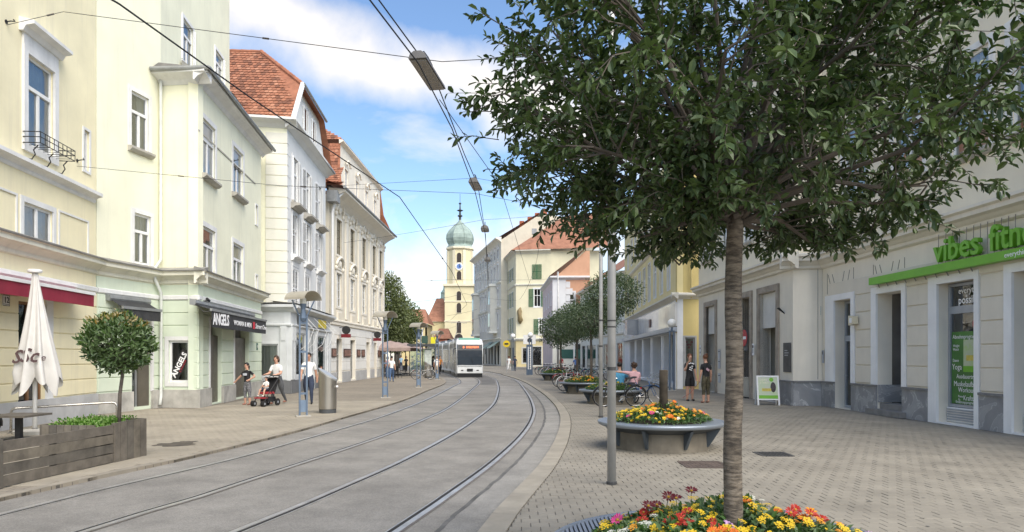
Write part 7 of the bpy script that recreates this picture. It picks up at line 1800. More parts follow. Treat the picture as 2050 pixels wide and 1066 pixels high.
# ================================================================= bicycles
rub = M('rubber', (.015, .015, .016), .8, .1, 20); chrome = M('chrome', (.55, .55, .55), .25, .05, 5, metal=1.0); sad = M('saddle_black', (.02, .02, .02), .6, .1)
def make_bike(label, fm, step=True, basket=False, group=None, det=True):
    t = thing('bicycle', label, 'bicycle', group=group); r = .335; xb = 1.06
    for xx, nm in ((0, 'wheel'), (xb, 'wheel')):
        w = MB(); w.tube([(xx + r * cos(2 * pi * i / 28), 0, r + .01 + r * sin(2 * pi * i / 28)) for i in range(29)], .019, 6, cap=False); wo = w.build('wheel', rub, t, smooth=True)
        rm_ = MB(); rm_.tube([(xx + (r - .024) * cos(2 * pi * i / 28), 0, r + .01 + (r - .024) * sin(2 * pi * i / 28)) for i in range(29)], .010, 5, cap=False); rm_.build('rim', chrome, wo, smooth=True)
        sp_ = MB()
        for i in range(18): a = 2 * pi * i / 18; sp_.tube([(xx, (-1) ** i * .025, r + .01), (xx + (r - .02) * cos(a), 0, r + .01 + (r - .02) * sin(a))], .0022, 3, cap=False)
        sp_.tube([(xx, -.05, r + .01), (xx, .05, r + .01)], .018, 6); tag(sp_.build('spokes', chrome, wo, fix=False), kind='stuff')
        MB().tube([(xx + (r + .035) * cos(a), 0, r + .01 + (r + .035) * sin(a)) for a in [R(20 + i * 14) + (R(-30) if xx > 0 else 0) for i in range(11)]], .020, 5).build('mudguard', fm, t, smooth=True)
    bbx, bbz = .44, .30; hx, hz = xb - .20, .84; sx, sz = .30, .78
    fr_ = MB(); fr_.tube([(bbx, 0, bbz), (sx, 0, sz)], .016, 8); fr_.tube([(bbx, 0, bbz), (hx + .05, 0, .62)], .018, 8); fr_.tube([(hx + .06, 0, .58), (hx, 0, hz)], .019, 8)
    fr_.tube([(sx + .05, 0, .58 if step else .74), (hx + .04, 0, .70 if step else .78)], .015, 8)
    for s in (-1, 1): fr_.tube([(0, s * .06, r + .01), (bbx, s * .03, bbz)], .009, 6); fr_.tube([(0, s * .06, r + .01), (sx + .02, s * .02, .72)], .008, 6)
    fr_.build('frame', fm, t, smooth=True)
    fk = MB()
    for s in (-1, 1): fk.tube([(xb, s * .055, r + .01), (xb - .10, s * .05, .62)], .011, 6)
    fk.tube([(xb - .10, -.05, .62), (xb - .10, .05, .62)], .014, 6); fk.build('fork', fm, t)
    MB().tube([(hx, 0, hz), (hx - .03, 0, hz + .14), (hx + .03, -.12, hz + .17), (hx - .08, -.27, hz + .18), (hx - .18, -.29, hz + .16)], .011, 6).build('handlebar', chrome, t); MB().tube([(hx - .03, 0, hz + .14), (hx + .03, .12, hz + .17), (hx - .08, .27, hz + .18), (hx - .18, .29, hz + .16)], .011, 6).build('handlebar', chrome, t)
    MB().tube([(sx, 0, sz), (sx - .035, 0, .93)], .012, 6).build('seat_post', chrome, t); MB().ball((sx - .06, 0, .955), .1, 10, 6, sc=(1.35, .85, .32)).build('saddle', sad, t, smooth=True)
    MB().tube([(bbx, .035, bbz), (bbx, .043, bbz)], .09, 16).build('chainring', chrome, t)
    for s in (-1, 1): MB().tube([(bbx, s * .05, bbz), (bbx + s * .12, s * .07, bbz - s * .10)], .009, 5).build('crank', chrome, t); MB().box(bbx + s * .12 - .04, bbx + s * .12 + .04, s * .1 - .04, s * .1 + .04, bbz - s * .10 - .01, bbz - s * .10 + .01).build('pedal', ink, t)
    MB().box(-.12, .26, -.06, .06, .745, .76).build('rack', ink, t); MB().box(xb - .03, xb + .06, -.03, .03, .72, .79).build('front_lamp', chrome, t); MB().box(-.17, -.14, -.03, .03, .60, .66).build('rear_lamp', MT['sign_red'], t)
    if basket:
        b = MB(); w_, l_, h_ = .17, .15, .22
        for zz in (0, .11, .22): b.tube([(xb + .05 - l_ * .5, -w_, .86 + zz), (xb + .05 + l_, -w_, .86 + zz), (xb + .05 + l_, w_, .86 + zz), (xb + .05 - l_ * .5, w_, .86 + zz), (xb + .05 - l_ * .5, -w_, .86 + zz)], .005, 4)
        for q in range(9): yy = -w_ + 2 * w_ * q / 8; b.tube([(xb + .05 + l_, yy, .86), (xb + .05 + l_, yy, 1.08)], .004, 4)
        tag(b.build('basket', chrome, t, fix=False), kind='stuff')
    return t
bm_black = M('bike_black', (.02, .022, .025), .3, .05, coat=.4); bm_blue = M('bike_blue', (.03, .09, .22), .3, .05, coat=.4); bm_white = M('bike_white', (.6, .6, .58), .3, .05, coat=.4); bm_green = M('bike_teal', (.05, .22, .2), .3, .05, coat=.4); bm_red = M('bike_red', (.28, .03, .03), .3, .05, coat=.4)
protos = {k: make_bike('', m, s, b) for k, m, s, b in (('black', bm_black, False, False), ('blue', bm_blue, True, True), ('white', bm_white, True, False), ('teal', bm_green, True, True), ('red', bm_red, False, False))}
usedp = set()
def bike(col, x, y, rz, tilt, label, group=None):
    P = T(x, y, 0) @ RZ(rz) @ RX(tilt); pr = protos[col]
    if col not in usedp:
        usedp.add(col); d_ = P @ WM[pr].inverted(); 
        def mv(o):
            WM[o] = d_ @ WM[o]
            for c in o.children: mv(c)
        mv(pr); pr.matrix_basis = P; t = pr; t['label'] = label
    else: t = dup(pr, P, label)
    if group: t['group'] = group
g1_, g2_ = G(1192, 815), G(1268, 812)
bike('black', G(1272, 815).x, G(1272, 815).y, R(182), R(-9), 'black bicycle leaning broadside against the planter with the seated couple', 'bicycles at the planters')
bike('blue', G(1282, 812).x - .1, G(1282, 812).y + .9, R(-50), R(14), 'blue bicycle leaning beside the black one at the planter', 'bicycles at the planters')
bike('white', G(1140, 784).x + .75, G(1140, 784).y + .7, R(200), R(8), 'white framed bicycle leaning on the planter with its front wheel over the paving', 'bicycles at the planters')
bike('red', G(1108, 776).x + .3, G(1108, 776).y + .3, R(15), R(-9), 'red bicycle beside the white framed one at the planter', 'bicycles at the planters')
rows_ = [(1078, 751), (1084, 752), (1090, 753), (1096, 752), (1102, 754), (1110, 755), (1118, 756), (1127, 757), (1137, 758), (1147, 759)]
cl_ = ['black', 'teal', 'white', 'black', 'blue', 'red', 'black', 'white', 'teal', 'black']; lb_ = ['first bicycle of the long row, at the end by the sign column', 'second bicycle from the sign column in the row', 'third bicycle from the sign column in the row', 'fourth bicycle from the sign column in the row', 'fifth bicycle from the sign column in the row', 'sixth bicycle from the sign column in the row', 'seventh bicycle from the sign column in the row', 'eighth bicycle from the sign column in the row', 'ninth bicycle from the sign column in the row', 'last bicycle of the row, farthest from the sign column']
for (px_, py_), c, lb in zip(rows_, cl_, lb_):
    g = G(px_, py_); bike(c, g.x, g.y, R(20 + random.uniform(-8, 8)), R(random.uniform(-6, 6)), lb, 'bicycles parked in a row')
for px_, py_, c, lb in ((1180, 760, 'teal', 'teal bicycle parked by the shop columns beyond the planter'), (1188, 762, 'white', 'white bicycle parked by the shop columns beyond the planter'), (1172, 759, 'blue', 'blue bicycle parked by the shop columns beyond the planter'), (832, 760, 'white', 'white bicycle parked beside the tram stop shelter')):
    g = G(px_, py_); bike(c, g.x, g.y, R(8 + random.uniform(-8, 8)), R(4), lb)
# ================================================================= street furniture
lampblue = M('lamp_blue', (.125, .17, .235), .45, .12, 2, metal=.3); hood_m = M('lamp_hood', (.42, .39, .32), .5, .1, 3, metal=.3); diff_m = M('lamp_diffuser', (.55, .55, .5), .4, .05)
def lamp_post(px_, py_, label, ang=0.0, base_sand=True):
    g = G(px_, py_); P = T(g.x, g.y, 0) @ RZ(ang); t = thing('lamp_post', label, 'street lamp', Mw=P, group='hooded lamp posts on the left pavement')
    for s in (-1, 1):
        MB().box(s * .095 - .022, s * .095 + .022, -.03, .03, .02, 2.75).build('post', lampblue, t, P)
        MB().tube([(s * .085, 0, 2.72), (s * .30, 0, 3.20)], .018, 6).build('strut', lampblue, t, P)
    for z in (.6, 1.35, 1.75, 2.55): MB().box(-.067, .067, -.02, .02, z, z + .06).build('spacer', lampblue, t, P)
    MB().box(-.072, .072, -.008, .008, .12, .45).build('web_plate', M('lamp_panel', (.16, .22, .30), .5, .1, 3), t, P)
    MB().lathe([(.07, 2.62), (.10, 2.70), (.06, 2.95), (.09, 3.1)], 12).build('lantern', lampblue, t, P); MB().lathe([(.085, 3.1), (.085, 3.24), (.02, 3.3)], 12).build('lens', diff_m, t, P)
    hd_ = MB(); n = 12
    for (r_, s_) in ((.34, 1), (.325, -1)):
        for i in range(n):
            a, b = pi * i / n, pi * (i + 1) / n
            hd_.quad((r_ * cos(a), -.36, 3.2 + r_ * .72 * sin(a)), (r_ * cos(b), -.36, 3.2 + r_ * .72 * sin(b)), (r_ * cos(b), .36, 3.2 + r_ * .72 * sin(b)), (r_ * cos(a), .36, 3.2 + r_ * .72 * sin(a)))
    for yy in (-.36, .36):
        for i in range(n):
            a, b = pi * i / n, pi * (i + 1) / n; hd_.quad((.34 * cos(a), yy, 3.2 + .245 * sin(a)), (.34 * cos(b), yy, 3.2 + .245 * sin(b)), (.325 * cos(b), yy, 3.2 + .234 * sin(b)), (.325 * cos(a), yy, 3.2 + .234 * sin(a)))
    hd_.build('hood', hood_m, t, P @ RZ(R(38)), fix=False)
    MB().box(-.2, .2, -.13, .13, -.004, .03).build('base_plate', sill_m, t, P)
lamp_post(607, 834, 'blue twin post lamp with curved hood beside the steel litter bin', R(25))
lamp_post(771, 797, 'blue twin post lamp with curved hood outside the beige house', R(20))
lamp_post(838, 776, 'blue twin post lamp with curved hood near the parked white bicycle', R(20))
lamp_post(875, 761, 'blue twin post lamp with curved hood closest to the tram', R(20))
# steel litter bin with slanted top
def litter_bin(px_, py_, label, r, h):
    g = G(px_, py_); P = T(g.x, g.y, 0); t = thing('litter_bin', label, 'bin', Mw=P); n = 28
    st = M('bin_steel', (.42, .39, .34), .34, .04, .8, metal=.9)
    m = MB()
    for i in range(n): a = 2 * pi * i / n; m.v += [(r * cos(a), r * sin(a), .12), (r * cos(a), r * sin(a), h - .17 - .17 * cos(a))]
    for i in range(n): j = (i + 1) % n; m.f.append((2 * i, 2 * j, 2 * j + 1, 2 * i + 1)); m.m.append(0)
    m.build('shell', st, t, P, smooth=True)
    m = MB(); rr_ = r + .012
    for i in range(n): a = 2 * pi * i / n; m.v += [(rr_ * cos(a), rr_ * sin(a), h - .17 - .17 * cos(a)), (rr_ * cos(a), rr_ * sin(a), h - .12 - .17 * cos(a))]
    for i in range(n): j = (i + 1) % n; m.f.append((2 * i, 2 * j, 2 * j + 1, 2 * i + 1)); m.m.append(0)
    m.f.append(tuple(2 * i + 1 for i in range(n))); m.m.append(0); m.build('lid', M('bin_lid', (.52, .51, .48), .35, .08, 3, metal=.6), t, P)
    MB().lathe([(r - .015, 0), (r - .01, .118), (.01, .118)], n).build('base', M('bin_base', (.07, .075, .08), .6, .1), t, P)
    MB().box(r - .005, r + .04, -.05, .05, .72, .8).build('hinge', st, t, P); MB().tube([(r + .01, -.05, h - .5), (r + .06, -.05, h - .5)], .03, 8).build('lock', inkw, t, P)
litter_bin(656, 827, 'brushed steel cylinder litter bin with slanted white lid', .255, 1.27)
litter_bin(857, 757, 'steel cylinder litter bin in front of the glass tram shelter', .3, 1.25)
# poles
pole_m = M('pole_steel', (.44, .44, .425), .5, .12, 3, metal=.35); tape_m = M('tape_dark', (.05, .05, .05), .7, .1)
def pole(px_, py_, label, r, h, stickers=()):
    g = G(px_, py_); P = T(g.x, g.y, 0); t = thing('steel_pole', label, 'pole', Mw=P)
    MB().tube([(0, 0, 0), (0, 0, h * .5), (0, 0, h)], [r, r * .92, r * .78], 18).build('shaft', pole_m, t, P, smooth=True); MB().lathe([(r * .9, .0), (r + .012, .0), (r + .012, .035), (r * .95, .04)], 18).build('foot_ring', tape_m, t, P)
    MB().ball((0, 0, h), r * .85, 12, 6, sc=(1, 1, .5)).build('cap', pole_m, t, P, smooth=True)
    for (z, hh_, m_) in stickers: MB().lathe([(r * .985, z), (r * .985, z + hh_)], 18).build('sticker_band', m_, t, P, smooth=True)
    return t
pole(1224.5, 970, 'thick grey steel pole standing free in front of the planters', .057, 7.6, ((1.47, .045, tape_m), (2.02, .02, tape_m), (2.10, .02, tape_m)))
pole(1203, 836, 'slim grey steel pole with worn red foot beside the bicycle planter', .056, 8.0, ((.1, .16, M('worn_red', (.30, .12, .09), .8, .4, 20)), (1.9, .05, tape_m), (2.6, .05, tape_m)))
pole(1117, 749, 'thin grey mast among the round street trees', .11, 9.6)
# globe lamps on the right
def globe_lamp(px_, py_, label, h, r=.21):
    g = G(px_, py_); P = T(g.x, g.y, 0); t = thing('globe_lamp', label, 'street lamp', Mw=P)
    for dx in (-.1, .1): MB().tube([(dx, 0, 0), (dx, 0, h - .35)], .045, 8).build('post', lampblue, t, P)
    MB().tube([(0, 0, h - .4), (0, 0, h - .1)], .05, 8).build('neck', lampblue, t, P); MB().ball((0, 0, h), r, 16, 10).build('globe', M('globe_white', (.75, .75, .72), .35, .04), t, P, smooth=True); MB().box(-.2, .2, -.15, .15, 0, .03).build('base_plate', sill_m, t, P)
globe_lamp(1345, 783, 'blue lamp post with white globe beside the ochre wall', 3.24)
globe_lamp(1027, 744, 'slim lamp post with white globe beside the yellow tram sign', 3.9, .26)
globe_lamp(1062, 752, 'lamp post with white globe behind the lettered sign column', 3.5, .24)
# advertising column by the bicycles
g = G(1060, 751); P = T(g.x, g.y, 0); t = thing('sign_column', 'blue lettered sign column with white lit head beside the bicycle row', 'sign', Mw=P)
MB().box(-.28, .28, -.12, .12, 0, 2.7).build('column', lampblue, t, P); MB().box(-.15, .15, -.13, -.121, .5, 2.5).build('panel', whitepaint, t, P); MB().box(-.55, .55, -.15, .15, 2.75, 3.55).build('head', whitepaint, t, P); MB().tube([(0, -.16, 3.1), (0, -.17, 3.1)], .2, 14).build('emblem', ink, t, P)
for i in range(9): MB().box(-.06, .07, -.135, -.131, .6 + i * .2, .72 + i * .2).build('letter_mark', ink, t, P)
# yellow tram sign
g = G(1014, 746); P = T(g.x, g.y, 0); t = thing('tram_stop_sign', 'round yellow tram stop sign on a thin post', 'sign', Mw=P)
MB().tube([(0, 0, 0), (0, 0, 3.0)], .05, 8).build('post', pole_m, t, P); MB().tube([(0, -.06, 2.95), (0, -.1, 2.95)], .36, 18).build('disc', M('sign_yel', (.62, .45, .02), .5, .05), t, P); MB().box(-.2, .2, -.13, -.101, 2.87, 3.03).build('symbol', ink, t, P)
# tram stop shelters, kiosk parasols, cafe tables on the left square
sh_gl = glass_mat('shelter_glass', (.55, .68, .66), .18)
g = G(846, 753); P = T(g.x, g.y, 0) @ RZ(R(8)) @ Matrix.Diagonal((.5, 1, 1, 1)); t = thing('tram_shelter', 'glass tram shelter with dark flat roof and yellow stop flag', 'shelter', Mw=P)
for sx in (-2.2, 0, 2.2):
    for sy in (0, 1.6): MB().box(sx - .06, sx + .06, sy - .06, sy + .06, 0, 2.5).build('post', iron, t, P)
MB().box(-2.6, 2.6, -.5, 2.0, 2.5, 2.7).build('roof', M('shelter_roof', (.05, .055, .06), .5, .1), t, P)
for (a, b) in ((-2.1, -.1), (.1, 2.1)): MB().box(a, b, 1.58, 1.62, .3, 2.3).build('pane', sh_gl, t, P)
MB().box(2.18, 2.22, .1, 1.5, .3, 2.3).build('pane', sh_gl, t, P); MB().box(.3, 1.5, -.08, -.02, .4, 2.2).build('timetable', M('timetable', (.5, .55, .5), .5, .2, 4), t, P); MB().box(-1.8, 1.0, 1.1, 1.5, .42, .48).build('bench', M('bench_wood', (.2, .12, .06), .6, .15), t, P)
MB().box(1.4, 2.5, .4, .5, 2.75, 3.3).build('stop_flag', M('flag_yellow', (.65, .6, .02), .5, .05), t, P)
MB().box(-.2, .9, .4, .6, 2.75, 3.4).build('clock_box', M('box_dgreen', (.03, .07, .05), .5, .1), t, P)
taupe = M('parasol_taupe', (.33, .25, .22), .85, .1, 3)
for i, (px_, py_) in enumerate(((782, 754), (796, 751), (812, 749))):
    g = G(px_, py_); P = T(g.x, g.y, 0); t = thing('cafe_parasol', 'open brown cafe parasol on the square, ' + ('closest to the beige house', 'in the middle of the three', 'closest to the tram shelter')[i], 'parasol', Mw=P)
    MB().tube([(0, 0, 0), (0, 0, 2.6)], .04, 8).build('pole', iron, t, P); m = MB(); m.quad((-1.9, -1.9, 2.35), (1.9, -1.9, 2.35), (0, 0, 2.95)); m.quad((1.9, -1.9, 2.35), (1.9, 1.9, 2.35), (0, 0, 2.95)); m.quad((1.9, 1.9, 2.35), (-1.9, 1.9, 2.35), (0, 0, 2.95)); m.quad((-1.9, 1.9, 2.35), (-1.9, -1.9, 2.35), (0, 0, 2.95)); m.build('canopy', taupe, t, P, fix=False)
    m = MB(); m.box(-1.9, 1.9, -1.91, -1.89, 2.1, 2.35); m.build('valance', taupe, t, P); MB().lathe([(.35, 0), (.35, .06), (.05, .1)], 12).build('foot', iron, t, P)
for i, (px_, py_) in enumerate(((786, 758), (790, 755), (797, 757), (808, 753))):
    g = G(px_, py_); P = T(g.x, g.y, 0) @ RZ(i * 1.3); t = thing('cafe_chair', 'dark cafe chair on the square', 'chair', Mw=P, group='cafe chairs on the square')
    t['label'] = 'dark cafe chair on the square, ' + ('next to the beige house corner', 'under the first brown parasol', 'with its back to the shelter', 'under the last brown parasol')[i]
    MB().box(-.22, .22, -.22, .22, .42, .46).build('seat', iron, t, P); MB().box(-.22, .22, .19, .23, .5, .9).build('backrest', iron, t, P)
    for a in (-.2, .2):
        for b in (-.2, .2): MB().tube([(a, b, 0), (a, b, .42 if b < 0 else .9)], .015, 5).build('leg', iron, t, P)
# ================================================================= near left: timber planter fence, railing, parasol, bay tree
wood = [M('timber_%d' % i, c, .85, .25, 5, .006, 40, streak=.4, dirt=(.05, .045, .04)) for i, c in enumerate(((.14, .122, .098), (.115, .102, .083), (.16, .139, .107)))]
A0, A1 = G(30, 972), G(285, 914)     # front foot line of the fence panel
FQ = Fac((A0.x, A0.y), (A1.x, A1.y)); Lq = FQ.s(232)
tp = thing('timber_planter', 'weathered grey board planter box with slatted fence panel', 'planter', Mw=FQ.M)
PH = .60
for i in range(4):
    z = .01 + i * .147; MB().box(FQ.s(8), Lq - .03, .02, .055, z, z + .132).build('board', wood[i % 3], tp, FQ.M)
MB().box(FQ.s(-14), FQ.s(8) - .01, .0, .07, 0, PH + .01).build('post', wood[1], tp, FQ.M); MB().box(Lq - .02, Lq + .10, .0, .06, 0, PH + .01).build('post', wood[0], tp, FQ.M)
for xx in (.7, 1.6): MB().box(xx, xx + .08, .056, .10, 0, PH - .03).build('batten', wood[1], tp, FQ.M)
# box: upright boards on the front, right end, back
bxl, bxd = FQ.s(294) - Lq - .11, .95
n = 4
for i in range(n): u = Lq + .11 + bxl * i / n; MB().box(u, u + bxl / n - .008, .0, .04, 0, PH + .02 + random.uniform(-.004, .004)).build('board', wood[i % 3], tp, FQ.M)
xe = Lq + .11 + bxl; n = 8
for i in range(n): v_ = .045 + bxd * i / n; MB().box(xe - .04, xe, v_, v_ + bxd / n - .008, 0, PH + .02).build('board', wood[(i + 1) % 3], tp, FQ.M)
x0_ = Lq - .35; n = 10
for i in range(n): u = x0_ + (xe - .05 - x0_) * i / n; MB().box(u, u + (xe - .05 - x0_) / n - .008, bxd, bxd + .04, 0, PH + .01).build('board', wood[i % 3], tp, FQ.M)
n = 7
for i in range(n): v_ = .08 + (bxd - .1) * i / n; MB().box(x0_ - .04, x0_, v_, v_ + (bxd - .1) / n - .008, 0, PH + .01).build('board', wood[(i + 2) % 3], tp, FQ.M)
MB().box(x0_ + .002, xe - .042, .06, bxd - .004, .1, PH - .08).build('soil', soil, tp, FQ.M)
c_ = FQ.M @ Vector(((x0_ + xe) / 2 + .02, bxd * .52, PH - .08))
gp = thing('ground_cover', 'bright green low plants filling the timber planter', 'plants', (c_.x, c_.y, c_.z)); random.seed(9); m = MB()
for i in range(1500):
    q = FQ.M @ Vector((random.uniform(x0_ + .05, xe - .08), random.uniform(.1, bxd - .05), PH - .08 + random.random() ** 2 * .14)); add_leaf(m, q, Vector((random.gauss(0, .6), random.gauss(0, .6), .7)), Vector((0, 0, 1)) + rv(.3), .06, .03)
tag(m.build('foliage', leaf_lime, gp, fix=False), kind='stuff')
# bay tree
bt = thing('bay_tree', 'ball shaped bay tree with bronze tips in the timber planter', 'tree', (c_.x, c_.y, c_.z)); tY = c_.y
TT = at(250, 690, tY); bz = lambda py: CAMH + (HY - py) * tY / FPX
tx0 = (238 - CX) * tY / FPX; tx1 = (246 - CX) * tY / FPX
MB().tube([(tx0, tY, c_.z - .02), ((240 - CX) * tY / FPX, tY, bz(790)), (tx1, tY, bz(745)), (tx1 + .02, tY, bz(715))], [.032, .028, .026, .022], 10).build('trunk', bark2, bt, smooth=True)
cb = Vector(((236 - CX) * tY / FPX, tY, bz(688))); er = (64 * tY / FPX, 64 * tY / FPX, 58 * tY / FPX)
b_ = MB(); random.seed(13)
for i in range(22):
    d = rv().normalized(); e = cb + Vector((d.x * er[0], d.y * er[1], abs(d.z) * er[2])) * .8; s0 = Vector((tx1, tY, bz(742))); b_.tube([s0, s0.lerp(e, .5) + rv(.03), e], [.014, .009, .003], 5, cap=False)
tag(b_.build('branches', bark2, bt, fix=False), kind='stuff')
m = MB(); mn = MB()
for i in range(3400):
    d = rv().normalized(); k = random.uniform(.35, 1.0) ** .5 * (1 + .10 * sin(d.x * 9) * sin(d.z * 8 + d.y * 6)); sq = max(abs(d.x), abs(d.z)); p = cb + Vector((d.x * er[0], d.y * er[1], d.z * er[2])) * k * (1 + .10 * (1 - sq))
    new = d.z > .55 and k > .85 and random.random() < .5
    add_leaf(mn if new else m, p, d * .6 + Vector((0, 0, .5)) + rv(.5), d + Vector((0, 0, .6)) + rv(.4), random.uniform(.07, .12), .038)
tag(m.build('crown', leaf_bay, bt, fix=False), kind='stuff'); tag(mn.build('young_leaves', leaf_new, bt, fix=False), kind='stuff')
# closed parasol
pu = G(70, 868); P = T(pu.x, pu.y, 0); t = thing('closed_parasol', 'closed off-white cafe parasol with brown script lettering', 'parasol', Mw=P)
zt_ = CAMH + (HY - 543) * pu.y / FPX; zb_ = CAMH + (HY - 768) * pu.y / FPX; k_ = pu.y / FPX
MB().tube([(0, 0, 0), (0, 0, zt_)], .028 * 1.6, 12).build('pole', whitepaint, t, P, smooth=True); MB().lathe([(.4, .0), (.4, .07), (.06, .1)], 20).build('foot', stone_base, t, P)
cv = MB(); nA, nZ = 72, 26; off = (80 - 70) * k_
for j in range(nZ + 1):
    f = j / nZ; z = zt_ - .03 - (zt_ - zb_) * f; base_r = (.055 + (.43 - .055) * f ** 1.15) * (43 / 43)
    for i in range(nA):
        a = 2 * pi * i / nA; fold = cos(8 * a + 1.2 * sin(3 * f + a)) ; r_ = base_r * (1 + (.12 + .30 * f) * fold * .75)
        zz = z + (-.14 * cos(4 * a + .7) - .12 * fold) * max(0, f - .72) / .28 + .03 * sin(a * 3) * f
        rr2 = r_ * (1 - .12 * max(0, f - .88) / .12 * (1 + cos(5 * a)))
        cv.v.append((off * 0 + rr2 * cos(a) + off * f * .5, rr2 * sin(a) * .8, zz))
for j in range(nZ):
    for i in range(nA): a = j * nA + i; b = j * nA + (i + 1) % nA; cv.f.append((a, b, b + nA, a + nA)); cv.m.append(0)
cv.build('canopy', M('parasol_cloth', (.57, .555, .52), .9, .06, 3, .004, 25), t, P, smooth=True)
MB().lathe([(.01, zt_ + .03), (.13, zt_ + .03), (.14, zt_), (.13, zt_ - .035), (.05, zt_ - .04)], 18).build('cap', whitepaint, t, P)
brn = M('ink_brown', (.085, .05, .05), .7, .1)
put('lettering', text_mesh('S', .40, brn, .001, bold=.008, shear=.25), P @ T(-.30, -.30, zb_ + .44) @ RX(R(80)), t); put('lettering', text_mesh('Sc', .42, brn, .001, bold=.008, shear=.25), P @ T(-.11, -.325, zb_ + .46) @ RX(R(80)), t); put('lettering', text_mesh('e', .2, brn, .001, bold=.004, shear=.2), P @ T(.28, -.26, zb_ + .5) @ RX(R(80)) @ RY(R(35)), t)
# tubular railing
a_, b_ = G(22, 888), G(235, 868); Yr = 15.8
ra, rb = at(22, 818, 15.0), at(234, 806, 16.4)
t = thing('steel_railing', 'bent steel tube railing behind the timber fence panel', 'railing', (ra.x, ra.y, 0))
inox = M('inox', (.42, .40, .36), .3, .1, 3, metal=.8)
MB().tube([(ra.x, ra.y, 0), (ra.x, ra.y, ra.z - .08), (ra.x + .03, ra.y + .01, ra.z - .02), (ra.x + .10, ra.y + .03, ra.z), (rb.x - .10, rb.y - .03, rb.z), (rb.x - .03, rb.y - .01, rb.z - .02), (rb.x, rb.y, rb.z - .08), (rb.x, rb.y, 0)], .026, 10).build('tube', inox, t, smooth=True)
for q in (ra, rb): MB().lathe([(.07, .0), (.07, .012), (.02, .014)], 14).build('foot_plate', inox, t, T(q.x, q.y, 0))
# dark cafe table and bicycle at the left edge
g = G(38, 880); P = T(g.x, g.y, 0); t = thing('cafe_table', 'dark square cafe table behind the railing', 'table', Mw=P)
MB().box(-.4, .4, -.4, .4, .46, .50).build('tabletop', wood[1], t, P); MB().box(-.05, .05, -.05, .05, .03, .46).build('leg', iron, t, P); MB().box(-.25, .25, -.25, .25, 0, .03).build('base', iron, t, P)
g = G(-12, 884); bike('black', g.x - 1.42, g.y + .1, R(5), R(4), 'black bicycle just behind the left end of the timber fence')
# stain on the left paving
# ================================================================= overhead wires and hanging lamps
wire_m = M('wire_black', (.012, .012, .013), .6, .05); ins_m = M('insulator', (.05, .04, .035), .5, .1)
def wire(label, pts, r, group, sag=0.0, hw=(), name='overhead_wire'):
    q = []
    for a, b in zip(pts[:-1], pts[1:]):
        a, b = Vector(a), Vector(b)
        for i in range(10): f = i / 10; p = a.lerp(b, f); p.z -= sag * 4 * f * (1 - f); q.append(p)
    q.append(Vector(pts[-1])); t = thing(name, label, 'wire', q[0].to_tuple(), group=group)
    MB().tube(q, r, 5).build('cable', wire_m, t)
    for f in hw:
        k = int(f * (len(q) - 2)); a, b = q[k], q[k + 1]; d = (b - a).normalized(); MB().tube([a, a + d * .16], [r * 2.6, r * 2.6], 6).build('insulator', ins_m, t)
ZW = 5.5
def tw_(px_, py_, z=ZW): k = (z - CAMH) / (HY - py_); return ((px_ - CX) * k, FPX * k, z)
wire('contact wire over the far track running from the cream house to the tram', [(-5.6, 3.5, ZW)] + [tw_(*q) for q in ((238, 8), (500, 195), (800, 395), (905, 545), (935, 610))] + [(-6.5, 74, ZW), (-14, 105, ZW)], .011, 'tram contact wires', 0, (.55,))
wire('contact wire over the nearer track running past the hanging lamps', [(-2.6, 3.0, ZW)] + [tw_(*q) for q in ((740, 0), (838, 128), (905, 258), (950, 380), (972, 470), (978, 590))] + [(-2.5, 66, ZW), (-11, 108, ZW)], .010, 'tram contact wires')
wire('lamp carrier wire running above the nearer track', [(-2.0, 4.2, 7.0), tw_(758, 0, 7.0), tw_(868, 150, 6.75), tw_(930, 310, 6.7), tw_(957, 372, 6.7), tw_(970, 458, 6.7), tw_(976, 520, 6.7), tw_(978, 560, 6.7)], .012, 'lamp carrier wires')
wire('thin branch wire from the first hanging lamp towards the corner house', [tw_(880, 200, 6.6), tw_(1000, 370, 6.3), (1.2, 46, 6.4)], .008, 'lamp carrier wires')
w1 = w3(F1, F1.s(10), .05, F1.h(10, 50)); wire('span wire from the cream house across the street to the big tree', [w1, w3(F1, F1.s(45), .9, F1.h(45, 20)), tw_(885, 124, 6.8), (3.6, 12.5, 7.2), (10.5, 14, 7.4)], .007, 'span wires', .0, (.2, .42, .6))
w1 = w3(F1, F1.s(150), .05, F1.h(150, 333)); wire('span wire from the cream house wall over to the nearer track', [w1, tw_(560, 372, 6.2), tw_(952, 388, 6.2), (9.1, 31, 6.8)], .006, 'span wires', .0, (.18, .4))
w1 = w3(F3, F3.s(590), .05, 9.6); wire('span wire from the gabled house to the mast', [w1, tw_(952, 357, 7.6), (8.6, 33, 8.3)], .006, 'span wires', .0, (.3,))
w1 = w3(F4, 3.0, .1, 8.9); wire('span wire from the beige house across both tracks', [w1, at(970, 440, 40), at(1117, 428, 44), (9, 52, 11)], .008, 'span wires', .05, (.3, .6))
w1 = w3(F4, 13.0, .1, 7.6); wire('farther span wire from the beige house to the thin mast', [w1, at(905, 560, 60), (4.5, 66, 9.0)], .010, 'span wires', .1, (.4,))
wire('span wire over the tram between shelter and corner house', [(-12, 76, 7.5), at(930, 588, 84), (.7, 111, 10.5)], .014, 'span wires', .2, (.5,))
wire('slack cable hanging from the street tree down past the corner house', [at(1085, 455, 50), at(1070, 540, 60), at(1040, 600, 75)], .012, 'span wires', .3)
wire('far span wire between tower and bay window house', [(-11, 118, 8.5), (-6.2, 124, 10.0)], .018, 'span wires', .1)
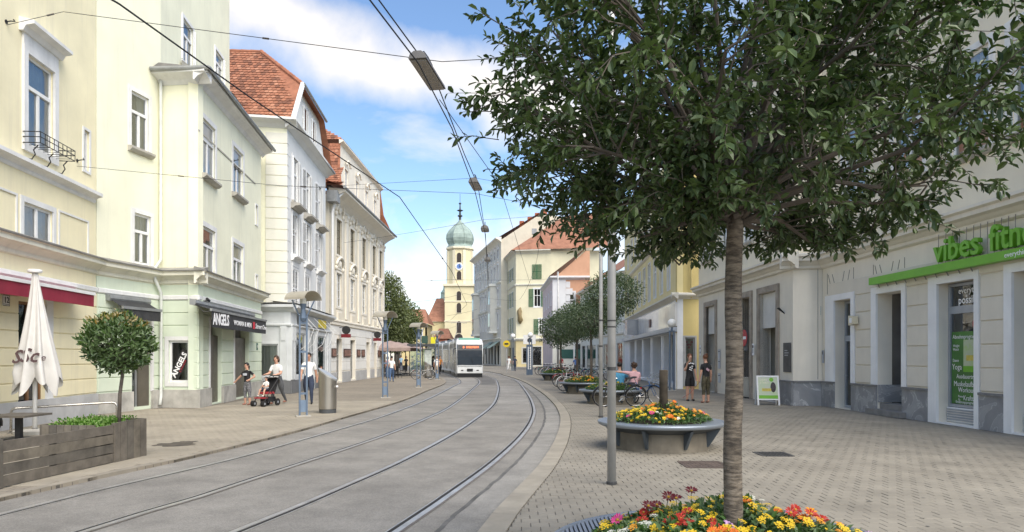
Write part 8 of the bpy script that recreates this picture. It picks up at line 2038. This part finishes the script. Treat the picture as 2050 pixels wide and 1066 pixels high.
def street_lamp(px_, py_, z, label, ln, wd, rz):
    k = (z - CAMH) / (HY - py_); P = T((px_ - CX) * k, FPX * k, z) @ RZ(rz); t = thing('hanging_lamp', label, 'street lamp', Mw=P, group='lamps hanging over the street')
    sh = MB(); sh.prism([(-wd / 2, 0), (wd / 2, 0), (wd * .42, .07), (wd * .2, .12), (-wd * .2, .12), (-wd * .42, .07)], 'y', -ln / 2, ln / 2); sh.build('housing', M('lamp_housing', (.16, .15, .14), .5, .1, metal=.3), t, P)
    MB().box(-wd * .42, wd * .42, -ln * .46, ln * .46, -.03, -.001).build('cover', M('lamp_cover', (.24, .215, .18), .35, .1, 6), t, P); MB().tube([(0, 0, .121), (0, 0, .30)], .015, 6).build('hanger', iron, t, P)
    for sg in (-1, 1): MB().tube([(0, sg * ln * .45, .1), (0, sg * ln * .2, .28), (0, 0, .30)], .008, 5).build('stay', iron, t, P)
street_lamp(857, 150, 6.45, 'long hanging street lamp on the span wire in front of the cloud', 1.35, .30, R(-8))
street_lamp(952, 373, 6.4, 'hanging street lamp above the church dome', .95, .27, R(-5))
street_lamp(971, 461, 6.4, 'small hanging street lamp over the tower side of the street', .7, .3, R(0))
street_lamp(976, 522, 6.4, 'smallest hanging street lamp, last of the line before the bay house', .7, .3, 0)
# wall hooks on the left facades
for (F_, px_, py_, o_) in ((F1, 12, 44, .0), (F1, 154, 322, .0), (F2, 468, 322, 0), (F2, 470, 340, 0)):
    P = F_.at(F_.s(px_), -.0, F_.h(px_, py_)); t = thing('wall_hook', 'iron wire hook on the wall, ' + {44: 'high beside the cornice of the cream house', 322: 'beside the slit window' if F_ is F1 else 'upper one between the bay windows', 340: 'lower one between the bay windows'}[py_], 'hook', Mw=P)
    MB().tube([(0, 0, 0), (0, -.10, .02), (.05, -.16, .04), (.07, -.12, .09)], .014, 6).build('hook', iron, t, P); MB().tube([(0, -.001, 0), (0, -.015, 0)], .05, 10).build('rosette', iron, t, P)
bpy.data.scenes.remove(TMP)
